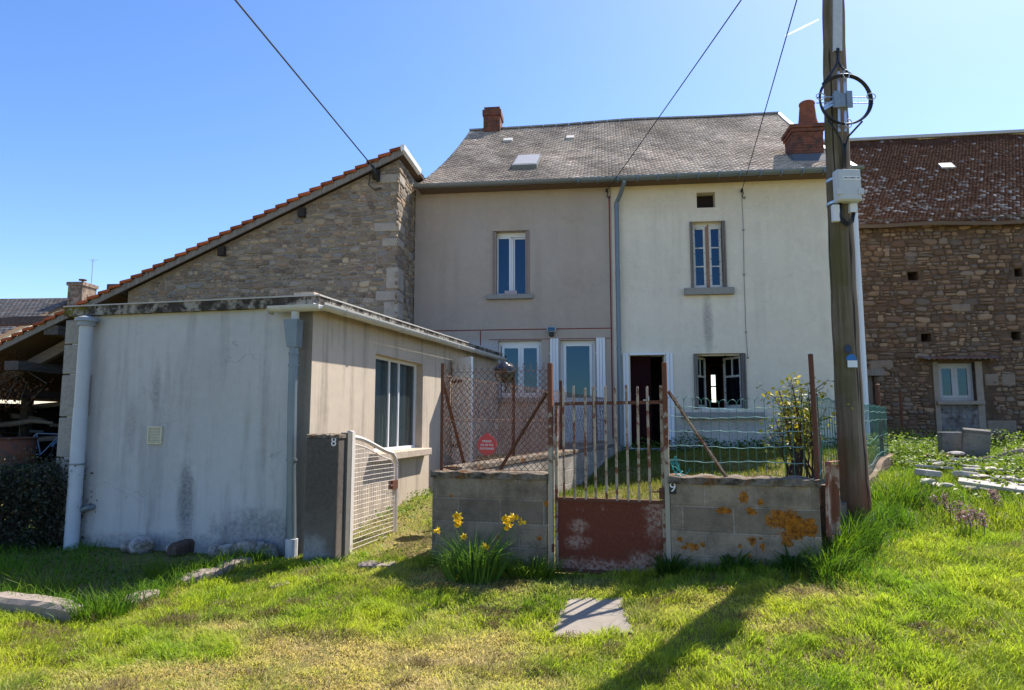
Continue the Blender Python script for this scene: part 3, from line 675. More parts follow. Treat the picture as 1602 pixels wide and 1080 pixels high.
# right chimney near the eave
_, s_, t_, p_ = roof_t(0, 1262, 249); v_ = p_[1]+.35; a, zb = H.px(1238, 249, v_-.3); b, ztp = H.px(1288, 193, v_-.3)
mb = MB(); mb.box((a+.05, v_-.32, p_[2]-.2), (b-.02, v_+.32, ztp-.28))
for k in range(3): mb.box((a+.045-.03*k, v_-.325-.03*k, ztp-.28+.09*k), (b-.015+.02*k, v_+.325+.03*k, ztp-.195+.09*k))
ch2 = mb.build('chimney', BRICK, house, bevel=.008); ch2['label'] = 'stout red brick chimney with a clay pot beside the eave'
pc = H.px(1263, 180, v_)[0]; zp = H.px(1263, 160, v_)[1]
mb = MB(); prof = [(.24, ztp-.02), (.235, ztp+.08), (.20, ztp+.22), (.165, zp-.10), (.18, zp-.07), (.175, zp-.03), (.14, zp), (.10, zp-.01), (.10, zp-.3)]
N_ = 16; V = []; F = []
for r, z in prof: V += [(pc+r*math.cos(2*math.pi*k/N_), v_+r*math.sin(2*math.pi*k/N_), z) for k in range(N_)]
for j in range(len(prof)-1): F += [(j*N_+k, j*N_+(k+1)%N_, (j+1)*N_+(k+1)%N_, (j+1)*N_+k) for k in range(N_)]
mb.add(V, F).build('chimney_pot', plain('terracotta', (.25,.09,.055), .92, .1, var=.55, sc=9, bump=.4), ch2, smooth=True)
mb = MB(); mb.hexa([(a-.02, v_-.62, p_[2]-.22), (b+.04, v_-.62, p_[2]-.19), (b+.04, v_+.1, p_[2]+.10), (a-.02, v_+.1, p_[2]+.1), (a-.0, v_-.42, p_[2]+.10), (b+.02, v_-.42, p_[2]+.10), (b+.02, v_-.05, p_[2]+.22), (a, v_-.05, p_[2]+.22)])
mb.build('flashing', plain('lead_flashing', (.09,.10,.11), .6, .4, var=.4, sc=8), ch2)
# skylight, tilted with the slope
def roof_box(px0, px1, pyt, pyb, rise, name, mat, inset=None):
    e0 = roof_t(0, (px0+px1)/2, pyb)[3]; e1 = roof_t(0, (px0+px1)/2, pyt)[3]
    ua = H.px(px0, pyb, e0[1])[0]; ub = H.px(px1, pyb, e0[1])[0]
    P = [(ua, e0[1], e0[2]-.05), (ub, e0[1], e0[2]-.05), (ub, e1[1], e1[2]-.05), (ua, e1[1], e1[2]-.05)]
    T_ = [(x, y-rise*.5, z+.05+rise) for x, y, z in P]
    return MB().hexa(P + T_), T_
mbx, T_ = roof_box(801, 840, 249, 265, .10, 'skylight', None); sk = mbx.build('skylight', DARKZINC, roof)
T2 = [Vector(t) for t in T_]; cc = sum(T2, Vector())/4; ins = [cc + (t-cc)*.88 for t in T2]
MB().hexa([t + Vector((0,0,-.03)) for t in ins] + [t + Vector((0,-.004,.008)) for t in ins]).build('pane', plain('pale_grey_pane', (.27,.265,.26), .45, .4), sk)  # flat pale grey pane with a dull finish
for x0, x1, y0, y1 in ((787, 801, 219.5, 223), (886, 898, 215.5, 219)):
    roof_box(x0, x1, y0, y1, .06, 'roof_vent', None)[0].build('roof_vent', plain('pale_vent', (.42,.40,.37)), roof)
mb = MB(); n_ = 24
for k in range(n_):
    p, q = roof_pt(k/n_, 1), roof_pt((k+1)/n_, 1); mb.bar((p[0], p[1], p[2]+.0), (q[0]-.01, q[1], q[2]+.0), .22, .05)
mb.build('ridge_capping', plain('ridge_zinc', (.30,.29,.28), .6, .4), roof)
p, q = Vector(roof_pt(1, 0)), Vector(roof_pt(1, 1)); mb = MB(); pts = [Vector(roof_pt(1, k/10))+Vector((.02,0,.01)) for k in range(11)]
for k in range(10): mb.bar(pts[k], pts[k+1], .10, .06)
mb.build('verge', plain('pale_mortar', (.62,.58,.53)), roof)
def stonework(u0, u1, z0, z1, inside, pal, hm=.15, seed=1, proud=.022, ax='v', v=0.0, flip=1):
    """coursed rubble: every stone a low rounded pillow standing proud of the mortar bed"""
    rn = random.Random(seed); V = []; L = []; st = []; to = []; T = []; nl = 0
    z = z0; ci = 0
    def one(ua, ub, za, zb):
        nonlocal nl
        w_, h_ = ub-ua, zb-za; cu = (ua+ub)/2; cz = (za+zb)/2 + .02*math.sin(cu*3.1+ci) + .012*math.sin(cu*7.7)
        if not inside(cu, cz, w_*.5, h_*.5): return
        n = 12; g = rn.uniform(.006, .014); pw = rn.uniform(2.6, 5.0); rot = rn.gauss(0, .06); d = proud*rn.uniform(.35, 1.3); ph = rn.uniform(0, 6)
        col = np.array(pal[rn.randrange(len(pal))])*rn.uniform(.72, 1.28); base_ = len(V); tl = (rn.gauss(0, .03), rn.gauss(0, .03))
        for sc_, dp in ((1.0, -.004), (.93, d*.75), (.72, d)):
            for k in range(n):
                t = 2*math.pi*(k+.5)/n; c, s = math.cos(t), math.sin(t); r = (abs(c)**pw+abs(s)**pw)**(-1/pw)
                r *= (1 + .09*math.sin(2*t+ph) + .09*math.sin(3*t+ph*2) + .05*math.sin(5*t+ph*3))*sc_
                du, dz = r*c*(w_/2-g), r*s*(h_/2-g); du, dz = du-dz*rot, dz+du*rot; q = v - flip*(dp + du*tl[0] + dz*tl[1])
                V.append((cu+du, q, cz+dz) if ax == 'v' else (q, cu+du, cz+dz)); T.append(col)
        q = v - flip*d*1.05; V.append((cu, q, cz) if ax == 'v' else (q, cu, cz)); T.append(col)
        for ring_ in range(2):
            for k in range(n):
                a, b = base_+ring_*n+k, base_+ring_*n+(k+1)%n; L.extend((a, b, b+n, a+n)); st.append(nl); to.append(4); nl += 4
        for k in range(n): L.extend((base_+2*n+k, base_+2*n+(k+1)%n, base_+3*n)); st.append(nl); to.append(3); nl += 3
    while z < z1:
        h_ = hm*rn.choice((.55, .7, .85, 1, 1, 1.15, 1.4)); u = u0 + rn.uniform(-.2, 0)
        while u < u1:
            w_ = max(.08, h_*rn.uniform(.9, 2.5))
            if h_ > hm*.95 and rn.random() < .30: f = rn.uniform(.35, .65); one(u, u+w_, z, z+h_*f); one(u, u+w_, z+h_*f, z+h_)
            elif h_ > hm*.8 and rn.random() < .15: f = rn.uniform(.3, .7); one(u, u+w_*f, z, z+h_); one(u+w_*f, u+w_, z, z+h_*.5); one(u+w_*f, u+w_, z+h_*.5, z+h_)
            else: one(u, u+w_, z+rn.uniform(-.012, .012), z+h_+rn.uniform(-.012, .012))
            u += w_
        z += h_; ci += 1
    return V, L, st, to, T
def mortarmat(name, a, b, lichen=0):
    m = Mat(name, .95, .1); c = m.mix(m.mask(m.noise(3.2, 6, .7), .4, .62), a, b); c = m.mix(m.math('MULTIPLY', m.mask(m.noise(30, 4, .7), .45, .65), .5), c, tuple(k*.4 for k in b)); m.color(c); m.bump(m.noise(45, 6, .75), 1.0, .03); return m.m
# ------------------------------------------------------------------ STONE SHED with a single red tiled slope, open at its left end
shed = empty('stone_shed', SH.o, th_h, 'rubble stone outbuilding with one sloping red tiled roof beside the taupe house', 'shed')
STONE_OLD = stone('rubble_grey', 3.9, 6.4, [(.17,.14,.115), (.27,.22,.17), (.22,.19,.165), (.34,.27,.20), (.21,.20,.19), (.29,.21,.15), (.25,.23,.205)], (.33,.275,.21), .05, .9, .6).m
STONE = mortarmat('lime_mortar', (.40,.33,.25), (.28,.225,.17))
STONETINT = tintmat('rubble_stone', .95, (.36,.14,.03), .67, .71, 3.1, .7, .8, .1); PALG = [(.25,.195,.145), (.35,.275,.195), (.29,.24,.19), (.40,.31,.21), (.26,.235,.21), (.34,.24,.165), (.30,.255,.205), (.22,.17,.135)]
su, sz = SH.px(625, 246); k_s = .4505
def vz(u): return sz - (su-u)*k_s            # underside of the verge board
ul = SH.px(200, 470)[0]
SB = 1.29
mb = MB(); mb.prism([(ul, -.6), (su, -.6), (su, vz(su)-.05), (ul, vz(ul)-.05)], 0, .5); w1 = mb.build('wall', STONE, shed)
fastmesh('stonework', *stonework(ul, su, .8, sz, lambda u, z, a, b: ul+a < u < su-a+.02 and z+b < vz(u-a)-.05, PALG, .128, 3)[:4], STONETINT, None, parent=w1) if False else None
mb = MB(); mb.prism([(.502, -.6), (5.5, -.6), (5.5, vz(su)-.05), (.502, vz(su)-.05)], su-.5, su-.002, 'u'); mb.build('wall', STONE, shed)
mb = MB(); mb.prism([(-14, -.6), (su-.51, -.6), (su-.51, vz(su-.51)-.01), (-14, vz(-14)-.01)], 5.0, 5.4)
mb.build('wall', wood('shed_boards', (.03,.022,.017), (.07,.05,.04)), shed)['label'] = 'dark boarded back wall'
q_ = stonework(ul, su, .8, sz, lambda u, z, a, b: ul+a-.03 < u < su-a+.03 and z+b < vz(u-a)-.05, PALG, .128, 3); fastmesh('stonework', *q_[:4], STONETINT, np.array(q_[4]), parent=w1, smooth=True)
q_ = stonework(.0, 1.34, .8, sz, lambda u, z, a, b: z+b < vz(su)-.03, PALG, .128, 4, ax='u', v=su-.002, flip=-1); fastmesh('stonework', *q_[:4], STONETINT, np.array(q_[4]), parent=w1, smooth=True)
# quoins of dressed granite, a touch proud of the rubble
QUOIN = plain('quoin_granite', (.36,.31,.255), .95, .1, var=.35, sc=7, bump=.9)
for x0, y0, y1 in ((600, 472, 498), (588, 455, 471), (604, 418, 452), (585, 348, 363), (590, 272, 287), (598, 372, 386)):
    p, q = SH.px(x0, y1), SH.px(626, y0)
    MB().box((p[0], -.030, p[1]), (su+.028, .42, q[1])).build('quoin', QUOIN, shed, bevel=.022)
# tiles
TL = []
NT_ = 46; u_top = su + .12; u_bot = -13.2; dv_ = 31; VT0, VT1 = -.22, 5.7
V = []; F = []; C_ = []
for j in range(NT_):
    ua = u_top - (u_top-u_bot)*j/NT_; ub = ua - (u_top-u_bot)/NT_*1.12
    za, zb_ = vz(ua) + .085, vz(ub) + .15
    n = 31*4; base = len(V); col = np.array([.46,.115,.045])*(.75+.5*RNG.random())
    for e, (uu, zz) in enumerate(((ua, za), (ub, zb_))):
        for k in range(n+1):
            v = VT0 + (VT1-VT0)*k/n; h = .028*abs(math.sin(math.pi*31*k/n))
            V += [(uu, v, zz+h+.016), (uu, v, zz+h-(.055 if k == 0 else .012))]; C_ += [col*(.8+.4*((k//4*7919+j*31) % 10)/10)]*2
    w_ = 2*(n+1)
    for k in range(n):
        a = base+2*k; b = a+w_
        F += [(a, a+2, b+2, b), (a+1, b+1, b+3, a+3), (b, b+2, b+3, b+1)]
    F += [(base, base+w_, base+w_+1, base+1), (base+2*n, base+2*n+1, base+w_+2*n+1, base+w_+2*n)]
rt = under(MB(), lambda s, t: (u_bot+(u_top-u_bot)*s, VT0+.05+(VT1-VT0-.1)*t, vz(u_bot+(u_top-u_bot)*s)+.075), 4, 2, .035).build('roof', ROOFUNDER, shed)
L_ = [i for f in F for i in f]; fastmesh('tiles', V, L_, np.arange(len(F))*4, np.full(len(F), 4), tintmat('red_tile', .85, (.10,.05,.035), .55, .7, 5, .6), np.array(C_), parent=rt)
mb = MB(); mb.bar((u_top-.02, -.16, vz(u_top-.02)+.0), (u_bot, -.16, vz(u_bot)+.0), .045, .13); mb.build('verge_board', GREYWOOD, shed)
mb = MB(); mb.hexa([(u_top-.02, -.24, vz(u_top)-.02), (u_top+.05, -.24, vz(u_top)+.01), (u_top+.05, 1.2, vz(u_top)+.01), (u_top-.02, 1.2, vz(u_top)-.02), (u_top-.04, -.245, vz(u_top)+.12), (u_top+.055, -.245, vz(u_top)+.12), (u_top+.055, 1.2, vz(u_top)+.12), (u_top-.04, 1.2, vz(u_top)+.12)])
mb.build('flashing', plain('pale_zinc', (.72,.72,.72), .5, .4), rt)
for px_, py_ in ((587, 268), (470, 328), (344, 389)):
    u_, z_ = SH.px(px_, py_, -.15); mb = MB(); mb.bar((u_, -.12, z_-.04), (u_, 5.3, z_-.04), .15, .20); mb.build('purlin', plain('black_wood', (.028,.021,.017), .85), shed)
DARKBEAM = wood('dark_beam', (.05,.042,.038), (.13,.115,.105), axis=1)
for px_, py_ in ((82, 517), (20, 572), (180, 452), (-60, 612)):
    u_, z_ = SH.px(px_, py_, -.1); mb = MB(); mb.bar((u_, -.14, z_+.0), (u_, 5.2, z_+.0), .34, .20); mb.build('purlin', DARKBEAM, shed)
a, b = SH.px(22, 592, .5), SH.px(122, 534, .5); a2 = (a[0]-1.2, a[1]-1.2*.42)
mb = MB(); mb.bar((a2[0], .5, a2[1]), (b[0]+.6, .5, b[1]+.34), .14, .22); mb.build('brace', OLDWOOD, shed)
mb = MB(); mb.bar((ul+.02, 1.2, vz(ul)-.42), (-13, 1.2, vz(ul)-.50), .16, .2); mb.build('tie_beam', DARKBEAM, shed)
mb = MB(); mb.box((-12.6, .1, -.6), (-12.35, .35, vz(-12.4)-.1)); mb.build('post', DARKBEAM, shed)
for v in (2.5,): MB().box((-12.6, v, -.6), (-12.4, v+.2, vz(-12.5)-.1)).build('post', DARKBEAM, shed)
# ------------------------------------------------------------------ ANNEX
LA = 8.05; UL = A.px(110, 490)[0] + .06
annex = empty('annex', A.o, A.th, 'low flat roofed rendered annex with grey weathered front and long lit side wall', 'outbuilding')
TS = A.px(300, 492)[1]
def az(v): return TS + .02 + .15*v/LA
mfr = plaster('annex_front_render', (.53,.525,.515), (.14,.128,.12), .62, .3, stains=[
    (-1.45, .55, .10, .35, .5, .6, .85, (.13,.13,.14)), (-.55, .18, .55, .28, .4, .9, .8, (.17,.17,.175)), (-2.2, 1.35, .07, .3, .5, .6, .5, (.2,.19,.18)), (-1.9, 1.75, .05, .25, .5, .6, .6, (.2,.2,.19)),
    (-1.8, 1.1, .35, .55, .6, .8, .35, (.33,.31,.30)), (-1.2, 1.7, .45, .7, .6, .8, .3, (.36,.35,.34)), (-1.7, .05, 1.2, .14, .4, .8, .55, (.16,.16,.16)), (-2.7, 1.2, .25, .8, .6, .8, .4, (.34,.32,.30)), (-.05, 1.3, .10, 1.3, .5, .4, .5, (.2,.18,.165))])
# hairline cracks
cv = mfr.n('ShaderNodeTexVoronoi'); cv.feature = 'DISTANCE_TO_EDGE'; cv.inputs['Scale'].default_value = 1.1
wv = mfr.n('ShaderNodeVectorMath'); wv.operation = 'MULTIPLY_ADD'; mfr.l(mfr.noise(2.4, 6, .6, color=True), wv.inputs[0]); wv.inputs[1].default_value = (.7,.7,.7); mfr.l(mfr.co, wv.inputs[2]); mfr.l(wv.outputs[0], cv.inputs['Vector'])
ck = mfr.math('MULTIPLY', mfr.ramp(cv.outputs['Distance'], [(0, 1.0), (.006, 0.0)]), mfr.mask(mfr.noise(.9, 2), .5, .62))
src = mfr.b.inputs['Base Color'].links[0].from_socket; mfr.color(mfr.mix(mfr.math('MULTIPLY', ck, .75), src, (.09,.085,.08)))
msd = plaster('annex_side_render', (.56,.465,.365), (.14,.115,.095), .85, .45)
v0, zt_ = A.pxu(588, 553); v1, zb2 = A.pxu(660, 708); zb2 = A.pxu(590, 708)[1]
hW = (v0, v1, zb2, zt_)
d0, dz = A.pxu(705, 700)[0], 0
hDo = (d0, d0+.95, -.2, A.pxu(690, 557)[1] - .05)
mb = MB(); mb.panel(UL, -.002, -.5, TS+.03, [], 0, .22); mb.build('wall', mfr.m, annex)
mb = MB(); mb.panel(.0, LA, -.5, TS+.19, [hW, hDo], 0, -.24, 'u')
mb.build('wall', msd.m, annex)
MB().box((UL, .225, -.5), (UL+.22, LA, TS+.02)).build('wall', mfr.m, annex)
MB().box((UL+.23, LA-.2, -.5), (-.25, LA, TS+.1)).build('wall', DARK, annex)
MB().box((UL+.225, .23, .0), (-.25, LA-.21, .03)).build('floor', plain('concrete_floor', (.3,.29,.27)), annex)
MB().box((-2.3, .23, .03), (-2.2, LA-.21, 2.4)).build('partition', plain('pale_partition', (.42,.42,.40)), annex)
# roof slab with its mossy concrete edge
mr = Mat('mossy_concrete', .95, .1); nz = mr.noise(6, 7, .7)
c = mr.mix(mr.mask(nz, .46, .60), (.07,.058,.048), (.38,.345,.29)); c = mr.mix(mr.mask(mr.noise(12, 5, .7), .34, .48), (.05,.042,.036), c)
c = mr.mix(mr.math('MULTIPLY', mr.band(mr.xyz()[0], -3.4, -2.86, .12), mr.mask(mr.noise(9, 5), .35, .5)), c, (.16,.13,.015)); mr.color(c); mr.bump(mr.noise(18, 6, .7), 1.0, .04)
RTH = .108
P = [(UL-.07, -.07, TS+.025), (.10, -.07, TS+.025), (.10, LA+.0, TS+.19), (UL-.07, LA+.0, TS+.19)]
mb = MB(); N_ = 40; V = []; F = []
def edge(p, q, n):
    return [tuple(p[i]+(q[i]-p[i])*k/n for i in range(3)) for k in range(n)]
loop = edge(P[0], P[1], 40) + edge(P[1], P[2], 70) + edge(P[2], P[3], 4) + edge(P[3], P[0], 10)
loop = [(x, y, z) for x, y, z in loop]
top = [(x, y, z + RTH + .012*(vnoise(np.array([x*3.1]), np.array([y*3.1]), 2.0, 2)[0]-.5)) for x, y, z in loop]
n = len(loop); mb.add(loop + top, [(i, (i+1)%n, n+(i+1)%n, n+i) for i in range(n)] + [tuple(range(n)), tuple(range(n, 2*n))])
rf = mb.build('roof', mr.m, annex)
mb = MB(); q = [(a, b, c+RTH-.01) for a, b, c in P]; s_ = [(a+(.012 if i in (1,2) else -.012), b-(.0 if i > 1 else .012), c) for i, (a, b, c) in enumerate(q)]
mb.hexa([(x, y, z+.008) for x, y, z in s_] + [(x, y, z+.022) for x, y, z in s_]); mb.build('roof_felt', plain('pale_flashing', (.42,.40,.37), .7), rf)
# corner stones at the left edge
for z0_, z1_, wd in ((.02, .50, .22), (.50, 1.0, .33), (1.0, 1.46, .20), (1.46, 1.95, .36), (1.95, 2.3, .18), (2.3, TS, .28)):
    MB().box((UL-.10, -.014, z0_), (UL+wd-.06, .3, z1_-.012)).build('quoin', GRANITE, annex, bevel=.012)
# vent pipe
uv_, ztp = A.px(131, 497, -.12); u_b = A.px(118, 840, -.12)[0]; uv_ = (uv_+u_b)/2
pipe = Mat('grey_white_pipe', .45, .4); zz = pipe.xyz()[2]; f = pipe.ramp(zz, [(0, (.62,.66,.72)), (1, (.62,.66,.72))])
mb = MB(); mb.tube([(uv_, -.12, -.1), (uv_, -.12, 1.55)], .074, 20); pp = mb.build('vent_pipe', plain('pipe_white', (.43,.47,.52), .45, .35, var=.25, sc=4), annex, smooth=False)
mb = MB(); mb.tube([(uv_, -.12, 1.55), (uv_, -.12, ztp-.08)], .070, 20); MB().tube([(uv_, -.12, .92), (uv_, -.12, .94)], .078, 20).build('collar', ZINC, pp); mb.build('pipe_section', plain('pipe_grey', (.42,.44,.47), .45, .4, var=.1), pp)
mb = MB(); mb.tube([(uv_, -.12, ztp-.10), (uv_, -.12, ztp-.05)], .092, 20); mb.tube([(uv_, -.12, ztp-.05), (uv_, -.12, ztp-.01), (uv_, -.12, ztp+.02)], [.115, .11, .03], 20); mb.build('cowl', plain('cowl_grey', (.25,.28,.31), .5, .4), pp)
u2, z2 = A.px(133, 797); mb = MB(); mb.tube([(uv_, -.12, z2-.04), (u2+.02, -.09, z2), (u2+.10, -.07, z2+.03), (u2+.12, .0, z2+.03)], .03, 10); mb.build('branch_pipe', ZINC, pp)
# vent grille
a, t = A.px(233, 667); b, u = A.px(254, 695)
mb = ring(MB(), a, b, u, t, .018, -.022, .0); 
for k in range(9): mb.box((a+.018, -.014, u+.03+k*(t-u-.06)/8-.006), (b-.018, -.006, u+.03+k*(t-u-.06)/8+.006))
gr = mb.build('vent_grille', plain('yellowed_plastic', (.56,.52,.38), .5), annex); MB().box((a+.016, -.004, u+.016), (b-.016, .002, t-.016)).build('backing', plain('grille_dark', (.20,.17,.11)), gr)
# gutter with its outlet, down the front corner
mb = MB(); gz0, gz1 = A.px(427, 491, -.12)[1], TS+.10
ug0 = A.px(424, 491, -.13)[0]
halfround(mb, (ug0, -.145, TS+.02), (.172, -.145, TS+.02), .065); halfround(mb, (.172, -.2, TS+.034), (.172, LA-.15, TS+.185), .068)
mb.box((ug0-.004, -.21, TS-.06), (ug0, -.08, TS+.004))
for k in range(9):
    v = .3+k*.85; zq = TS+.034+.151*(v+.2)/LA; halfround(mb, (.172, v, zq-.002), (.172, v+.035, zq-.002), .074)
DULLW = plain('weathered_white', (.50,.49,.46), .5, .35, var=.22, sc=5); gut = mb.build('gutter', DULLW, annex)
ud = A.px(463, 520, -.12)[0]; ub_ = A.px(453, 860, -.12)[0]
mb = MB(); mb.cyl((ud, -.145, TS-.16), (ud, -.145, TS-.045), .042, 16); mb.build('outlet', DULLW, gut)
mb = MB(); mb.hexa([(ud-.055, -.20, TS-.42), (ud+.055, -.20, TS-.42), (ud+.055, -.09, TS-.42), (ud-.055, -.09, TS-.42), (ud-.10, -.21, TS-.13), (ud+.06, -.21, TS-.13), (ud+.06, -.08, TS-.13), (ud-.10, -.08, TS-.13)])
mb.tube([(ud, -.145, TS-.41), (ud, -.145, TS-.9), ((ud+ub_)/2, -.125, .9), (ub_+.02, -.12, .15)], .047, 12)
for z in (TS-.5, TS-.62, 1.0): mb.tube([(ud if z > 1.5 else (ud+ub_)/2, -.143 if z > 1.5 else -.125, z), (ud if z > 1.5 else (ud+ub_)/2, -.143 if z > 1.5 else -.125, z+.025)], .056, 12)
dp = mb.build('downpipe', ZINC, annex)
MB().tube([(ub_+.02, -.12, .22), (ub_+.02, -.12, .05), (ub_+.0, -.16, -.08)], .062, 12).build('shoe', plain('pale_shoe', (.5,.5,.52)), dp)
# side window
mb = MB(); U0 = -.16
def vring(mb, a, b, c, d, wd, u0_, u1_):
    mb.box((u0_, a, c), (u1_, a+wd, d)); mb.box((u0_, b-wd, c), (u1_, b, d)); mb.box((u0_+.001, a+wd, c), (u1_-.001, b-wd, c+wd)); mb.box((u0_+.001, a+wd, d-wd), (u1_-.001, b-wd, d))
vring(mb, hW[0], hW[1], hW[2], hW[3], .04, U0, U0+.05)
vm1 = A.pxu(604, 630, U0)[0]; vm2 = A.pxu(619, 630, U0)[0]
for vm in (vm1, vm2): mb.box((U0+.002, vm-.016, hW[2]+.04), (U0+.046, vm+.016, hW[3]-.04))
wn_ = mb.build('window', WHITE, annex)
for a, b in ((hW[0]+.04, vm1-.016), (vm1+.016, vm2-.016), (vm2+.016, hW[1]-.04)): MB().box((U0+.02, a, hW[2]+.04), (U0+.027, b, hW[3]-.04)).build('pane', glass('annex_glass', (.05,.06,.06), 1.7, .62), wn_)
mb = MB(); V = []; n = 60
for k in range(n+1):
    v = hW[0]+.03+(hW[1]-hW[0]-.06)*k/n; q = U0-.10+.022*math.sin(k*1.15)+.01*math.sin(k*.37); V += [(q, v, hW[2]+.05), (q, v, hW[3]-.05)]
mb.add(V, [(2*k, 2*k+2, 2*k+3, 2*k+1) for k in range(n)]).build('curtain', plain('pale_net', (.50,.54,.52), .9, .1, var=.1), wn_)  # net curtain, with the pane's pale grey-green reflection put into its colour
mb = MB(); mb.box((-.14, hW[0]-.12, hW[2]-.11), (.12, hW[1]+.12, hW[2]-.005)); mb.build('sill', plain('worn_sill', (.42,.34,.27), .9, .2, var=.5, sc=12), wn_, bevel=.012)
# white door leaf, swung open towards the path
pd = Vector((.02, hDo[0]-.02, 0)); dl = Vector((.80, -.62, 0)).normalized()
LW = .56; zb3, zt3 = A.pxu(689, 728, .0)[1], A.pxu(689, 557, .0)[1]
th = Vector((dl.y, -dl.x, 0))*-.045
mb = MB()
def dq(s0, s1, c, e, k0=0, k1=1):
    P = [pd+dl*s0+th*k0, pd+dl*s1+th*k0, pd+dl*s1+th*k1, pd+dl*s0+th*k1]; mb.hexa([(p.x, p.y, c) for p in P] + [(p.x, p.y, e) for p in P])
dq(0, LW, zb3, zt3, .15, .85); dq(0, .08, zb3, zt3, 0, .149); dq(LW-.08, LW, zb3, zt3, 0, .149)
for z in (zb3, (zb3+zt3)/2, zt3-.1): dq(.081, LW-.081, z+.001, z+.10, .02, .149)
dr = mb.build('door', WHITE, annex)
mb = MB()
for z in (zb3+.3, zt3-.4): MB().bar(pd+Vector((0,0,z)), pd+dl*.3+th*-.1+Vector((0,0,z)), .012, .05).build('hinge', RUST, dr)
# ------------------------------------------------------------------ BARN
barn = empty('stone_barn', BN.o, th_h, 'big brown rubble stone barn under a mossy tiled roof, right of the cream house', 'barn')
STONEB_OLD = stone('rubble_brown', 3.6, 7.0, [(.20,.125,.085), (.33,.22,.14), (.25,.17,.12), (.40,.29,.19), (.24,.19,.16), (.36,.245,.155), (.29,.23,.19)], (.15,.10,.07), .06, 1.0).m
STONEB = mortarmat('earth_mortar', (.19,.13,.088), (.11,.075,.052)); PALB = [(.19,.115,.077), (.265,.17,.108), (.21,.14,.096), (.32,.22,.145), (.205,.155,.125), (.27,.168,.104), (.24,.18,.135), (.18,.112,.077)]
uB0 = hr_u - .35; uB1 = 17.0; zB = BN.px(1470, 346)[1]
def bh(x0, x1, y0, y1): 
    a, d = BN.px(x0, (y0+y1)/2)[0], BN.px((x0+x1)/2, y0)[1]; b, c = BN.px(x1, (y0+y1)/2)[0], BN.px((x0+x1)/2, y1)[1]; return (a, b, c, d)
bW = bh(1468, 1526, 568, 627); bD = bh(1349, 1371, 588, 706)
slots = [bh(1420, 1437, 425, 439), bh(1587, 1600, 420, 433), bh(1441, 1457, 522, 535), bh(1582, 1597, 519, 532)]
bD2 = (bD[0]-.5, bD[1], -.3, bD[3])
wb_ = MB().panel(uB0, uB1, -.7, zB, [bW, bD2] + slots, 0, .55, ends=True).build('wall', STONEB, barn)
def clear_(u, z, a, b):
    for h in [bW, bD2] + slots:
        if h[0]-a*.8 < u < h[1]+a*.8 and h[2]-b*.8 < z < h[3]+b*.8: return False
    if bW[0]-.12-a < u < bW[1]+.3+a and z < bW[3]+.10: return False
    return z+b < zB
q_ = stonework(uB0, uB1, -.3, zB, clear_, PALB, .125, 9, .03); fastmesh('stonework', *q_[:4], tintmat('barn_stone', .95, (.10,.07,.05), .55, .68, 2.4, .6, .8, .1), np.array(q_[4]), parent=wb_, smooth=True)
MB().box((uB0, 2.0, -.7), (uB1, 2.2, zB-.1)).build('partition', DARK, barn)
VRB = 3.6
r0, r1 = BN.px(1335, 222, VRB), BN.px(1602, 209, VRB); e0 = BN.px(1345, 350, -.25); e1 = BN.px(1602, 343, -.25)
kr = (r1[1]-r0[1])/(r1[0]-r0[0]); ke = (e1[1]-e0[1])/(e1[0]-e0[0])
def barn_pt(s, t):
    u = uB0 - .3 + (uB1 + .4 - uB0)*s; ze = e0[1] + ke*(u-e0[0]); zr = r0[1] + kr*(u-r0[0])
    sg = -.10*math.sin(math.pi*t) + .03*math.sin(7*s*6+2)*math.sin(3*t) + .02*math.sin(23*s+5*t)
    return (u, -.25 + (VRB+.25)*t, ze + (zr-ze)*t + sg)
brf = under(MB(), lambda s, t: (lambda p: (p[0], p[1], p[2]-.01))(barn_pt(s, t)), 30, 8, .09).build('roof', ROOFUNDER, barn)
def barncol(s, t):
    p = vnoise(np.array([s*60]), np.array([t*26]), 1.0, 3, 2)[0]; bare = RNG.random()
    lim = .05 + .34*max(0, 1-abs(t-.20)/.42)
    if bare < lim*(.25+1.9*max(0, p-.25)): b = .20 + .34*RNG.random(); return np.array([b, b*.89, b*.77])
    b = .75 + .5*RNG.random(); return np.array([.135, .064, .037])*b
tiles('tiles', barn_pt, 54, 110, .022, 1.6, barncol, tintmat('mossy_tile', .95, (.085,.034,.018), .46, .56, 5.5, .7, .9, .05), brf, drop=.012)
mb = MB(); p, q = barn_pt(0, 1), barn_pt(1, 1); mb.bar((p[0], p[1]+.02, p[2]+.04), (q[0], q[1]+.02, q[2]+.04), .28, .09); mb.build('ridge_capping', plain('pale_ridge', (.52,.50,.47)), brf)
sk_ = [BN.px(x, y, 1.6) for x, y in ((1468, 264), (1490, 257))]
tt = .5
def bt(px, py):
    best = None
    for k in range(300):
        t = k/299; v = -.25+(VRB+.25)*t; a, z = BN.px(px, py, v); s = (a-uB0+.3)/(uB1+.4-uB0); p = barn_pt(s, t); e = abs(p[2]-z)
        if best is None or e < best[0]: best = (e, p)
    return best[1]
p = bt(1480, 262); sl_ = Vector((0, 1, (r0[1]-e0[1])/(VRB+.25))).normalized(); nn = Vector((0, -sl_.z, sl_.y)); c = Vector(p) + nn*.06
mb = MB(); P = [c+Vector((-.17,0,0))-sl_*.13, c+Vector((.17,0,0))-sl_*.13, c+Vector((.17,0,0))+sl_*.13, c+Vector((-.17,0,0))+sl_*.13]; mb.hexa([x-nn*.05 for x in P] + [x+nn*.01 for x in P]); mb.build('glass_tile', plain('white_glass_tile', (.85,.85,.84), .15, .8, var=.03), brf)
mb = MB(); mb.box((uB0, -.16, zB-.02), (uB1, .1, zB+.04)); 
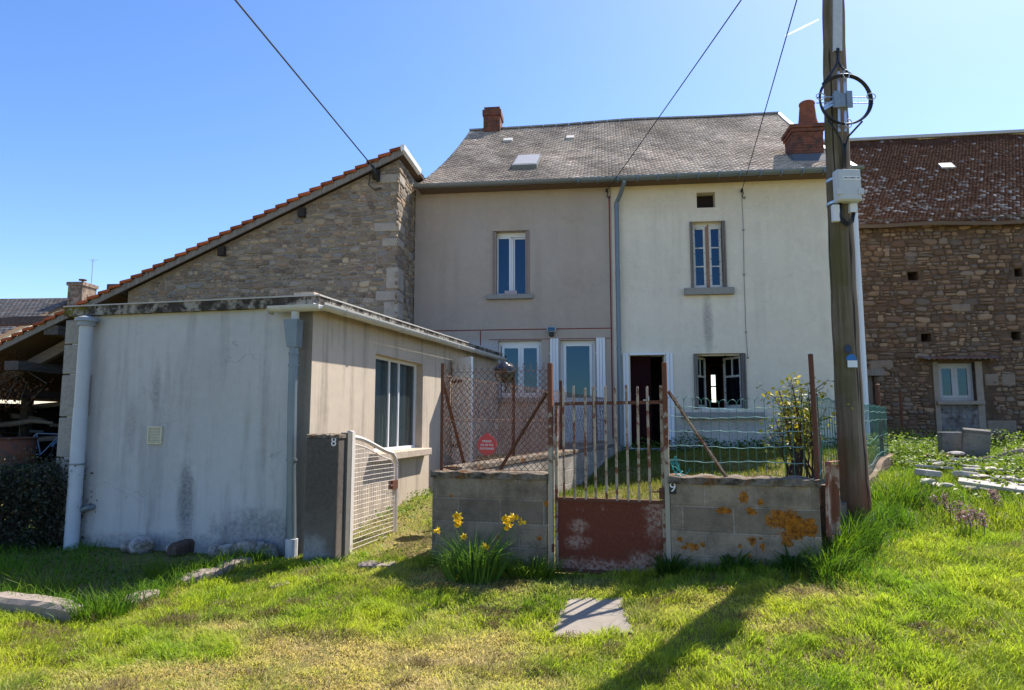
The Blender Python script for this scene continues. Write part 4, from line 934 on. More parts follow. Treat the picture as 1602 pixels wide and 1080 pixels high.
for k in range(30): mb.box((uB0+.3*k, -.22, zB-.05+.01*(k%3)), (uB0+.3*k+.08, .05, zB+.04))
mb.build('eave_board', OLDWOOD, barn)
# barn window in a rendered surround, blocks under it, corrugated hood
CONC = plain('raw_concrete', (.29,.245,.20), .95, .1, var=.35, sc=7, bump=.4)
zb_ = BN.px(1500, 680)[1]
mb = MB(); a, b = BN.px(1460, 600)[0], BN.px(1537, 600)[0]; mb.box((a, -.035, zb_-.1), (bW[0]-.002, .1, bW[3]+.03)); mb.box((bW[1]+.002, -.035, zb_-.1), (b, .1, bW[3]+.03)); mb.build('surround', CONC, barn)
MBK = brick('cinder_infill', (.24,.235,.225), (.15,.145,.14), .5, .21)
MB().box((bW[0]-.06, -.02, zb_-.3), (bW[1]+.06, .2, bW[2]-.10)).build('infill', MBK, barn)
MB().box((bW[0]-.10, -.14, bW[2]-.10), (bW[1]+.12, .2, bW[2]-.01)).build('sill', CONC, barn, bevel=.01)
mb = ring(MB(), bW[0]+.0, bW[1]-.0, bW[2], bW[3], .06, .12, .18); um_ = (bW[0]+bW[1])/2
for a, b in ((bW[0]+.06, um_), (um_+.002, bW[1]-.06)): ring(mb, a, b, bW[2]+.06, bW[3]-.06, .07, .10, .15)
wb = mb.build('window', plain('grey_paint', (.40,.40,.41), .7), barn)
for a, b in ((bW[0]+.13, um_-.07), (um_+.072, bW[1]-.13)): MB().box((a, .12, bW[2]+.13), (b, .126, bW[3]-.13)).build('pane', GLASS, wb)
a, z = BN.px(1435, 562); b, _ = BN.px(1556, 562); mb = MB(); n = 40; V = []; F = []
for k in range(n+1):
    u = a+(b-a)*k/n; h = .02*math.sin(k*2.2); V += [(u, .02, z+.07+h), (u, -.38, z-.02+h), (u, -.38, z-.035+h), (u, .02, z+.055+h)]
for k in range(n):
    for j in range(4): F.append((k*4+j, (k+1)*4+j, (k+1)*4+(j+1)%4, k*4+(j+1)%4))
F += [(0,1,2,3), tuple(n*4+i for i in (3,2,1,0))]
mb.add(V, F).build('corrugated_hood', rusty('corrugated_rust', (.20,.18,.17), (.15,.06,.035), .4, .6, 6), barn)
MB().box((bD[0]-.6, -.06, bD[3]), (bD[1]+.22, .3, bD[3]+.16)).build('lintel', GREYWOOD, barn)
MB().box((bD[0]-.5, .2, -.4), (bD[1]-.02, .26, bD[3]-.02)).build('door', plain('near_black_sheet', (.02,.016,.014)), barn)  # near-black sheet closing the doorway
MB().box((bD[1]-.10, .12, -.4), (bD[1], .19, bD[3]-.002)).build('door_frame', GREYWOOD, barn)
QUOINB = plain('barn_dressed', (.25,.195,.15), .95, .1, var=.4, sc=7, bump=.9)
# big pale stones in the barn wall
for x0, x1, y0, y1 in ((1360, 1397, 564, 580), (1488, 1518, 476, 488), (1566, 1588, 585, 604), (1540, 1562, 585, 604), (1544, 1590, 658, 680)):
    a, b, c, d = bh(x0, x1, y0, y1); MB().box((a, -.036, c), (b, .2, d)).build('dressed_stone', QUOINB, barn, bevel=.03)
# ------------------------------------------------------------------ neighbour's house far left
FY = 27.0
o = atY(60, 600, FY); FH = Fr((o.x, o.y, .4), rad(4))
far = empty('distant_house', FH.o, FH.th, 'distant house with a grey slate roof and a stone chimney behind the shed', 'house')
a = FH.px(-150, 466, 3)[0]; b, zr_ = FH.px(122, 466, 3); zE = FH.px(60, 560, -3)[1]
FSL = plain('far_slates', (.17,.15,.145), .8, .2, var=.4, sc=3)
mb = MB(); fs = lambda s, t: (a+(b-a)*s, -3+6*t, zE+(zr_-zE)*t)
frf = under(MB(), lambda s, t: (lambda p: (p[0], p[1], p[2]-.012))(fs(s, t)), 3, 3, .12).build('roof', ROOFUNDER, far)
tiles('slates', fs, 36, 40, .012, .8, lambda s, t: np.array([.155,.14,.13])*(.7+.6*RNG.random()), bpy.data.materials['slate'], frf)
mb = MB(); mb.hexa([(a, 3.02, zr_-.12), (b, 3.02, zr_-.12), (b, 9, zE-.12), (a, 9, zE-.12), (a, 3.02, zr_), (b, 3.02, zr_), (b, 9, zE), (a, 9, zE)]); mb.build('roof', FSL, far)
MB().prism([(-2.6, -1), (8.6, -1), (8.6, zE), (3, zr_-.15), (-2.6, zE+.2)], a+.1, b-.1, 'u').build('wall', mc, far)
c0, zc0 = FH.px(113, 478, 2.6); c1, zc1 = FH.px(143, 444, 2.6)
mb = MB(); mb.box((c0+.05, 2.2, zr_-1.2), (c1-.1, 3.1, zc1-.15)); mb.box((c0, 2.15, zc1-.15), (c1-.05, 3.15, zc1)); fch = mb.build('chimney', brick('pale_brick', (.36,.27,.21), (.3,.26,.22), .3, .14), far)
mb = MB(); mb.cyl(((c0+c1)/2, 2.6, zc1), ((c0+c1)/2, 2.6, zc1+.14), .04); mb.cyl(((c0+c1)/2, 2.6, zc1+.14), ((c0+c1)/2, 2.6, zc1+.19), .16); mb.build('cowl', RUST, fch)
mb = MB(); x0, z0_ = FH.px(141, 468, 3.2); x1, z1_ = FH.px(146, 405, 3.2); mb.tube([(x0, 3.2, z0_-.3), (x1, 3.2, z1_)], .022, 6); mb.bar((x1-.12, 3.1, z1_-.08), (x1+.08, 3.4, z1_-.02), .02, .02); mb.bar((x1-.1, 3.2, z1_-.14), (x1+.08, 3.2, z1_-.14), .015, .015)
mb.build('antenna', STEEL, far)
MB().prism([(.6, -.6), (5.2, -.6), (5.2, vz(-13)-.15), (.6, vz(-13)-.15)], -13.0, -12.9, 'u').build('wall', bpy.data.materials['shed_boards'], shed)  # unseen end wall, added to keep daylight out of the open shed
# ------------------------------------------------------------------ garden walls of cinder block
def blockmat(name, base, spots=(), lich=1.0, off=0.0):
    m = Mat(name, .95, .1); x = m.xyz(); b = m.n('ShaderNodeTexBrick'); b.inputs['Scale'].default_value = 1
    b.inputs['Brick Width'].default_value = .42; b.inputs['Row Height'].default_value = .217; b.inputs['Mortar Size'].default_value = .010; b.inputs['Mortar Smooth'].default_value = .4; b.offset = .45
    b.inputs['Color1'].default_value = (*base, 1); b.inputs['Color2'].default_value = (*[c*.55 for c in base], 1); b.inputs['Mortar'].default_value = (*[.9*c+.06 for c in base], 1)
    wob = m.noise(3, 3, .6, color=True); v = m.n('ShaderNodeVectorMath'); v.operation = 'MULTIPLY_ADD'; m.l(wob, v.inputs[0]); v.inputs[1].default_value = (.02,.02,.02); m.l(m.comb(m.math('ADD', x[0], off), m.math('ADD', x[2], -.012)), v.inputs[2]); m.l(v.outputs[0], b.inputs['Vector'])
    c = m.mix(m.mask(m.noise(3.5, 6, .7), .42, .66), b.outputs['Color'], tuple(k*.42 for k in base))
    c = m.mix(m.math('MULTIPLY', m.mask(m.noise(60, 5, .75), .5, .7), .55), c, tuple(k*.35 for k in base))
    wsp = m.mask(m.noise(38, 3, .6), .66, .70); c = m.mix(m.math('MULTIPLY', wsp, m.mask(m.noise(2.5, 3), .45, .6)), c, (.50,.48,.44))
    n7, n30, n90 = m.noise(9, 4, .6), m.noise(34, 5, .7), m.noise(80, 5, .75)
    for (u, z, ru, rz) in spots:
        a_ = m.math('DIVIDE', m.math('SUBTRACT', x[0], u), ru); b_ = m.math('DIVIDE', m.math('SUBTRACT', x[2], z), rz)
        d_ = m.math('SQRT', m.math('ADD', m.math('MULTIPLY', a_, a_), m.math('MULTIPLY', b_, b_)))
        d_ = m.math('ADD', d_, m.math('ADD', m.math('MULTIPLY', m.math('SUBTRACT', n7, .5), 2.6), m.math('MULTIPLY', m.math('SUBTRACT', n30, .5), 2.2)))
        k = m.math('MULTIPLY', m.ramp(d_, [(.86, 1.0), (1.0, 0.0)]), m.ramp(n90, [(.34, .35), (.50, 1.0)])); c = m.mix(k, c, m.mix(m.ramp(m.noise(24, 5, .75), [(.36, 0.0), (.64, 1.0)]), (.10,.028,.006), (.52,.185,.014)))
    m.color(c); h = m.math('ADD', m.math('MULTIPLY', b.outputs['Fac'], -.8), m.math('ADD', m.math('MULTIPLY', m.noise(70, 5, .75), .8), m.noise(8, 4))); m.bump(h, .8, .015); return m.m
CAPM = Mat('wall_cap', .95, .1); c = CAPM.mix(CAPM.mask(CAPM.noise(9, 6, .7), .45, .6), (.22,.18,.14), (.07,.055,.042)); c = CAPM.mix(CAPM.mask(CAPM.noise(5, 5, .65), .54, .62), c, (.15,.062,.018)); CAPM.color(c); CAPM.bump(CAPM.noise(30, 6, .7), .9, .02); CAPM = CAPM.m
ztop = .905
def gp(px, py): return G.px(px, py)
spR = [(*gp(1162, 778), .035, .05), (*gp(1190, 786), .03, .025), (*gp(1132, 799), .06, .03), (*gp(1176, 800), .05, .03), (*gp(1222, 812), .13, .075), (*gp(1248, 822), .10, .085), (*gp(1268, 826), .06, .09), (*gp(1240, 838), .12, .05), (*gp(1175, 847), .035, .04), (*gp(1063, 844), .02, .02), (*gp(1086, 856), .055, .045), (*gp(1190, 843), .02, .015), (*gp(1232, 850), .05, .03)]
for k in range(22): spR.append((gr0_u+.06+RNG.random()*(gr1_u-gr0_u-.1), .06+.30*RNG.random()**1.5, .010+.022*RNG.random(), .008+.02*RNG.random()))
spL = [(*gp(706, 776), .02, .02), (*gp(844, 843), .03, .028), (*gp(855, 788), .025, .03), (*gp(780, 842), .02, .02)]
def gwall(u0, u1, label, spots, off, base, extra=0.0):
    r = empty('garden_wall', G.w((u0+u1)/2, 0, 0), G.th, label, 'wall'); cx = (u0+u1)/2
    m = blockmat('cinder_block', base, [(u-cx, z, a, b) for u, z, a, b in spots], off=off)
    mb = MB(); hw = (u1-u0)/2
    n = 26; prof = []
    mb.box((-hw, 0, -.4), (hw, GWALL_T, ztop-.062)); mb.build('block_wall', m, r, bevel=.006)
    V = []; F = []
    for k in range(n+1):
        u = -hw-.015 + (2*hw+.03)*k/n; j = [.012*math.sin(k*5.1+i) + .008*random.random() for i in range(4)]
        V += [(u, -.022+j[0], ztop-.062), (u, -.025+j[1], ztop-.008+j[2]*.5), (u, GWALL_T+.03, ztop+j[3]*.8), (u, GWALL_T+.03, ztop-.062)]
    for k in range(n):
        for i in range(4): F.append((4*k+i, 4*k+4+i, 4*k+4+(i+1)%4, 4*k+(i+1)%4))
    F += [(0,1,2,3), tuple(4*n+i for i in (3,2,1,0))]
    MB().add(V, F).build('coping', CAPM, r)
    return r
gwall(gl_u, -.035, 'low block wall behind the daffodils, topped by rusty chain link', spL, .1, (.33,.255,.185))
gwall(gr0_u+.015, gr1_u, 'low block wall with large orange lichen patches, right of the rusty gate', spR, .3, (.39,.30,.215))
bwall = empty('boundary_wall', RW.o + RW.u*.3, RW.th, 'long block wall running back from the chain link corner to the house', 'wall')
BWL = RW.len - .5
MB().box((-.08, -.2, -.5), (BWL-.1, -.0, .87)).build('block_wall', blockmat('boundary_block', (.46,.40,.33)), bwall, bevel=.006)
MB().box((-.085, -.215, .873), (4.55, .02, .935)).build('coping', CAPM, bwall, bevel=.01)
MB().box((4.56, -.205, .872), (BWL-.1, .01, .905)).build('coping', CAPM, bwall, bevel=.01)
# right-hand kerb wall under the green fence
rwall = empty('kerb_wall', FW.o, FW.th, 'crumbling low kerb wall under the receding green wire fence', 'wall')
n = 24; V = []; F = []
for k in range(n+1):
    u = .15+(FW.len-.3)*k/n; p = FW.w(u, 0, 0); g = max(gz(p.x+.25, p.y-.1), gz(p.x-.3, p.y)); t = max(.44 - .2*min(1, k/4), g-.5+.06) if k > 2 else .56
    j = .03*random.random()
    V += [(u, -.09, -.6), (u, -.09+j, t), (u, .09-j, t+j*.5), (u, .09, -.6)]
for k in range(n):
    for i in range(4): F.append((4*k+i, 4*k+4+i, 4*k+4+(i+1)%4, 4*k+(i+1)%4))
F += [(0,1,2,3), tuple(4*n+i for i in (3,2,1,0))]
MB().add(V, F).build('kerb', blockmat('kerb_block', (.30,.22,.16)), rwall)
# ------------------------------------------------------------------ iron gate
gu0, gu1 = G.px(866, 700)[0], G.px(1038, 700)[0]
gate = empty('iron_gate', G.w(0, .05, 0), G.th, 'rusty iron garden gate with upright bars over a solid lower panel', 'gate')
zr0, zr1 = .055, .675; zt_ = 1.555; zbar = G.px(950, 604)[1]
PANEL = Mat('rust_panel', .8, .25); f = PANEL.noise(2.3, 7, .65); c = PANEL.mix(PANEL.noise(40, 5, .7), (.075,.018,.010), (.21,.055,.03))
c = PANEL.mix(PANEL.mask(PANEL.noise(4.5, 6, .7), .63, .70), c, (.34,.20,.15))
for (u, z, a, b) in ((gu0+.22, .42, .08, .06), (gu0+.20, .30, .10, .05), (gu1-.07, .52, .10, .14), (gu0+.45, .08, .6, .06), (gu1-.12, .15, .2, .08)): c = PANEL.mix(PANEL.math('MULTIPLY', PANEL.math('MULTIPLY', PANEL.spot(u, z, a, b, .6, 3.0), PANEL.mask(PANEL.noise(30, 6, .75), .40, .56)), .9), c, (.36,.24,.19))
PANEL.color(c); PANEL.bump(PANEL.noise(70, 5, .7), .5, .005)
MB().box((gu0+.006, .004, zr0), (gu1-.006, .016, zr1-.02)).build('panel', PANEL.m, gate)
mb = MB(); mb.box((gu0, -.012, zr1-.018), (gu1, .028, zr1+.012)); mb.build('rail', RUST, gate)
mb = MB(); mb.box((gu0, -.010, zr0-.04), (gu1, .026, zr0)); mb.build('rail', RUST, gate)
zl, zrr = G.px(866, 632)[1], G.px(1038, 629)[1]
mb = MB(); mb.bar((gu0, .008, zl), (gu1, .008, zrr), .036, .030); mb.build('rail', RUST, gate)
for s, u in ((0, gu0+.014), (1, gu1-.014)):
    mb = MB(); mb.box((u-.014, -.0095, zr0), (u+.014, .0255, (zt_ if s == 0 else zbar))); mb.build('stile', RUSTPAINT, gate)
for k, x in enumerate((880.5, 897.5, 914.5, 930, 946.5, 963, 980.5, 997.5, 1014.5)):
    u = G.px(x, 690)[0]; mb = MB(); dz_ = .012*math.sin(k*2.3); l = .006*math.sin(k*3.7)
    mb.tube([(u, -.012, zr1), (u+l*.5, -.022, 1.2), (u+l, -.022, zbar+dz_-.012), (u+l, -.022, zbar+dz_)], [.0115, .0115, .0115, .006], 8); mb.build('bar', RUSTPAINT, gate)
mb = MB(); mb.box((gu1-.05, -.03, .70), (gu1-.005, -.012, .80)); mb.tube([(gu1-.11, -.035, .765), (gu1+.02, -.035, .77)], .008, 6); mb.build('latch', RUST, gate)
RUSTTOP = Mat('rusty_post', .8, .25); f = RUSTTOP.math('ADD', RUSTTOP.noise(11, 7, .7), RUSTTOP.math('MULTIPLY', RUSTTOP.math('SUBTRACT', RUSTTOP.xyz()[2], 1.05), -.38)); r_ = RUSTTOP.mix(RUSTTOP.noise(60, 4, .7), (.075,.026,.014), (.22,.085,.045))
RUSTTOP.color(RUSTTOP.mix(RUSTTOP.mask(f, .40, .49), r_, (.36,.31,.235))); RUSTTOP.bump(f, .4, .006); RUSTTOP = RUSTTOP.m
for x, lab, zt2 in ((860.5, 'rusty cream gate post at the daffodil side of the iron gate', G.px(858, 568)[1]), (1042.5, 'rusty cream gate post beside the black number nine plate', G.px(1042, 567)[1])):
    u = G.px(x, 720)[0]; r = empty('gate_post', G.w(u, .03, 0), G.th, lab, 'post', 'posts of the iron gate')
    mb = MB(); mb.box((-.021, -.03, -.3), (.021, .03, zt2)); mb.build('shaft', RUSTTOP, r, bevel=.005)
    s = 1 if x < 900 else -1
    mb = MB()
    for z in (.2, 1.35):
        if x < 900: MB().cyl((s*.022, -.025, z), (s*.022, -.025, z+.07), .014, 8).build('hinge', RUST, r)
# slanting stays
def stay(p, q, lab, w_=.035):
    p, q = Vector(p), Vector(q); mb = MB(); mb.bar(p, q, w_, .008); mb.bar(p+Vector((0,.015,0)), q+Vector((0,.015,0)), .006, .03); return tag(mb.build('stay', RUSTPAINT if 'pale' in lab else RUST, origin=tuple(q)), lab, 'stay')
def gw(x, y, v): u, z = G.px(x, y, v); return G.w(u, v, z)
stay(gw(856, 614, .06), gw(782, 735, .06), 'brown rusty stay slanting from the gate post to the chain link wall', .045)
stay(gw(1046, 612, .06), gw(1138, 748, .06), 'pale rusty stay slanting down onto the lichen spotted wall', .04)
# ------------------------------------------------------------------ chain link fence
clf = empty('chain_link_fence', G.w(gl_u+.05, .1, ztop), G.th, 'rusty chain link fence turning the corner above the block wall', 'fence')
CL = rusty('rusted_wire', (.24,.19,.16), (.14,.060,.036), .5, .64, 6)
zc1 = G.px(697, 573, .1)[1] - ztop
def chain(mb, P0, P1, z0, z1, pitch=.062, r=.0031):
    P0, P1 = Vector(P0), Vector(P1); L = (P1-P0).length; d = (P1-P0)/L; h = z1-z0; nrm = Vector((-d.y, d.x, 0))
    n = int((L+h)/pitch)
    for k in range(n+1):
        for sg in (0, 1):
            s0 = k*pitch - h; a, b = max(0, s0), min(L, s0+h)
            if b - a < .02: continue
            za, zb = z0+(a-s0), z0+(b-s0)
            if sg: a, b = L-a, L-b
            q = (random.random()-.5)*.012
            p = P0+d*a+nrm*(.004*sg)+Vector((0,0,za)); q_ = P0+d*b+nrm*(.004*sg+q)+Vector((0,0,zb)); m_ = (p+q_)/2 + nrm*q
            mb.tube([p, m_, q_], r, 3, False)
uE = -.045 - (gl_u+.05)
mb = MB(); chain(mb, (0, 0, 0), (uE, 0, 0), .01, zc1-.03)
for z in (.02, zc1*.47, zc1-.06): mb.tube([(0, 0, z), (uE/2, .01, z-.012), (uE, 0, z)], .0022, 4)
for k in range(16): x = uE*k/16+.03; mb.bar((x-.012, 0, zc1-.035), (x+.004, 0, zc1+.012), .003, .003); mb.bar((x+.012, 0, zc1-.035), (x-.004, 0, zc1+.012), .003, .003)
mb.build('front_mesh', CL, clf)
# into the frame of the fence root
def clw(p): d = Vector(p) - clf.location; return Vector((d.dot(G.u), d.dot(G.v), d.z))
s0, s1 = clw(RW.w(.38, .1, ztop+.02)), clw(RW.w(RW.len-.35, .1, ztop+.02))
mb = MB(); zc2 = G.px(697, 575, .1)[1] - ztop
chain(mb, (s0.x, s0.y, 0), (s1.x, s1.y, 0), .03, zc2-.04, .072, .0032)
for z in (.04, zc2*.5, zc2-.06): mb.tube([(s0.x, s0.y, z), ((s0.x+s1.x)/2, (s0.y+s1.y)/2, z-.02), (s1.x, s1.y, z)], .0024, 4)
mb.build('side_mesh', CL, clf)
def fpost(p, h, wd, lab=None):
    mb = MB(); mb.bar((p.x, p.y, -.25), (p.x, p.y, h), wd, .005); mb.bar((p.x+.0, p.y+.012, -.25), (p.x, p.y+.012, h), .005, .028); return mb.build('post', RUST, clf)
fpost(Vector((0, 0, 0)), zc1+.03, .032)
for x, top in ((803, 575), (877, 598), (928, 605)):
    u, z = RW.px(x, top, .1); fpost(clw(RW.w(u, .1, 0)), min(zc2+.14, z - ztop+.1), .05)
q = clw(RW.w(.35+.8, .1, 0)); mb = MB(); mb.bar((.0, .01, zc1-.15), (q.x*.75, q.y*.75, .02), .035, .006); mb.build('brace', RUST, clf)
# plastic bag over one fence post
u, z = RW.px(790, 580, .1); pb = RW.w(u, .1, z); mb = MB(); bm = bmesh.new(); bmesh.ops.create_icosphere(bm, subdivisions=3, radius=.13)
for v in bm.verts:
    nn_ = math.sin(v.co.x*40+2)*math.sin(v.co.y*37)*math.sin(v.co.z*33+1); v.co *= 1 + .22*nn_; v.co.z *= .85 + .9*max(0, -v.co.z/.13)*.5; v.co.x *= 1.1
mb.add([tuple(v.co + pb) for v in bm.verts], [tuple(v.index for v in f.verts) for f in bm.faces]); bm.free()
tag(mb.build('plastic_bag', plain('black_plastic', (.02,.02,.022), .18, .6, var=.2), origin=tuple(pb), smooth=True), 'crumpled black plastic bag pulled over a chain link post', 'bag')
# red notice
u, z = G.px(762, 696.5, .085); rr = G.px(777, 697, .085)[0]-u
sg = empty('notice_disc', G.w(u, .085, z-rr), G.th, 'round red no parking notice hanging on the rusty chain link', 'sign')
REDP = plain('red_enamel', (.50,.03,.035), .4, .5, var=.12)
pl = [(rr*math.cos(t), rr+rr*math.sin(t)) for t in np.linspace(math.pi*.5+.28, math.pi*2.5-.28, 44)] + [(rr*.17, 2*rr+.018), (-rr*.17, 2*rr+.018)]
MB().prism(pl, -.004, .004).build('disc', REDP, sg)
WT_ = plain('white_letters', (.78,.74,.72), .5, .3, var=.05)
for i, (tx, s_) in enumerate((('PRIERE', .050), ('DE NE PAS', .050), ('STATIONNER', .046))):
    t = textmesh(tx, s_*rr/.115*1.08, WT_, 'lettering', sg); t.location = (0, -.006, rr*1.36 - i*rr*.36); wt_ = (.95, 1.30, 1.50)[i]*rr/max(v.co.x for v in t.data.vertices)/2; ht_ = .23*rr/max(v.co.y for v in t.data.vertices)/2; t.scale = (wt_, ht_, 1)
# number nine plate, number eight on its pillar
u, z = G.px(1052.5, 763); n9 = empty('number_plate', G.w(u, -.002, z), G.th, 'small black plate with a white number nine', 'house number')
MB().box((-.030, -.006, -.056), (.030, -.0, .056)).build('plate', BLACK, n9, bevel=.004)
t = textmesh('9', .118, WT_, 'numeral', n9); t.location = (0, -.008, 0)
pu0, pu1 = A.px(477, 780, -.25)[0], A.px(527, 780, -.25)[0]; pt = A.px(500, 681, -.25)[1]
pil = empty('gate_pillar', A.w((pu0+pu1)/2, -.25, 0), A.th, 'dark stained concrete pillar with a white number eight, beside the small mesh gate', 'pillar')
mp = plaster('pillar_render', (.16,.132,.112), (.03,.026,.022), .95, .5, stains=[(-.02, .9, .3, .45, .5, .9, .7, (.06,.05,.045)), (-.1, .1, .18, .18, .4, .9, .7, (.42,.41,.40))]).m
hw = (pu1-pu0)/2
MB().box((-hw, 0, -.4), (hw, .30, pt-.03)).build('shaft', mp, pil, bevel=.012)
n = 14; V = []; F = []
for k in range(n+1):
    u = -hw-.01+(2*hw+.02)*k/n; j = [.016*random.random() for i in range(3)]; V += [(u, -.012+j[0], pt-.03), (u, -.012+j[0], pt-.005+j[1]), (u, .31, pt+j[2]), (u, .31, pt-.03)]
for k in range(n):
    for i in range(4): F.append((4*k+i, 4*k+4+i, 4*k+4+(i+1)%4, 4*k+(i+1)%4))
F += [(0,1,2,3), tuple(4*n+i for i in (3,2,1,0))]
MB().add(V, F).build('coping', CAPM, pil)
u, z = A.px(522.5, 692, -.25); n8 = textmesh('8', .125, WT_, 'numeral'); n8.location = A.w(u, -.256, z); n8.rotation_euler = (rad(90), 0, -A.th); tag(n8, 'white number eight on the dark concrete pillar', 'house number')
# ------------------------------------------------------------------ small mesh gate, open inwards
p0 = atY(545, 862, 7.13); p1 = atY(618, 838, 8.2)
class F2(Fr):
    def __init__(s, a, b):
        s.o = Vector((a.x, a.y, .20)); d = Vector((b.x-a.x, b.y-a.y, 0)); s.len = d.length; s.u = d.normalized(); s.v = Vector((-s.u.y, s.u.x, 0)); s.th = -math.atan2(s.u.y, s.u.x)
SG = F2(p0, p1); LG = SG.len
sgate = empty('mesh_gate', SG.o, SG.th, 'white wire mesh pedestrian gate with a curved top, standing open', 'gate')
zh = SG.px(546, 680)[1]; ze = SG.px(617, 716)[1]; zb0 = .03
CREAMP = rusty('cream_gate_paint', (.62,.56,.50), (.28,.13,.08), .33, .40, 10)
def top(t): t = min(1, max(0, t)); s = t*t*(3-2*t); return zh-.03 + (ze+.05-zh+.03)*s - (0 if t < .86 else ((t-.86)/.14)**2.2*.12)
mb = MB(); pts = [(LG*k/20, 0, top(k/20)) for k in range(21)]; mb.tube(pts + [(LG, 0, zb0+.02)], .024, 8); mb.tube([(.03, 0, top(0)-.09)] + [(LG*k/20*.96+.02, 0, top(k/20)-.075) for k in range(1, 20)] + [(LG-.05, 0, zb0+.05)], .009, 6)
mb.tube([(0, 0, zb0), (LG, 0, zb0)], .026, 8); mb.build('frame', CREAMP, sgate)
mb = MB(); mb.box((-.03, -.03, -.05), (.03, .03, zh+.03)); mb.box((-.06, -.02, zh+.03), (.05, .02, zh+.04)); mb.build('hinge_stile', CREAMP, sgate)
MB().box((-.125, -.03, -.3), (-.045, .05, zh+.02)).build('post', plain('grey_post', (.15,.14,.125), .8), sgate)
mb = MB(); nw_ = 27
for k in range(nw_): x = .05 + (LG-.1)*k/(nw_-1); mb.tube([(x, .004, zb0+.02), (x+.004*math.sin(k*9), .008*math.sin(k), (zb0+top(x/LG))/2), (x, .004, top(x/LG)-.06)], .0026, 4, False)
z = zb0+.07
while z < zh-.12:
    xs = [k/40 for k in range(41) if top(k/40)-.07 > z]
    if xs: mb.tube([(.03, -.002, z), (max(xs)*LG*.5, -.004+.008*math.sin(z*31), z+.004), (max(.05, max(xs)*LG-.03), -.002, z)], .0026, 4, False)
    z += .048
mb.build('wire_mesh', CREAMP, sgate)
mb = MB(); mb.box((LG-.16, -.035, .62), (LG-.02, .02, .72)); mb.tube([(LG-.22, -.03, .665), (LG-.15, -.03, .665)], .012, 6); mb.build('lock', RUST, sgate)
# ------------------------------------------------------------------ green wire fence on the right
GRN = plain('green_plastic_wire', (.035,.16,.12), .4, .5, var=.2); SILV = plain('worn_green_wire', (.22,.38,.36), .35, .5, .3, .3, 12)
gf = empty('wire_fence', G.w(gr0_u, .1, ztop), G.th, 'green wire fence with hooped tops, above the lichen wall and along the kerb', 'fence')
zg = G.px(1150, 620, .1)[1] - ztop; Wg = gr1_u - gr0_u - .04
def greenmesh(mb, mh, P, z0f, ztf, step=.075, levels=(.0, .14, .35, .58, .80), hoops=True, r=.0026):
    n = len(P)
    L = [0]
    for a, b in zip(P[:-1], P[1:]): L.append(L[-1]+(b-a).length)
    def at(s):
        k = max(0, min(n-2, next((i for i in range(n-1) if L[i+1] >= s), n-2))); return P[k] + (P[k+1]-P[k])*((s-L[k])/(L[k+1]-L[k]))
    m = int(L[-1]/step)
    for k in range(m+1):
        p = at(k*step); sag = .012*math.sin(k*.7)
        zt2 = ztf(k*step)+sag
        mb.tube([(p.x, p.y, z0f(k*step)), (p.x+.006*math.sin(k*3), p.y, (zt2+z0f(k*step))/2), (p.x, p.y, zt2-(.045 if hoops else 0))], r, 4, False)
        if hoops and k < m:
            q = at((k+1)*step); zq = ztf((k+1)*step)+.012*math.sin((k+1)*.7)
            mb.tube([p+(q-p)*(.5-.5*math.cos(t)) + Vector((0, .004*(k % 2), zt2-.045+(zq-zt2)*(.5-.5*math.cos(t))+.045*math.sin(t))) for t in np.linspace(0, math.pi, 7)], r, 4, False)
    for i, f in enumerate(levels):
        pts = []
        for k in range(0, m*2+1):
            s = k*step/2; p = at(min(s, L[-1])); a, b = z0f(s), ztf(s)-.09; pts.append((p.x, p.y-.003, b-(b-a)*f + .004*math.sin(k*1.6+i) + .007*math.sin(k*.31+i*2)))
        mh.tube(pts, r*1.25, 4, False)
mb, mh = MB(), MB()
P = [Vector((0, 0, 0)), Vector((Wg*.5, .01, 0)), Vector((Wg, 0, 0))]
greenmesh(mb, mh, P, lambda s: .01, lambda s: zg-.02*math.sin(s*2.4))
mb.build('upright_wires', GRN, gf); mh.build('line_wires', SILV, gf)
def gfl(p): d = Vector(p) - gf.location; return Vector((d.dot(G.u), d.dot(G.v), d.z))
mb, mh = MB(), MB()
fz0, fz1 = FW.px(1282, 622)[1], FW.px(1400, 640)[1]
PF = [FW.w(s, 0, 0) for s in np.linspace(.06, FW.len-.2, 9)]; PL = [gfl(p) for p in PF]
zgl = [max(gz(p.x+.2, p.y), gz(p.x-.2, p.y)) - gf.location.z for p in PF]
Lf = FW.len-.26
greenmesh(mb, mh, [Vector((p.x, p.y, 0)) for p in PL], lambda s: float(np.interp(s, np.linspace(0, Lf, 9), zgl))+.05, lambda s: FW.o.z + fz0 + (fz1-fz0)*s/Lf - gf.location.z, .075, (.0, .16, .5, .86), True)
mb.build('upright_wires', GRN, gf); mh.build('line_wires', SILV, gf)
def tubepost(p, zb, zt_, lab, grp='rusty posts of the green fence', r=.022):
    mb = MB(); mb.tube([(p.x, p.y, zb), (p.x+.01, p.y, (zb+zt_)/2), (p.x, p.y, zt_)], [r, r, r*.95], 10); mb.tube([(p.x, p.y, zt_), (p.x, p.y, zt_+.012)], [r*1.15, r*.6], 10)
    return tag(mb.build('fence_post', RUST, origin=(p.x, p.y, zb)), lab, 'post', grp)
pp_ = gw(1268, 556, .12); tubepost(pp_, .9, pp_.z, 'tall thin rusty post at the right end of the lichen wall')
u, z = FW.px(1373, 602, .05); p = FW.w(u, .05, 0); tubepost(p, gz(p.x, p.y)-.2, FW.o.z+z, 'rusty post far along the green fence, behind the utility pole', r=.03)
u, z = FW.px(1283, 630, .05); p = FW.w(.5, .05, 0); tubepost(p, .8, 1.85, 'leaning rusty post just behind the tall post by the rose bush', r=.028)
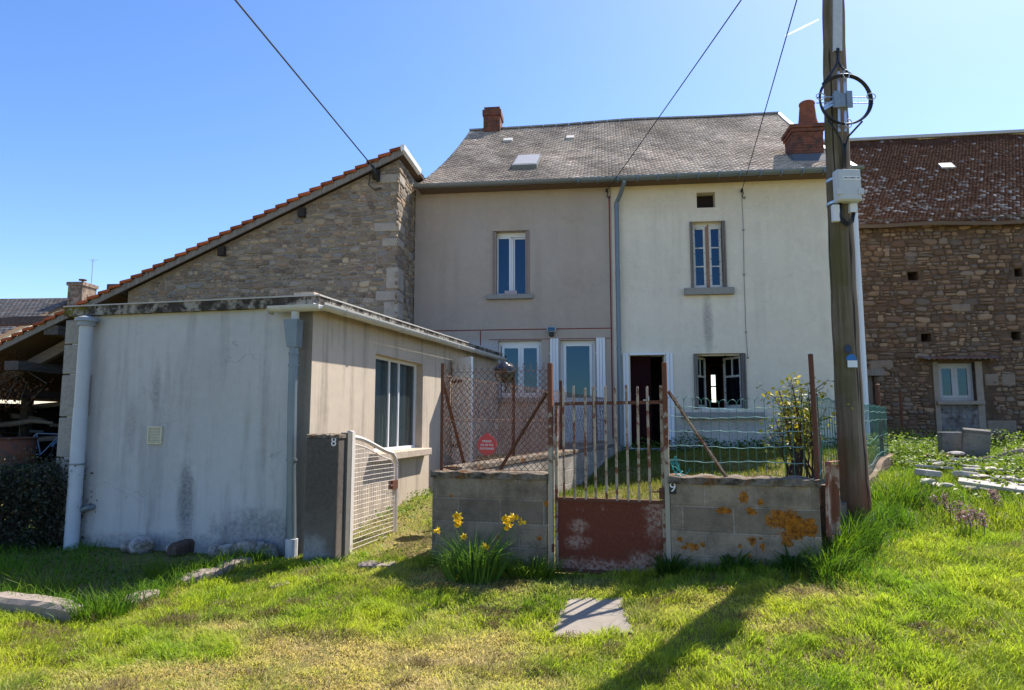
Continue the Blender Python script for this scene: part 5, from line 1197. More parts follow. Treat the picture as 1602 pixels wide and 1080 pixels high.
p = atY(1408, 612, 15.5); tubepost(p, gz(p.x, p.y)-.1, p.z, 'short rusty post standing against the barn wall', r=.03)
# rusted channel iron by the wall end
p = gw(1296, 752, .25); q = FW.w(.35, -.12, 0)
mb = MB(); mb.box((-.06, 0, -.6), (-.052, .30, .27)); mb.box((-.0515, .29, -.6), (.04, .298, .24)); mb.hexa([(-.06, .0, .271), (.02, .02, .271), (.05, .30, .281), (-.06, .30, .271), (-.06, .0, .279), (.02, .02, .279), (.05, .30, .289), (-.06, .30, .279)]); mb.box((-.085, -.012, -.6), (-.061, .012, .28))
ob = mb.build('rusty_channel', rusty('peeling_rust', (.46,.33,.27), (.20,.075,.045), .50, .60, 5)); ob.scale = (.60, .5, .70); ob.location = (G.w(gr1_u+.11, .08, 0).x, G.w(gr1_u+.11, .08, 0).y, 1.07); ob.rotation_euler = (0, .03, -rad(38)); tag(ob, 'rusted sheet iron channel propped at the right end of the wall', 'scrap metal')
# turquoise twine
mb = MB(); c = gw(1052, 730, .07)
for k in range(7):
    pts = [c + Vector((.01*math.sin(k), -.01*k/3, .02*math.cos(k)))]
    for i in range(6): pts.append(pts[-1] + Vector((.022*math.cos(k*1.3+i*.5)*(1 if k % 3 else -.2)+.012, -.01*math.sin(i+k), .030*math.sin(1.5+k*.9-i*.75))))
    mb.tube(pts, .003, 4, False)
pts = [c + Vector((.01*i, -.05, -.05-.008*i+.015*math.sin(i*1.9))) for i in range(11)]; mb.tube(pts, .004, 4, False)
tag(mb.build('twine', plain('turquoise_twine', (.02,.33,.36), .5, .3), origin=tuple(c)), 'frayed turquoise twine tied low on the gate post', 'twine')
# ------------------------------------------------------------------ UTILITY POLE
PW = Mat('pole_wood', .9, .15); x = PW.xyz(); st = PW.noise(1.5, 7, .72, PW.scale((16, 16, .55))); c = PW.mix(PW.mask(st, .30, .70), (.075,.055,.04), (.30,.235,.18))
c = PW.mix(PW.math('MULTIPLY', PW.mask(PW.noise(1.4, 4), .40, .58), PW.math('MULTIPLY', PW.band(x[0], -.4, -.01, .05), .75)), c, (.085,.078,.022))
c = PW.mix(PW.math('MULTIPLY', PW.band(x[2], -1, .75, .35), PW.mask(PW.noise(3, 5, .6, PW.scale((1, 1, .3))), .35, .62)), c, (.20,.080,.042))
sp = PW.mask(PW.noise(1.0, 4, .6, PW.scale((22, 22, .28))), .61, .66); c = PW.mix(PW.math('MULTIPLY', sp, .85), c, (.014,.011,.009)); PW.color(c); PW.bump(PW.math('ADD', st, PW.math('MULTIPLY', sp, -1.4)), .9, .012)
pts = [(1341, 812), (1338, 770), (1331, 680), (1325, 560), (1319, 440), (1314, 330), (1310, 230), (1306, 120), (1304.5, 40), (1302, -70), (1300, -200), (1299, -290)]
W3 = [atY(a, b, POLE_Y) for a, b in pts]; base = Vector((W3[0].x, POLE_Y, gz(W3[0].x, POLE_Y)))
rads = [.140, .136, .130, .126, .123, .119, .116, .112, .109, .105, .10, .098]
pole = empty('utility_pole', base, 0, 'weathered wooden utility pole with a black cable coil and grey junction box', 'utility pole')
loc = [p - base for p in W3]
mb = MB(); P2 = [loc[0] + Vector((0, 0, -.6))] + loc
for _ in range(2):
    Q2 = [P2[0]]; 
    for a, b in zip(P2[:-1], P2[1:]): Q2 += [a*.75+b*.25, a*.25+b*.75]
    P2 = Q2 + [P2[-1]]
zs = [p.z for p in loc][::-1] and [p.z for p in loc]
mb.tube(P2, [float(np.interp(p.z, zs, rads))*(1+.025*math.sin(i*1.7)) for i, p in enumerate(P2)], 28); mb.build('shaft', PW.m, pole, smooth=True)
def pl_(px, py, dy=0.0): return atY(px, py, POLE_Y + dy) - base
# cable cover, cables, coil, cross arms
a, b = pl_(1311, -60, -.125), pl_(1311, 80, -.125)
mb = MB(); mb.bar(a, b, .085, .012, (0,1,0)); mb.bar(a+Vector((-.04,.012,0)), b+Vector((-.04,.012,0)), .006, .03, (0,1,0)); mb.bar(a+Vector((.04,.012,0)), b+Vector((.04,.012,0)), .006, .03, (0,1,0)); mb.build('cable_cover', plain('pale_cover', (.50,.52,.53), .4, .5), pole)
cc = pl_(1322.5, 156, -.21); rc = (pl_(1365, 156, -.21).x - pl_(1280, 156, -.21).x)/2 - .01
mb = MB()
for k in range(3): mb.tube([cc + Vector((rc*math.cos(t)*(1-.02*k), .012*(k-1)+.006*math.sin(3*t+k), (rc*.98)*math.sin(t)*(1-.012*k))) for t in np.linspace(0, 2*math.pi, 49)[:-1]], .0105, 8, closed=True)
mb.build('cable_coil', BLACK, pole, smooth=True)
def chainpts(*q): return [pl_(x, y, d) for x, y, d in q]
mb = MB(); mb.tube(chainpts((1310, 76, -.13), (1310.5, 95, -.15), (1307, 105, -.17), (1299, 117, -.2), (1287, 132, -.21)), .012, 8); mb.build('cable', BLACK, pole, smooth=True); mb = MB(); mb.tube(chainpts((1312, 76, -.13), (1312, 98, -.15), (1318, 107, -.17), (1327, 113, -.2), (1336, 120, -.21)), .010, 8); mb.build('cable', BLACK, pole, smooth=True); mb = MB()
mb.tube(chainpts((1295, 188, -.21), (1306, 203, -.19), (1315, 217, -.16), (1319, 232, -.14), (1319, 262, -.14)), .010, 8); mb.build('cable', BLACK, pole, smooth=True); mb = MB(); mb.tube(chainpts((1349, 190, -.21), (1338, 202, -.19), (1327, 214, -.16), (1323, 230, -.14), (1323, 262, -.14)), .010, 8); mb.build('cable', BLACK, pole, smooth=True); mb = MB(); mb.tube(chainpts((1321, 225, -.135), (1321, 262, -.135)), .012, 8)
mb.build('cable', BLACK, pole, smooth=True)
mb = MB(); mb.bar(pl_(1312, 112, -.165), pl_(1313, 206, -.165), .022, .008, (0,1,0)); mb.bar(pl_(1321, 112, -.165), pl_(1323, 206, -.165), .026, .008, (0,1,0))
for y0 in (152.5, 161.5):
    mb.tube(chainpts((1277, y0, -.20), (1290, y0-.5, -.19), (1340, y0, -.19), (1367, y0, -.2)), .0055, 6)
for (x, y, vx, vy) in ((1283, 152, 1, 0), (1362, 152, -1, 0), (1323, 117, 0, 1), (1327, 194, 0, -1)):
    q = pl_(x, y, -.225); mb.tube([q + Vector((.045*math.cos(t)*(1.0 if vx else .7), -.012, .045*math.sin(t)*(.75 if vx else 1.0))) for t in np.linspace(0, 2*math.pi, 15)[:-1]], .005, 6, closed=True)
mb.build('coil_bracket', STEEL, pole)
q = pl_(1317.5, 157, -.19); mb = MB(); mb.box((q.x-.09, q.y-.012, q.z-.075), (q.x+.09, q.y+.02, q.z+.075))
for sx in (-1, 1): mb.box((q.x+sx*.065-.03, q.y-.03, q.z-.09), (q.x+sx*.065+.03, q.y-.0125, q.z+.09))
mb.build('bracket_plate', plain('dull_bracket', (.24,.28,.31), .5, .5, .5), pole, bevel=.006)
STRAP = plain('blue_steel_strap', (.45,.58,.70), .35, .5, .4)
def strap(px0, py, n=16, hgt=.026):
    c = pl_(px0, py); zc = c.z; r = float(np.interp(zc, zs, rads)) + .006; xx = float(np.interp(zc, zs, [p.x for p in loc])); yy = float(np.interp(zc, zs, [p.y for p in loc]))
    V = []; 
    for k in range(n):
        t = 2*math.pi*k/n; 
        for rr_, dz in ((r, -hgt/2), (r+.003, -hgt/2), (r+.003, hgt/2), (r, hgt/2)): V.append((xx+rr_*math.cos(t), yy+rr_*math.sin(t), zc+dz+.02*math.cos(t)))
    F = [(4*k+i, 4*((k+1)%n)+i, 4*((k+1)%n)+(i+1)%4, 4*k+(i+1)%4) for k in range(n) for i in range(4)]
    return MB().add(V, F).build('strap', STRAP, pole)
for y in (164, 168.5, 281, 317): strap(1310, y, 24)
# junction box
q0, q1 = pl_(1309, 316, -.2), pl_(1344, 266, -.2); JB = plain('box_grey', (.50,.52,.52), .45, .4, var=.08)
mb = MB(); mb.box((q0.x, -.235, q0.z), (q1.x, -.125, q1.z)); jb = mb.build('junction_box', JB, pole, bevel=.018)
mb = MB(); mb.box((q0.x+.012, -.243, q0.z+.015), (q1.x-.012, -.236, q1.z-.012)); mb.build('lid', JB, jb, bevel=.008)
for x in (q0.x-.012, q1.x-.045): MB().box((x, -.252, q0.z+.06), (x+.057, -.23, q0.z+.125)).build('clip', JB, jb, bevel=.004)
lz = q1.z - .10; cx = (q0.x+q1.x)/2+.02; MB().box((cx-.085, -.2455, lz-.019), (cx+.085, -.2435, lz+.019)).build('label_strip', plain('label_white', (.78,.78,.8), .5), jb)
t = textmesh('PBO-23-98371-104', .020, BLACK, 'lettering', jb); t.location = (cx, -.247, lz)
for (x0, x1, y0, y1) in ((1303, 1312, 321, 347), (1329, 1340, 320, 333)):
    a, b = pl_(x0, y1, -.15), pl_(x1, y0, -.15); MB().box((a.x, -.17, a.z), (b.x, -.12, b.z)).build('cable_clamp', plain('clamp_white', (.66,.67,.68), .5, var=.05), pole, bevel=.003)
mb = MB()
for k in range(4): mb.tube(chainpts((1312+1.5*k, 315, -.16), (1313+k, 335, -.165), (1316+k, 348-2*k, -.17), (1326, 354-2*k, -.175), (1335-k, 348-2*k, -.17), (1338-1.5*k, 330, -.16)), .006, 6)
mb.build('drip_loop', BLACK, pole, smooth=True)
# tags on the pole
c = pl_(1326.5, 546, -.13); mb = MB(); mb.prism([(c.x+.034*math.cos(t), c.z+.042*math.sin(t)) for t in np.linspace(0, 2*math.pi, 21)[:-1]], c.y-.004, c.y); mb.build('marker_disc', plain('navy_disc', (.015,.03,.075), .5), pole)
c = pl_(1331.5, 559, -.132); mb = MB(); mb.prism([(c.x+.052*math.cos(t), c.z-.03+.06*max(0, math.sin(t))) for t in np.linspace(0, math.pi, 12)] , c.y-.006, c.y); mb.build('marker_plate', plain('blue_plate', (.01,.14,.42), .4), pole)
c = pl_(1333.5, 569.5, -.13); MB().box((c.x-.048, c.y-.005, c.z-.034), (c.x+.048, c.y, c.z+.034)).build('marker_label', plain('white_tag', (.72,.74,.76), .5, var=.04), pole)
# ------------------------------------------------------------------ overhead cables
def wire(p, q, r, sag, lab):
    p, q = Vector(p), Vector(q); n = 26; mb = MB(); mb.tube([p+(q-p)*k/n - Vector((0,0,sag*4*(k/n)*(1-k/n))) for k in range(n+1)], r, 6)
    return tag(mb.build('overhead_cable', BLACK, origin=tuple(q)), lab, 'cable', 'overhead service cables')
ptop = W3[-2] + Vector((0, -.1, 0))
wire(ptop, H.w(*[H.px(949, 299, -.12)[0], -.12, H.px(949, 299, -.12)[1]]), .0085, .02, 'overhead cable from the pole to the seam between taupe and cream walls')
wire(ptop, H.w(H.px(1160, 300, -.05)[0], -.05, H.px(1160, 300, -.05)[1]), .0085, .02, 'overhead cable from the pole to the upper cream wall')
u, z = SH.px(584, 262, -.3); e = SH.w(u, -.3, z); s = atY(368, 0, 8.0); wire(e + (s-e)*3.4, e, .013, .0, 'thick overhead cable reaching the tiled shed roof')
r = empty('cable_anchor', e, th_h, 'black cable anchor under the shed verge', 'cable anchor')
mb = MB(); mb.tube([(-.05, .02, .06), (0, 0, 0), (.03, .05, -.12)], .03, 8); mb.build('clamp', BLACK, r)
mb = MB(); mb.tube([(.0, .02, -.02), (-.12, .15, -.12), (-.16, .2, -.3), (-.05, .25, -.4), (.1, .27, -.36)], .012, 6); mb.build('lead', BLACK, r)
mb = MB(); mb.bar((.0, .05, -.02), (.05, .22, -.24), .07, .04); mb.build('bracket', BLACK, r)
for x, y, lab in ((949, 300, 'small cable hook on the taupe wall below the gutter'), (1160, 300, 'small cable hook on the upper cream wall')):
    u, z = H.px(x, y, -.03); mb = MB(); c = H.w(u, -.03, z); mb.tube([(0, .05, 0), (0, -.03, .02), (.02, -.05, -.05), (.0, -.03, -.12), (.05, -.03, -.17), (.07, -.02, -.12)], .012, 6); mb.cyl((0, -.03, -.02), (0, -.03, .05), .028, 8)
    ob = mb.build('cable_hook', BLACK); ob.location = c; tag(ob, lab, 'hook')
# vapour trail high in the sky
a, b = atY(1229, 56, 9000), atY(1280, 31, 9000); mb = MB(); mb.tube([a, a*.5+b*.5, b], [9, 17, 11], 8)
tm = Mat('vapour', 1, 0); tm.color((.9,.9,.9)); tl_ = tm.n('ShaderNodeBsdfTranslucent'); tl_.inputs[0].default_value = (.95, .95, .95, 1); tr = tm.n('ShaderNodeBsdfTransparent'); mx = tm.n('ShaderNodeMixShader'); mx.inputs[0].default_value = .28; tm.l(tr.outputs[0], mx.inputs[1]); tm.l(tl_.outputs[0], mx.inputs[2]); tm.l(mx.outputs[0], tm.nt.nodes['Material Output'].inputs[0])
tag(mb.build('vapour_trail', tm.m), kind='stuff')
# ------------------------------------------------------------------ stone slab, kerb stones, rocks
def settle(o_, label, cat, group=None): return tag(o_, label, cat, group)
SLABM = plaster('slab_stone', (.31,.27,.22), (.11,.09,.07), .5, .5, stains=[], cracks=.9).m
c = on_ground(923, 968); mb = MB(); cs = [on_ground(*p) for p in ((884, 939), (974, 937), (988, 992), (862, 1000))]
n = 10; top_ = []; 
for a, b in zip(cs, cs[1:]+cs[:1]):
    for k in range(n):
        f = k/n; p = a*(1-f)+b*f; top_.append((p.x+.02*(random.random()-.5), p.y+.02*(random.random()-.5)))
zsl = max(gz(x, y) for x, y in top_) + .012; zsl = gz(c.x, c.y)+.022
V = [(x, y, gz(x, y)+.008+.007*random.random()) for x, y in top_] + [(x, y, zsl-.15) for x, y in top_]; m_ = len(top_)
mb.add(V, [tuple(range(m_)), tuple(range(2*m_-1, m_-1, -1))] + [(i, m_+i, m_+(i+1)%m_, (i+1)%m_) for i in range(m_)])
SLAB_POLY = top_
settle(mb.build('stone_slab', SLABM, origin=tuple(c)), 'pale stone slab set in the lawn in front of the iron gate', 'slab')
ROCKM = Mat('field_stone', .95, .1); oi = ROCKM.n('ShaderNodeObjectInfo'); cr = ROCKM.ramp(oi.outputs['Random'], [(0, (.48,.48,.48)), (.5, (.38,.31,.26)), (1, (.52,.49,.45))]); ROCKM.color(ROCKM.mix(ROCKM.mask(ROCKM.noise(9, 6, .7), .4, .65), cr, (.10,.09,.075))); ROCKM.bump(ROCKM.noise(22, 6, .7), .9, .02); ROCKM = ROCKM.m
def rock(p, r, sq, seed, name, label, cat='stone', group=None, rot=0, sub=3):
    bm = bmesh.new(); bmesh.ops.create_icosphere(bm, subdivisions=sub, radius=1); rn = random.Random(seed); ax = [(Vector((rn.gauss(0,1), rn.gauss(0,1), rn.gauss(0,1))).normalized(), rn.uniform(.55,.85)) for _ in range(9)]
    for v in bm.verts:
        for a, d in ax:
            k = v.co.dot(a)
            if k > d: v.co -= a*(k-d)*.85
        v.co += v.co.normalized()*.05*math.sin(v.co.x*7+seed)*math.sin(v.co.y*6+1)*math.sin(v.co.z*8)
        v.co = Vector((v.co.x*r*sq[0], v.co.y*r*sq[1], v.co.z*r*sq[2]))
    mb = MB().add([tuple(v.co) for v in bm.verts], [tuple(v.index for v in f.verts) for f in bm.faces]); bm.free()
    o_ = mb.build(name, ROCKM); o_.location = p; o_.rotation_euler = (0, 0, rot); return tag(o_, label, cat, group)
rocks = [(342, 852, .10, 'small blue grey rock, leftmost of the pile under the annex wall'), (360, 853, .11, 'pinkish rock second from the left in the pile under the annex wall'), (385, 852, .15, 'largest rounded pale rock of the pile under the annex wall'), (402, 862, .12, 'brown rock in front of the largest one by the annex downpipe'), (411, 852, .11, 'pale rock behind the brown one by the annex downpipe'), (424, 866, .09, 'small pale rock touching the foot of the annex downpipe'), (222, 848, .13, 'blue white rock leaning on the middle of the annex front wall'), (203, 845, .08, 'small white stone left of the blue white rock at the annex wall'), (268, 850, .06, 'tiny white stone right of the blue white rock at the annex wall')]
for i, (x, y, r, lab) in enumerate(rocks):
    rv = -(r*1.05+.02); p = A.w(A.px(x, y, rv)[0], rv, 0); p.z = gz(p.x, p.y); rock(p + Vector((0, 0, r*.62)), r*1.2, (1, .8, .75), i*13+5, 'rock', lab, 'rock', 'rocks along the annex front wall', i)
def stonebar(q, wd, h, label, cat='kerb stone', mat=None, seed=1, name='kerb_stone', zoff=0.0, grp=None):
    """long rough stone lying along ground points q"""
    rn = random.Random(seed); P = [Vector(p) for p in q]; n = 14; V = []; F = []
    for k in range(n+1):
        f = k/n*(len(P)-1); i = min(int(f), len(P)-2); p = P[i]*(1-(f-i)) + P[i+1]*(f-i); d = (P[i+1]-P[i]).normalized(); s = Vector((-d.y, d.x, 0)).normalized()
        e = .75 + .25*math.sin(math.pi*min(1, max(0, k/n))) if 0 < k < n else .7
        z = gz(p.x, p.y) + zoff
        for a, b in ((-.5, -.35), (-.52, .75), (-.38, 1), (.4, .97), (.5, .7), (.5, -.35)): V.append((p.x+s.x*wd*a*e+rn.uniform(-.006,.006), p.y+s.y*wd*a*e+rn.uniform(-.006,.006), z + h*b*e + rn.uniform(-.006,.006)))
    for k in range(n):
        for i in range(6): F.append((6*k+i, 6*k+6+i, 6*k+6+(i+1)%6, 6*k+(i+1)%6))
    F += [(0,1,2,3,4,5), tuple(6*n+i for i in (5,4,3,2,1,0))]
    return tag(MB().add(V, F).build(name, mat or KERB, origin=tuple(P[0])), label, cat, grp)
KERB = plaster('kerb_granite', (.30,.245,.205), (.13,.10,.085), .45, .5, stains=[]).m
def og(*p): q = on_ground(*p); return q
stonebar([og(-60, 950), og(40, 962), og(122, 970)], .20, .14, 'long straight granite kerb stone at the left edge of the lawn', seed=3)
stonebar([og(192, 955), og(240, 934)], .16, .085, 'half sunken kerb stone beside the long straight one, in tall grass', seed=5)
stonebar([og(282, 917), og(345, 899)], .15, .085, 'half sunken kerb stone in the middle of the curved row', seed=6)
stonebar([og(338, 899), og(392, 882)], .15, .09, 'mossy kerb stone at the shaded end of the curved row', seed=7)
stonebar([og(420, 921), og(452, 914)], .16, .03, 'flat stone lying flush in the lawn below the pillar', 'flat stone', seed=8, name='flat_stone')
stonebar([og(560, 886), og(618, 884)], .22, .035, 'flat stone lying in the lawn before the small mesh gate', 'flat stone', seed=9, name='flat_stone')
stonebar([og(268, 872), og(300, 862), og(340, 849)], .15, .10, 'dark rotten plank lying by the annex wall next to the rocks', 'plank', wood('rotten_plank', (.05,.033,.025), (.15,.105,.08)), 12, 'plank', .04)
# ------------------------------------------------------------------ rubble on the bank at the right
def oblock(px, py, dims, rot, tilt, mat, name, label, cat, grp=None, zoff=0.0):
    p = og(px, py); mb = MB(); a, b, c = dims; mb.box((-a/2, -b/2, 0), (a/2, b/2, c)); o_ = mb.build(name, mat, bevel=min(.015, min(dims)*.2)); o_.location = p + Vector((0, 0, zoff)); o_.rotation_euler = (tilt[0], tilt[1], rot); return tag(o_, label, cat, grp)
CB = blockmat('loose_block', (.27,.25,.22)); WB = plaster('whitewashed_board', (.50,.455,.40), (.25,.20,.16), .4, .3, stains=[]).m; PK = plain('pinkish_plank', (.40,.29,.24), .9, .1, var=.4, sc=8, bump=.4); MOSSY = plain('dry_moss', (.20,.125,.04), .95, .05, var=.5, sc=20, bump=.9)
oblock(1490, 719, (.34, .20, .44), -.15, (0, .0), CB, 'concrete_block', 'dark concrete block standing on the rubble heap, the left one', 'block')
oblock(1525, 722, (.36, .22, .50), -.5, (.12, .10), CB, 'concrete_block', 'taller pale concrete block with a mossy top on the rubble heap', 'block')
oblock(1478, 724, (.55, .20, .12), -.1, (0, 0), BRICK, 'brick_slab', 'red brick slab lying in front of the dark concrete block', 'brick')
p = og(1492, 716); rock(p+Vector((0, -.15, .18)), .20, (1.3, .6, .35), 31, 'moss_clump', 'tuft of dry orange moss on the red brick slab', 'moss').data.materials[0] = MOSSY
p = og(1507, 716); rock(p+Vector((0, .1, .30)), .16, (.8, .8, .6), 35, 'moss_clump', 'tuft of dry orange moss squeezed between the two concrete blocks', 'moss').data.materials[0] = MOSSY
bl = [(1485, 738, 1.0, .18, .04, .25, .12, 'broken white slab lying highest on the rubble, before the blocks', WB), (1462, 744, .75, .10, .04, -.5, .05, 'short white board at the left end of the rubble', WB), (1520, 733, .9, .07, .05, -.12, .04, 'thin white batten lying below the tall block', WB), (1548, 750, 1.1, .09, .05, .05, .03, 'white board in the middle of the leafy weeds', WB), (1512, 760, .45, .16, .09, .3, .1, 'stubby pinkish white chunk in the middle of the weeds', WB), (1452, 758, .4, .22, .1, .2, .1, 'pale broken lump at the front left of the rubble', WB), (1560, 768, .35, .10, .08, 1.2, .3, 'pale upright splinter beside the long white plank', WB), (1562, 728, 1.1, .16, .07, -.75, -.3, 'pinkish plank tilted up behind the white rubble', PK), (1592, 716, .8, .10, .05, .0, .0, 'brown plank end lying by the right picture edge', PK), (1590, 748, .6, .12, .05, .5, .05, 'white fragment near the right end of the rubble', WB), (1530, 745, .5, .20, .04, -.3, .1, 'white tile fragment half covered by leaves', WB)]
for x, y, L_, b, c, rz, ty, lab, mt_ in bl: oblock(x, y, (L_*.62, b*.85, c*.8), rz, (.08*math.sin(x), ty), mt_, 'broken_board', lab, 'board', 'white rubble on the bank', .10)
for i in range(26):
    x_, y_ = RNG.uniform(1450, 1640), RNG.uniform(728, 782); p = og(x_, y_); o_ = rock(p + Vector((0, 0, .10+.08*RNG.random())), RNG.uniform(.05, .12), (1.4, .7, .35), 200+i, 'rubble_fragment', 'small broken white chip scattered among the leafy weeds', 'rubble', 'white chips on the bank', i*1.3, 2); o_.data.materials[0] = WB
oblock(1582, 790, (.95, .14, .04), -.62, (.25, .12), WB, 'broken_board', 'long white plank pointing down towards the lawn', 'board', 'white rubble on the bank', .16)
# ------------------------------------------------------------------ junk under the shed roof
def shw(px, py, v): u, z = SH.px(px, py, v); return SH.w(u, v, z)
r = empty('rusty_tank', shw(8, 752, -.6), th_h, 'rusty half barrel standing at the open end of the shed', 'tank'); r.location.z = gz(r.location.x, r.location.y)
mb = MB(); n = 24; V = []; F = []
for j, (z, q) in enumerate(((-.1, .46), (.35, .49), (.75, .50), (.75, .46), (.1, .43))): V += [(q*math.cos(2*math.pi*k/n), q*math.sin(2*math.pi*k/n), z) for k in range(n)]
for j in range(4): F += [(j*n+k, j*n+(k+1)%n, (j+1)*n+(k+1)%n, (j+1)*n+k) for k in range(n)]
mb.add(V, F).build('drum', rusty('tank_rust', (.10,.06,.04), (.16,.06,.03), .5, .6, 5), r, smooth=True)
mb = MB(); mb.tube([(.505*math.cos(t), .505*math.sin(t), .75) for t in np.linspace(0, 2*math.pi, 25)[:-1]], .018, 6, closed=True); mb.build('rim', RUST, r)
def bicycle(pos, rz, lab, colr):
    r = empty('old_bicycle', pos, -rz, lab, 'bicycle', 'bicycles stored in the shed'); R_ = .33
    for x in (0, 1.02):
        mb = MB(); mb.tube([(x+R_*math.cos(t), 0, R_+R_*math.sin(t)) for t in np.linspace(0, 2*math.pi, 33)[:-1]], .018, 6, closed=True)
        wv_ = mb.build('wheel', BLACK, r); mb = MB()
        for k in range(14): mb.tube([(x, 0, R_), (x+R_*math.cos(k*.449), 0, R_+R_*math.sin(k*.449))], .002, 3, False)
        mb.build('spokes', STEEL, wv_)
        mb = MB(); mb.tube([(x+.375*math.cos(t), 0, R_+.375*math.sin(t)) for t in np.linspace(.3, 2.7, 16)], .022, 6); mb.build('mudguard', colr, r)
    mb = MB(); bb = Vector((.45, 0, .30)); sd_ = Vector((.33, 0, .82)); hd = Vector((.86, 0, .80))
    for a, b in ((bb, sd_), (bb, hd), (sd_, hd), ((0, 0, R_), bb), ((0, 0, R_), sd_), (hd, (1.02, 0, R_)), (hd, (.84, 0, .98))): mb.tube([a, b], .016, 6)
    mb.build('frame', colr, r); mb = MB(); mb.tube([(.70, .26, 1.0), (.84, .12, 1.0), (.86, 0, .98), (.84, -.12, 1.0), (.70, -.26, 1.0)], .012, 6); mb.build('handlebar', STEEL, r)
    mb = MB(); mb.hexa([(.20, -.09, .84), (.48, -.02, .84), (.48, .02, .84), (.20, .09, .84), (.20, -.08, .91), (.48, -.015, .89), (.48, .015, .89), (.20, .08, .91)]); mb.build('saddle', BLACK, r); return r
BLUE = plain('faded_blue_paint', (.12,.22,.38), .4, .5, var=.2)
p = shw(30, 720, 1.6); p.z = gz(p.x, p.y); bicycle(p, .25, 'faded blue old bicycle leaning in the dark shed', BLUE)
p = shw(-20, 712, 2.3); p.z = gz(p.x, p.y); bicycle(p, -.1, 'dark old bicycle at the back of the shed behind the blue one', plain('dark_paint', (.05,.05,.055), .4, .5))
for i, (x, y, v, L_, lab) in enumerate(((20, 655, 2.6, 1.5, 'pale crooked branch lying across the shed junk'), (60, 640, 3.0, 1.9, 'long grey pole stored level at the back of the shed'), (15, 668, 2.0, 1.2, 'bleached plank end sticking out of the shed junk'), (85, 690, 2.2, .9, 'short brown beam on the floor of the shed near the annex'))):
    p = shw(x, y, v); q = p + SH.u*L_ + Vector((0, 0, (-.25, .12, .1, -.12)[i])); mb = MB(); mb.tube([p-SH.u*.8, p+Vector((0,0,.07)), (p+q)/2+Vector((0,0,.10)), q], [.05, .07, .06, .03], 7); tag(mb.build('branch' if i == 0 else 'timber', GREYWOOD, origin=tuple(p)), lab, 'timber')
# ------------------------------------------------------------------ grass
GRASS = leafmat('grass_blades', trans=.52, rough=.5); LEAF = leafmat('weed_leaves', trans=.38, rough=.52)
ANX = A.poly([(UL-.12, -.02), (.02, -.02), (.02, LA), (UL-.12, LA)]); PILP = A.poly([(pu0-.03, -.27), (pu1+.03, -.27), (pu1+.03, .08), (pu0-.03, .08)])
GWP = G.poly([(gl_u-.01, -.01), (gr1_u+.0, -.01), (gr1_u, .2), (gl_u, .2)]); BWP = RW.poly([(.1, -.2), (RW.len, -.2), (RW.len, .02), (.1, .02)])
HOU = H.poly([(hl_u, -.02), (hr_u, -.02), (hr_u, 12), (hl_u, 12)]); SHD = SH.poly([(-13, .6), (su, -.02), (su, 8), (-13, 8)]); BRN = BN.poly([(uB0, -.02), (uB1, -.02), (uB1, 8), (uB0, 8)])
KWP = FW.poly([(.1, -.1), (FW.len, -.1), (FW.len, .1), (.1, .1)])
def xy(p): return (p.x, p.y)
kl = [xy(og(*p)) for p in ((-60, 946), (60, 955), (125, 965), (190, 955), (245, 932), (300, 908), (350, 893), (405, 878))]
LEFTP = kl + [xy(A.w(0, -.02, 0)), xy(A.w(UL, -.02, 0)), (-12.5, 9), (-12.5, 5.4)]
lb = [xy(og(*p)) for p in ((1288, 862), (1330, 872), (1420, 850), (1500, 838), (1620, 842), (1750, 840))]
BANK = lb + [(13, 8), (14, 17.5), (7, 17.5), tuple(FR1)[:2], tuple(FR0)[:2]]
PATHP = [xy(A.w(.35, .1, 0)), tuple(RW.w(.1, .02, 0))[:2], tuple(RW.w(RW.len, .02, 0))[:2], xy(A.w(.02, LA, 0)), xy(A.w(.02, .3, 0))]
def blocked(x, y, pad=True):
    r = np.zeros(x.shape, bool)
    for P_ in (ANX, PILP, GWP, BWP, HOU, SHD, BRN, KWP): r |= inpoly(x, y, P_)
    return r
def scatter(n, x0, x1, y0, y1, keep):
    x = RNG.uniform(x0, x1, n); y = RNG.uniform(y0, y1, n); k = keep(x, y) > RNG.random(n); x, y = x[k], y[k]; k = ~blocked(x, y); x, y = x[k], y[k]
    return x, y, ground_z(x, y)
def lerp(a, b, t): return np.array(a)[None]*(1-t[:, None]) + np.array(b)[None]*t[:, None]
C_DRY, C_YEL, C_GRN, C_DEEP = (.64,.46,.25), (.47,.48,.05), (.19,.31,.02), (.05,.125,.012)
def lawncol(x, y, dry):
    n = len(x); c = lerp(C_GRN, C_YEL, np.clip(vnoise(x, y, 1.6, 21)*1.6-.3 + RNG.normal(0, .12, n), 0, 1))
    d = np.clip(dry + RNG.normal(0, .09, n), 0, 1); c = c*(1-d[:, None]) + np.array(C_DRY)*d[:, None]
    return c * RNG.uniform(.84, 1.16, n)[:, None]
def dryness(x, y):
    band_ = np.exp(-((y-4.75-.12*x)/.55)**2)*np.exp(-((x+1.2)/3.2)**2)       # scorched strip the mower left
    v = vnoise(x*1.3, y*2.4, .8, 31, 4)*1.0 + .27*band_ - .045*np.clip(x-1, 0, 8) - .07
    return np.clip((v-.50)*2.8, 0, .78)
scx, scy = np.mean([p[0] for p in SLAB_POLY]), np.mean([p[1] for p in SLAB_POLY]); SLAB_IN = [(scx+(a-scx)*(.90+.06*math.sin(i*2.7)), scy+(b-scy)*(.88+.07*math.sin(i*1.9))) for i, (a, b) in enumerate(SLAB_POLY)]
def slabout(x, y): return ~inpoly(x, y, SLAB_IN)
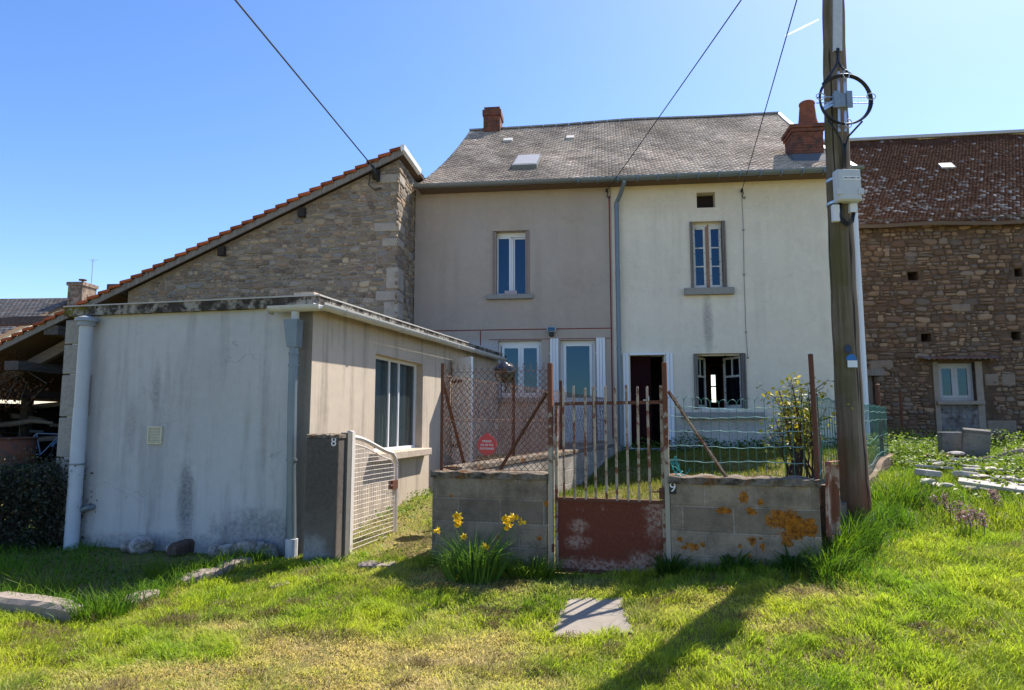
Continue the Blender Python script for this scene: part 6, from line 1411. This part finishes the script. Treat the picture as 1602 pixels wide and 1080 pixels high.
# mown lawn
far_ = lambda x, y: np.clip(1.25 - (y-3)/7, .25, 1)
def keep(x, y):
    ok = (~inpoly(x, y, LEFTP)) & (~inpoly(x, y, BANK)) & (~inpoly(x, y, YARD)) & (~inpoly(x, y, PATHP)) & slabout(x, y) & (np.abs(x) < .82*y+1.2)
    return ok * far_(x, y) * (.45 + .75*vnoise(x, y, 2.3, 8))
x, y, z = scatter(1100000, -8, 8.5, 2.7, 9.0, keep)
dr = dryness(x, y); N = len(x)
nearwall = np.zeros(N)
cl = np.clip((vnoise(x, y, 7.5, 14, 2)-.42)*3.5, 0, 1)
h = (.022 + .045*RNG.random(N)**1.5 + .055*cl*(1-.6*dr)) * (1 - .25*dr) * (1 + .35*np.clip((x-2)/3, 0, 1))
blades('lawn_grass', np.stack([x, y, z-.006], 1), h, RNG.uniform(.0032, .008, N), 6.283*vnoise(x, y, 2.6, 19)*1.6 + RNG.normal(0, 1.1, N), np.clip(RNG.uniform(.45, 1.08, N)+.35*dr, 0, 1.1), lawncol(x, y, dr), GRASS, kind='stuff')
# raked clippings: flat tangled brown stalks in drifts
cn = 130; cx_, cy_ = RNG.uniform(-5, 4.5, cn), RNG.uniform(3.2, 6.6, cn); kc = (vnoise(cx_*.8, cy_*1.7, 1.6, 44, 3) > .45) & slabout(cx_, cy_) & ~inpoly(cx_, cy_, LEFTP) & ~inpoly(cx_, cy_, BANK); cx_, cy_ = cx_[kc], cy_[kc]
cr_ = RNG.uniform(.03, .11, len(cx_)); m_ = 170; N = len(cx_)*m_; x = np.repeat(cx_, m_) + RNG.normal(0, 1, N)*np.repeat(cr_, m_)*1.2; y = np.repeat(cy_, m_) + RNG.normal(0, 1, N)*np.repeat(cr_, m_)*.6
d_ = np.hypot((x-np.repeat(cx_, m_))/1.2, (y-np.repeat(cy_, m_))/.6)/np.repeat(cr_, m_); z = ground_z(x, y) + np.clip(1-d_*.5, 0, 1)*np.repeat(cr_, m_)*.75*RNG.random(N)
blades('dead_thatch', np.stack([x, y, z], 1), RNG.uniform(.03, .07, N), RNG.uniform(.002, .005, N), RNG.uniform(0, 6.283, N), RNG.uniform(.9, 1.06, N), lerp((.26,.185,.11), (.07,.05,.03), RNG.random(N)), GRASS, kind='stuff')
x, y, z = scatter(260000, -6.5, 7, 2.8, 7.6, lambda x, y: np.clip((vnoise(x*.8, y*1.7, 2.3, 44, 3)-.62)*6, 0, 1)*(~inpoly(x, y, LEFTP))*(~inpoly(x, y, BANK))*(~inpoly(x, y, YARD))*slabout(x, y)*np.where(x > 2.5, .35, 1.0))
N = len(x); blades('clippings', np.stack([x, y, z + .03*RNG.random(N)**1.5], 1), RNG.uniform(.03, .075, N), RNG.uniform(.002, .005, N), RNG.uniform(0, 6.283, N), RNG.uniform(1.0, 1.08, N), lerp((.26,.19,.105), (.11,.075,.042), RNG.random(N)), GRASS, kind='stuff')
# taller shaded grass along the annex front
def kd(x, y, line, w_):
    d = np.full(x.shape, 9.0)
    for (a, b), (c, e) in zip(line[:-1], line[1:]):
        vx, vy = c-a, e-b; t = np.clip(((x-a)*vx+(y-b)*vy)/(vx*vx+vy*vy), 0, 1); d = np.minimum(d, np.hypot(x-a-t*vx, y-b-t*vy))
    return np.exp(-(d/w_)**2)
x, y, z = scatter(230000, -12.5, -1.5, 4.6, 9.5, lambda x, y: inpoly(x, y, LEFTP)*(.22+.78*vnoise(x, y, 2, 5))*.5*np.clip(1.6-(y-5)/5, .3, 1))
N = len(x); h = (.05 + .10*RNG.random(N)*vnoise(x, y, 1.6, 6)*1.6)*np.where(kd(x, y, [xy(A.w(0, -.15, 0)), xy(A.w(-1.9, -.15, 0))], .45) > .35, .4, 1.0)
blades('long_grass', np.stack([x, y, z-.01], 1), h, RNG.uniform(.004, .008, N), RNG.uniform(0, 6.283, N), RNG.uniform(.2, 1.0, N), lerp(C_DEEP, C_GRN, RNG.random(N))*RNG.uniform(.7, 1.3, N)[:, None], GRASS, kind='stuff')
# rank edges: kerb line, wall feet, the pole, the fence
foot = [xy(G.w(gl_u, -.06, 0)), xy(G.w(.0, -.06, 0))]; foot2 = [xy(G.w(1.07, -.05, 0)), xy(G.w(gr1_u, -.05, 0))]
edge_k = lambda x, y: (kd(x, y, kl, .12)*.7*np.clip(vnoise(x, y, 2.1, 77)*2.2-.45, .02, 1) + kd(x, y, foot, .10)*.6 + kd(x, y, foot2, .12)*.7 + kd(x, y, [(base.x-.25, base.y-.1), (base.x+.3, base.y+.1)], .22)*1.0 + kd(x, y, [xy(G.w(gr1_u+.05, -.2, 0)), (base.x-.2, base.y-.2)], .2)*.8)
x, y, z = scatter(330000, -8, 5, 4.6, 8.2, lambda x, y: np.clip(edge_k(x, y), 0, 1)*(~inpoly(x, y, YARD)))
N = len(x); kk = kd(x, y, kl, .2); gp_ = np.maximum(kd(x, y, [(base.x-.25, base.y-.1), (base.x+.3, base.y)], .4), 0)
h = (.07 + .13*RNG.random(N)**1.2)*(1+.35*kk+.8*gp_)*np.where(kd(x, y, foot, .2)+kd(x, y, foot2, .2) > .3, .62 + .5*vnoise(x, y, 2.2, 81), 1.0)
blades('rank_grass', np.stack([x, y, z-.01], 1), h, RNG.uniform(.004, .009, N), RNG.uniform(0, 6.283, N), RNG.uniform(.25, 1.1, N), lerp(C_DEEP, (.17,.27,.02), RNG.random(N))*RNG.uniform(.75, 1.3, N)[:, None], GRASS, kind='stuff')
# lush bank
def kb(x, y): return inpoly(x, y, BANK)*np.clip(1.25-(y-5)/9, .2, 1)*(.3+.9*vnoise(x, y, 1.2, 51))*(np.abs(x) < .84*y+1.5)
x, y, z = scatter(560000, 2.3, 14, 4.8, 17.4, kb)
N = len(x); sz_ = np.clip((y-4.5)/8, .25, 1); tall = np.clip(vnoise(x, y, .9, 52)*1.9-.45, .15, 1.2)*np.where(y > 9.5, .6, 1)
h = (.05 + .22*RNG.random(N)**1.3*tall); cc_ = lerp((.12,.215,.014), (.30,.33,.03), np.clip(vnoise(x, y, 1.4, 55)*1.5-.35+RNG.normal(0, .2, N), 0, 1))
ol = RNG.random(N) < .04; cc_[ol] = np.array([.34,.27,.15])
blades('bank_grass', np.stack([x, y, z-.01], 1), h, RNG.uniform(.004, .008, N)*(1+sz_), RNG.uniform(0, 6.283, N), RNG.uniform(.25, 1.15, N), cc_*RNG.uniform(.7, 1.25, N)[:, None], GRASS, kind='stuff')
# yard grass
x, y, z = scatter(150000, -1, 8.5, 6, 15, lambda x, y: inpoly(x, y, YARD)*(.3+.7*vnoise(x, y, 1.5, 61)))
N = len(x); h = .04+.10*RNG.random(N)*vnoise(x, y, 1.8, 63)*1.5
blades('yard_grass', np.stack([x, y, z-.01], 1), h, RNG.uniform(.006, .011, N), RNG.uniform(0, 6.283, N), RNG.uniform(.2, 1.0, N), lerp((.10,.145,.018), (.20,.18,.04), np.clip(vnoise(x, y, 1.1, 66)*1.7-.4, 0, 1))*RNG.uniform(.7, 1.25, N)[:, None], GRASS, kind='stuff')
# neighbour path: thin grass and creeping weeds
x, y, z = scatter(120000, -3, 3, 6.5, 15, lambda x, y: inpoly(x, y, PATHP)*np.clip(vnoise(x, y, 1.4, 71)*2-.55, 0.05, 1))
N = len(x); blades('path_grass', np.stack([x, y, z-.01], 1), .02+.06*RNG.random(N), RNG.uniform(.005, .009, N), RNG.uniform(0, 6.283, N), RNG.uniform(.3, 1.0, N), lawncol(x, y, np.clip(vnoise(x, y, 1.2, 73)*1.6-.5, 0, .8)), GRASS, kind='stuff')
# leafy weeds: bank, path edge, wall feet, house foot
def weeds(name, n, box_, keepf, hmin, hmax, smin, smax, ca, cb, flat=.5):
    x, y, z = scatter(n, *box_, keepf); N = len(x)
    C = np.stack([x+RNG.normal(0, .012, N), y+RNG.normal(0, .012, N), z + RNG.uniform(hmin, hmax, N)*np.clip(vnoise(x, y, 1.7, 88)*1.8-.2, .15, 1.3)], 1)
    return leaves(name, C, RNG.uniform(smin, smax, N), lerp(ca, cb, RNG.random(N))*RNG.uniform(.75, 1.25, N)[:, None], LEAF, flat, kind='stuff')
weeds('leafy_weeds', 200000, (3.3, 14, 6.5, 17, ), lambda x, y: inpoly(x, y, BANK)*np.clip((vnoise(x, y, .55, 91)-.40)*3.2, 0, .85)*np.clip((y-7)/2, 0, 1)*np.where(y > 13, .3, 1)*(x < .84*y+1.5), .04, .34, .03, .07, (.11,.18,.018), (.21,.26,.045))
weeds('creeping_weeds', 60000, (-3, 3, 6.5, 14.5), lambda x, y: inpoly(x, y, PATHP)*np.clip((vnoise(x, y, .9, 93)-.42)*3, 0, .6)*(kd(x, y, [xy(A.w(.08, 1.3, 0)), xy(A.w(.08, 7, 0))], .35)+.25), .01, .14, .02, .05, (.09,.16,.016), (.17,.22,.03))
weeds('lawn_weeds', 90000, (-7, 7, 3, 7.5), lambda x, y: (~inpoly(x, y, YARD))*slabout(x, y)*np.clip((vnoise(x, y, 1.5, 95)-.60)*3, 0, .35), .0, .035, .012, .028, (.06,.12,.014), (.14,.19,.025), .25)
weeds('yard_weeds', 30000, (0, 8, 9, 15), lambda x, y: inpoly(x, y, YARD)*kd(x, y, [xy(H.w(usplit, -.25, 0)), xy(H.w(hr_u, -.25, 0))], .35), .02, .32, .04, .09, (.05,.10,.012), (.12,.18,.02))
weeds('annex_weeds', 26000, (-9, -2.2, 5, 9), lambda x, y: inpoly(x, y, LEFTP)*np.clip((vnoise(x, y, 1.3, 96)-.5)*3, 0, .6), .0, .10, .02, .05, (.03,.075,.012), (.08,.13,.02))
# ------------------------------------------------------------------ daffodils
dc = og(742, 905); dc.y -= .06
df = empty('daffodil_clump', dc, 0, 'clump of yellow daffodils with strap leaves at the foot of the chain link wall', 'flowers')
dc.z = gz(dc.x, dc.y); df.location = dc
N = 330; ang = RNG.uniform(0, 2*np.pi, N); rr_ = np.sqrt(RNG.random(N))*.16
Pb = np.stack([rr_*np.cos(ang)*1.5, rr_*np.sin(ang)*.7, np.zeros(N)-.01], 1)
V, L_, st, to, T = bladearrays(Pb, RNG.uniform(.26, .52, N), RNG.uniform(.010, .018, N), ang+RNG.normal(0, .4, N), .15+rr_*3.2+RNG.uniform(0, .35, N), lerp((.08,.17,.03), (.20,.31,.05), RNG.random(N)))
fastmesh('leaves', V, L_, st, to, leafmat('daffodil_leaf', trans=.35, rough=.4), T, parent=df)
PET = Mat('daffodil_petal', .5, .2); PET.color((.88,.68,.05)); t_ = PET.n('ShaderNodeBsdfTranslucent'); t_.inputs[0].default_value = (.9,.55,.02,1); mx = PET.n('ShaderNodeMixShader'); mx.inputs[0].default_value = .45; PET.l(PET.b.outputs[0], mx.inputs[1]); PET.l(t_.outputs[0], mx.inputs[2]); PET.l(mx.outputs[0], PET.nt.nodes['Material Output'].inputs[0]); PET = PET.m
TRU = Mat('daffodil_trumpet', .5, .2); TRU.color((.82,.50,.02)); TRU = TRU.m; STEM = plain('flower_stem', (.07,.14,.03), .5, .3)
def daff(px, py, face, size, dy=0.0):
    p = atY(px, py, dc.y-.06+dy) - dc; f = Vector(face).normalized(); a = f.cross(Vector((0, 0, 1))).normalized(); b = a.cross(f)
    mb = MB(); R_ = size
    for k in range(6):
        t = k*math.pi/3+.2; d = a*math.cos(t)+b*math.sin(t); s = a*-math.sin(t)+b*math.cos(t)
        mb.add([p, p+d*R_*.5+s*R_*.26-f*.004, p+d*R_-f*R_*.22, p+d*R_*.5-s*R_*.26-f*.004, p+d*R_*.55+f*.006], [(0,1,4), (1,2,4), (2,3,4), (3,0,4)])
    fl = mb.build('flower', PET, df)
    mb = MB(); n = 12; V = []; F = []
    for j, (z, q) in enumerate(((0, .26), (R_*.5, .30), (R_*.85, .36), (R_*.95, .50))):
        for k in range(n): t = 2*math.pi*k/n; rq = R_*q*(1+(.10*math.sin(6*t) if j == 3 else 0)); V.append(p+f*z+(a*math.cos(t)+b*math.sin(t))*rq)
    for j in range(3): F += [(j*n+k, j*n+(k+1)%n, (j+1)*n+(k+1)%n, (j+1)*n+k) for k in range(n)]
    mb.add(V, F).build('trumpet', TRU, fl, smooth=True)
    root_ = Vector((p.x*.35, p.y*.5+.02, 0)); q = p - f*.03
    mb = MB(); mb.tube([root_, root_*.4+q*.6+Vector((0, 0, .04)), q + Vector((0,0,.012)) if p.z > .1 else q+Vector((0,0,.03)), p], .005, 6); mb.build('stem', STEM, fl)
for a in ((715.5, 809, (-.1, -.8, .2), .055), (717, 817, (-.2, -.9, -.5), .05), (685, 830, (-.8, -.5, -.1), .042), (726, 840, (.1, -1, .1), .036), (758, 855.5, (.6, -.6, .0), .042), (792, 813, (-.3, -.8, .2), .052), (795, 821, (-.4, -.8, -.7), .05), (802, 810, (.7, -.5, .1), .05), (814.5, 816.5, (.8, .2, -.2), .045), (715, 902, (0, -.6, -.8), .04)): daff(*a)
def tuft(px, py, n, hh, spread, lab, ca, cb, wd=(.006, .012), leafy=0, cat='grass tuft', nm='grass_tuft', dy=0.0, wall=False, Y=None):
    c = og(px, py) if Y is None else atY(px, py, Y); c.y += dy
    if wall: c = G.w(G.px(px, py, -.09)[0], -.09, 0)
    c.z = gz(c.x, c.y); a = RNG.uniform(0, 2*np.pi, n); r_ = np.sqrt(RNG.random(n))*spread
    P_ = np.stack([r_*np.cos(a), r_*np.sin(a)*.7, np.full(n, -.01)], 1)
    V, L_, st, to, T = bladearrays(P_, RNG.uniform(hh*.45, hh, n), RNG.uniform(*wd, n), a+RNG.normal(0, .5, n), .2+r_/spread*.5+RNG.uniform(0, .4, n), lerp(ca, cb, RNG.random(n)))
    o_ = fastmesh(nm, V, L_, st, to, GRASS, T); o_.location = c; return tag(o_, lab, cat)
tuft(833, 900, 230, .30, .20, 'bushy grass tuft between the daffodils and the iron gate', (.09,.18,.015), (.24,.32,.03), dy=-.10)
tuft(512, 885, 150, .13, .16, 'low leafy weed tuft at the foot of the number eight pillar', (.05,.11,.02), (.12,.19,.03), (.01, .02), nm='weed_tuft')
tuft(1048, 893, 90, .30, .10, 'dark weed tuft against the gate post by the number nine', (.03,.08,.012), (.08,.14,.02), (.014, .026), nm='weed_tuft', wall=True)
tuft(1152, 880, 40, .24, .09, 'broad leaved weed growing under the lichen patches', (.03,.08,.012), (.07,.14,.02), (.022, .036), nm='weed_tuft', wall=True)
tuft(1238, 870, 40, .26, .09, 'broad leaved weed near the right end of the lichen wall', (.03,.08,.012), (.07,.14,.02), (.022, .036), nm='weed_tuft', wall=True)
tuft(1318, 850, 260, .42, .22, 'dark rank grass clump before the foot of the utility pole', (.03,.08,.010), (.09,.15,.015), Y=6.0)
tuft(1395, 800, 320, .50, .30, 'big arching grass clump right of the utility pole', (.05,.11,.012), (.13,.19,.018))
tuft(1430, 790, 260, .44, .30, 'second arching grass clump farther right of the utility pole', (.06,.13,.012), (.16,.21,.02))
tuft(1302, 850, 200, .34, .16, 'grass clump covering the foot of the rusted channel iron', (.05,.11,.012), (.13,.20,.018), Y=5.62)
tuft(1300, 800, 260, .34, .18, 'sunlit grass clump growing between the wall end and the pole', (.08,.15,.012), (.20,.28,.02), Y=6.0)
tuft(1292, 850, 150, .30, .12, 'dark grass clump pressed against the right end of the lichen wall', (.04,.09,.010), (.09,.15,.015), Y=5.5)
tuft(1335, 850, 220, .46, .2, 'long dark grass blades falling in front of the pole foot', (.04,.09,.010), (.10,.17,.015), Y=6.2)
tuft(75, 935, 120, .34, .22, 'tall pale grass clump behind the long kerb stone', (.07,.14,.012), (.17,.22,.02))
tuft(155, 965, 260, .30, .22, 'dense green clump at the end of the long kerb stone', (.05,.12,.012), (.11,.18,.018))
tuft(275, 905, 220, .28, .26, 'grass clump between two sunken kerb stones', (.07,.14,.012), (.15,.21,.02))
# dead-nettle flowers on the bank
def nettle(px, py, lab):
    c = og(px, py); mb = MB(); r = empty('dead_nettle', c, 0, lab, 'wildflower', 'purple dead-nettles on the bank')
    MB().tube([(0, 0, 0), (.01, 0, .12), (.0, 0, .20)], .004, 5).build('stem', STEM, r)
    C = np.stack([RNG.normal(0, .018, 60), RNG.normal(0, .018, 60), RNG.uniform(.13, .23, 60)], 1); leaves('flower_head', C, RNG.uniform(.016, .035, 60), lerp((.16,.07,.10), (.34,.20,.27), RNG.random(60)), LEAF, .8, parent=r)
for i, (x, y) in enumerate(((1503, 808), (1503, 824), (1511, 823), (1521, 818), (1527, 824), (1538, 824), (1518, 832), (1540, 832), (1487, 809), (1554, 786), (1561, 790), (1562, 798), (1478, 795), (1465, 796))): nettle(x, y+14, 'small purple dead-nettle flowering in the bank grass')
# daisies
# ------------------------------------------------------------------ shrubs
def shrub(name, pos, w_, d_, h_, n, ca, cb, size, lab, cat, stems=9, flat=.6, bottom=.1, lean=(0, 0), stemcol=(.05,.035,.025), seed=3):
    r = empty(name, pos, 0, lab, cat); rn = random.Random(seed); mb = MB(); tips = []
    for k in range(stems):
        a = rn.uniform(0, 6.283); t = Vector((math.cos(a)*w_*.5*rn.uniform(.2, 1)+lean[0], math.sin(a)*d_*.5*rn.uniform(.2, 1)+lean[1], h_*rn.uniform(.6 if bottom < .8 else .25, 1))); m_ = Vector((t.x*.35+rn.gauss(0, .05), t.y*.35, t.z*.55)); b0_ = Vector((rn.gauss(0, .10), rn.gauss(0, .08), -.05))
        mb.tube([b0_, m_, t], [.012, .008, .003], 5); tips += [(m_, t)]
        for q in range(3):
            s0 = m_.lerp(t, rn.uniform(.1, .9)); e_ = s0 + Vector((rn.gauss(0, .12), rn.gauss(0, .12), rn.uniform(0, .18))); mb.tube([s0, e_], [.005, .002], 4); tips.append((s0, e_))
    mb.build('stems', plain(name+'_bark', stemcol, .9), r)
    C = []; 
    for k in range(n):
        a, b = tips[rn.randrange(len(tips))]; p = a.lerp(b, rn.uniform(.15, 1.08)); C.append((p.x+rn.gauss(0, .045), p.y+rn.gauss(0, .045), max(bottom*rn.random(), p.z+rn.gauss(0, .05))))
    if bottom >= .85:
        q = RNG.normal(0, 1, (n, 3)); q /= np.linalg.norm(q, axis=1)[:, None]; q *= RNG.random(n)[:, None]**.45; C = C + [(a*w_*.47-.08, b*d_*.5+.05, abs(c)*h_*.92) for a, b, c in q]; n = len(C)
    C = np.array(C); leaves('foliage', C, RNG.uniform(size*.6, size*1.4, n), lerp(ca, cb, RNG.random(n)**1.5)*RNG.uniform(.7, 1.3, n)[:, None], LEAF, flat, parent=r)
    return r
for i, (x, y, w2, h2, lab) in enumerate(((42, 868, 1.15, .95, 'dark small leaved shrub with pale tips growing left of the white vent pipe'), (-50, 872, 1.4, 1.0, 'dark shrub at the left picture edge, cut by the frame'))):
    p = og(x, y); p.y += .5; p.z = gz(p.x, p.y); shrub('small_leaved_shrub', p, w2, .9, h2, 6500, (.014,.024,.012), (.13,.13,.09), .034, lab, 'shrub', 60, .7, .9, seed=11+i)
p = gw(1262, 700, .9); p.z = gz(p.x, p.y)
shrub('rose_bush', p, .62, .5, 1.28, 560, (.09,.12,.02), (.46,.34,.05), .05, 'rose bush with yellow green young leaves behind the tall rusty post', 'bush', 13, .6, .7, seed=5)
p = FW.w(1.9, .55, 0); p.z = gz(p.x, p.y)
shrub('rose_bush', p, .7, .6, 1.15, 700, (.05,.09,.02), (.30,.26,.05), .05, 'twiggy bush behind the green fence, partly hidden by the pole', 'bush', 20, .6, .6, seed=8)
p = shw(18, 640, .25); p.z = 1.9
mb = MB(); N = 900; C = np.stack([RNG.normal(0, .35, N), RNG.normal(0, .18, N), RNG.normal(0, .32, N)], 1)
r = empty('dry_creeper', p, 0, 'hanging mass of dry brown creeper under the shed beams', 'creeper'); r.location = shw(8, 600, .2)
leaves('foliage', C, RNG.uniform(.04, .09, N), lerp((.09,.04,.02), (.24,.11,.05), RNG.random(N)), LEAF, .8, parent=r)
mb = MB()
for k in range(6): mb.tube([(RNG.normal(0, .3), 0, .5), (RNG.normal(0, .3), .05, 0), (RNG.normal(0, .3), 0, -.5)], .008, 4)
mb.build('stems', OLDWOOD, r)
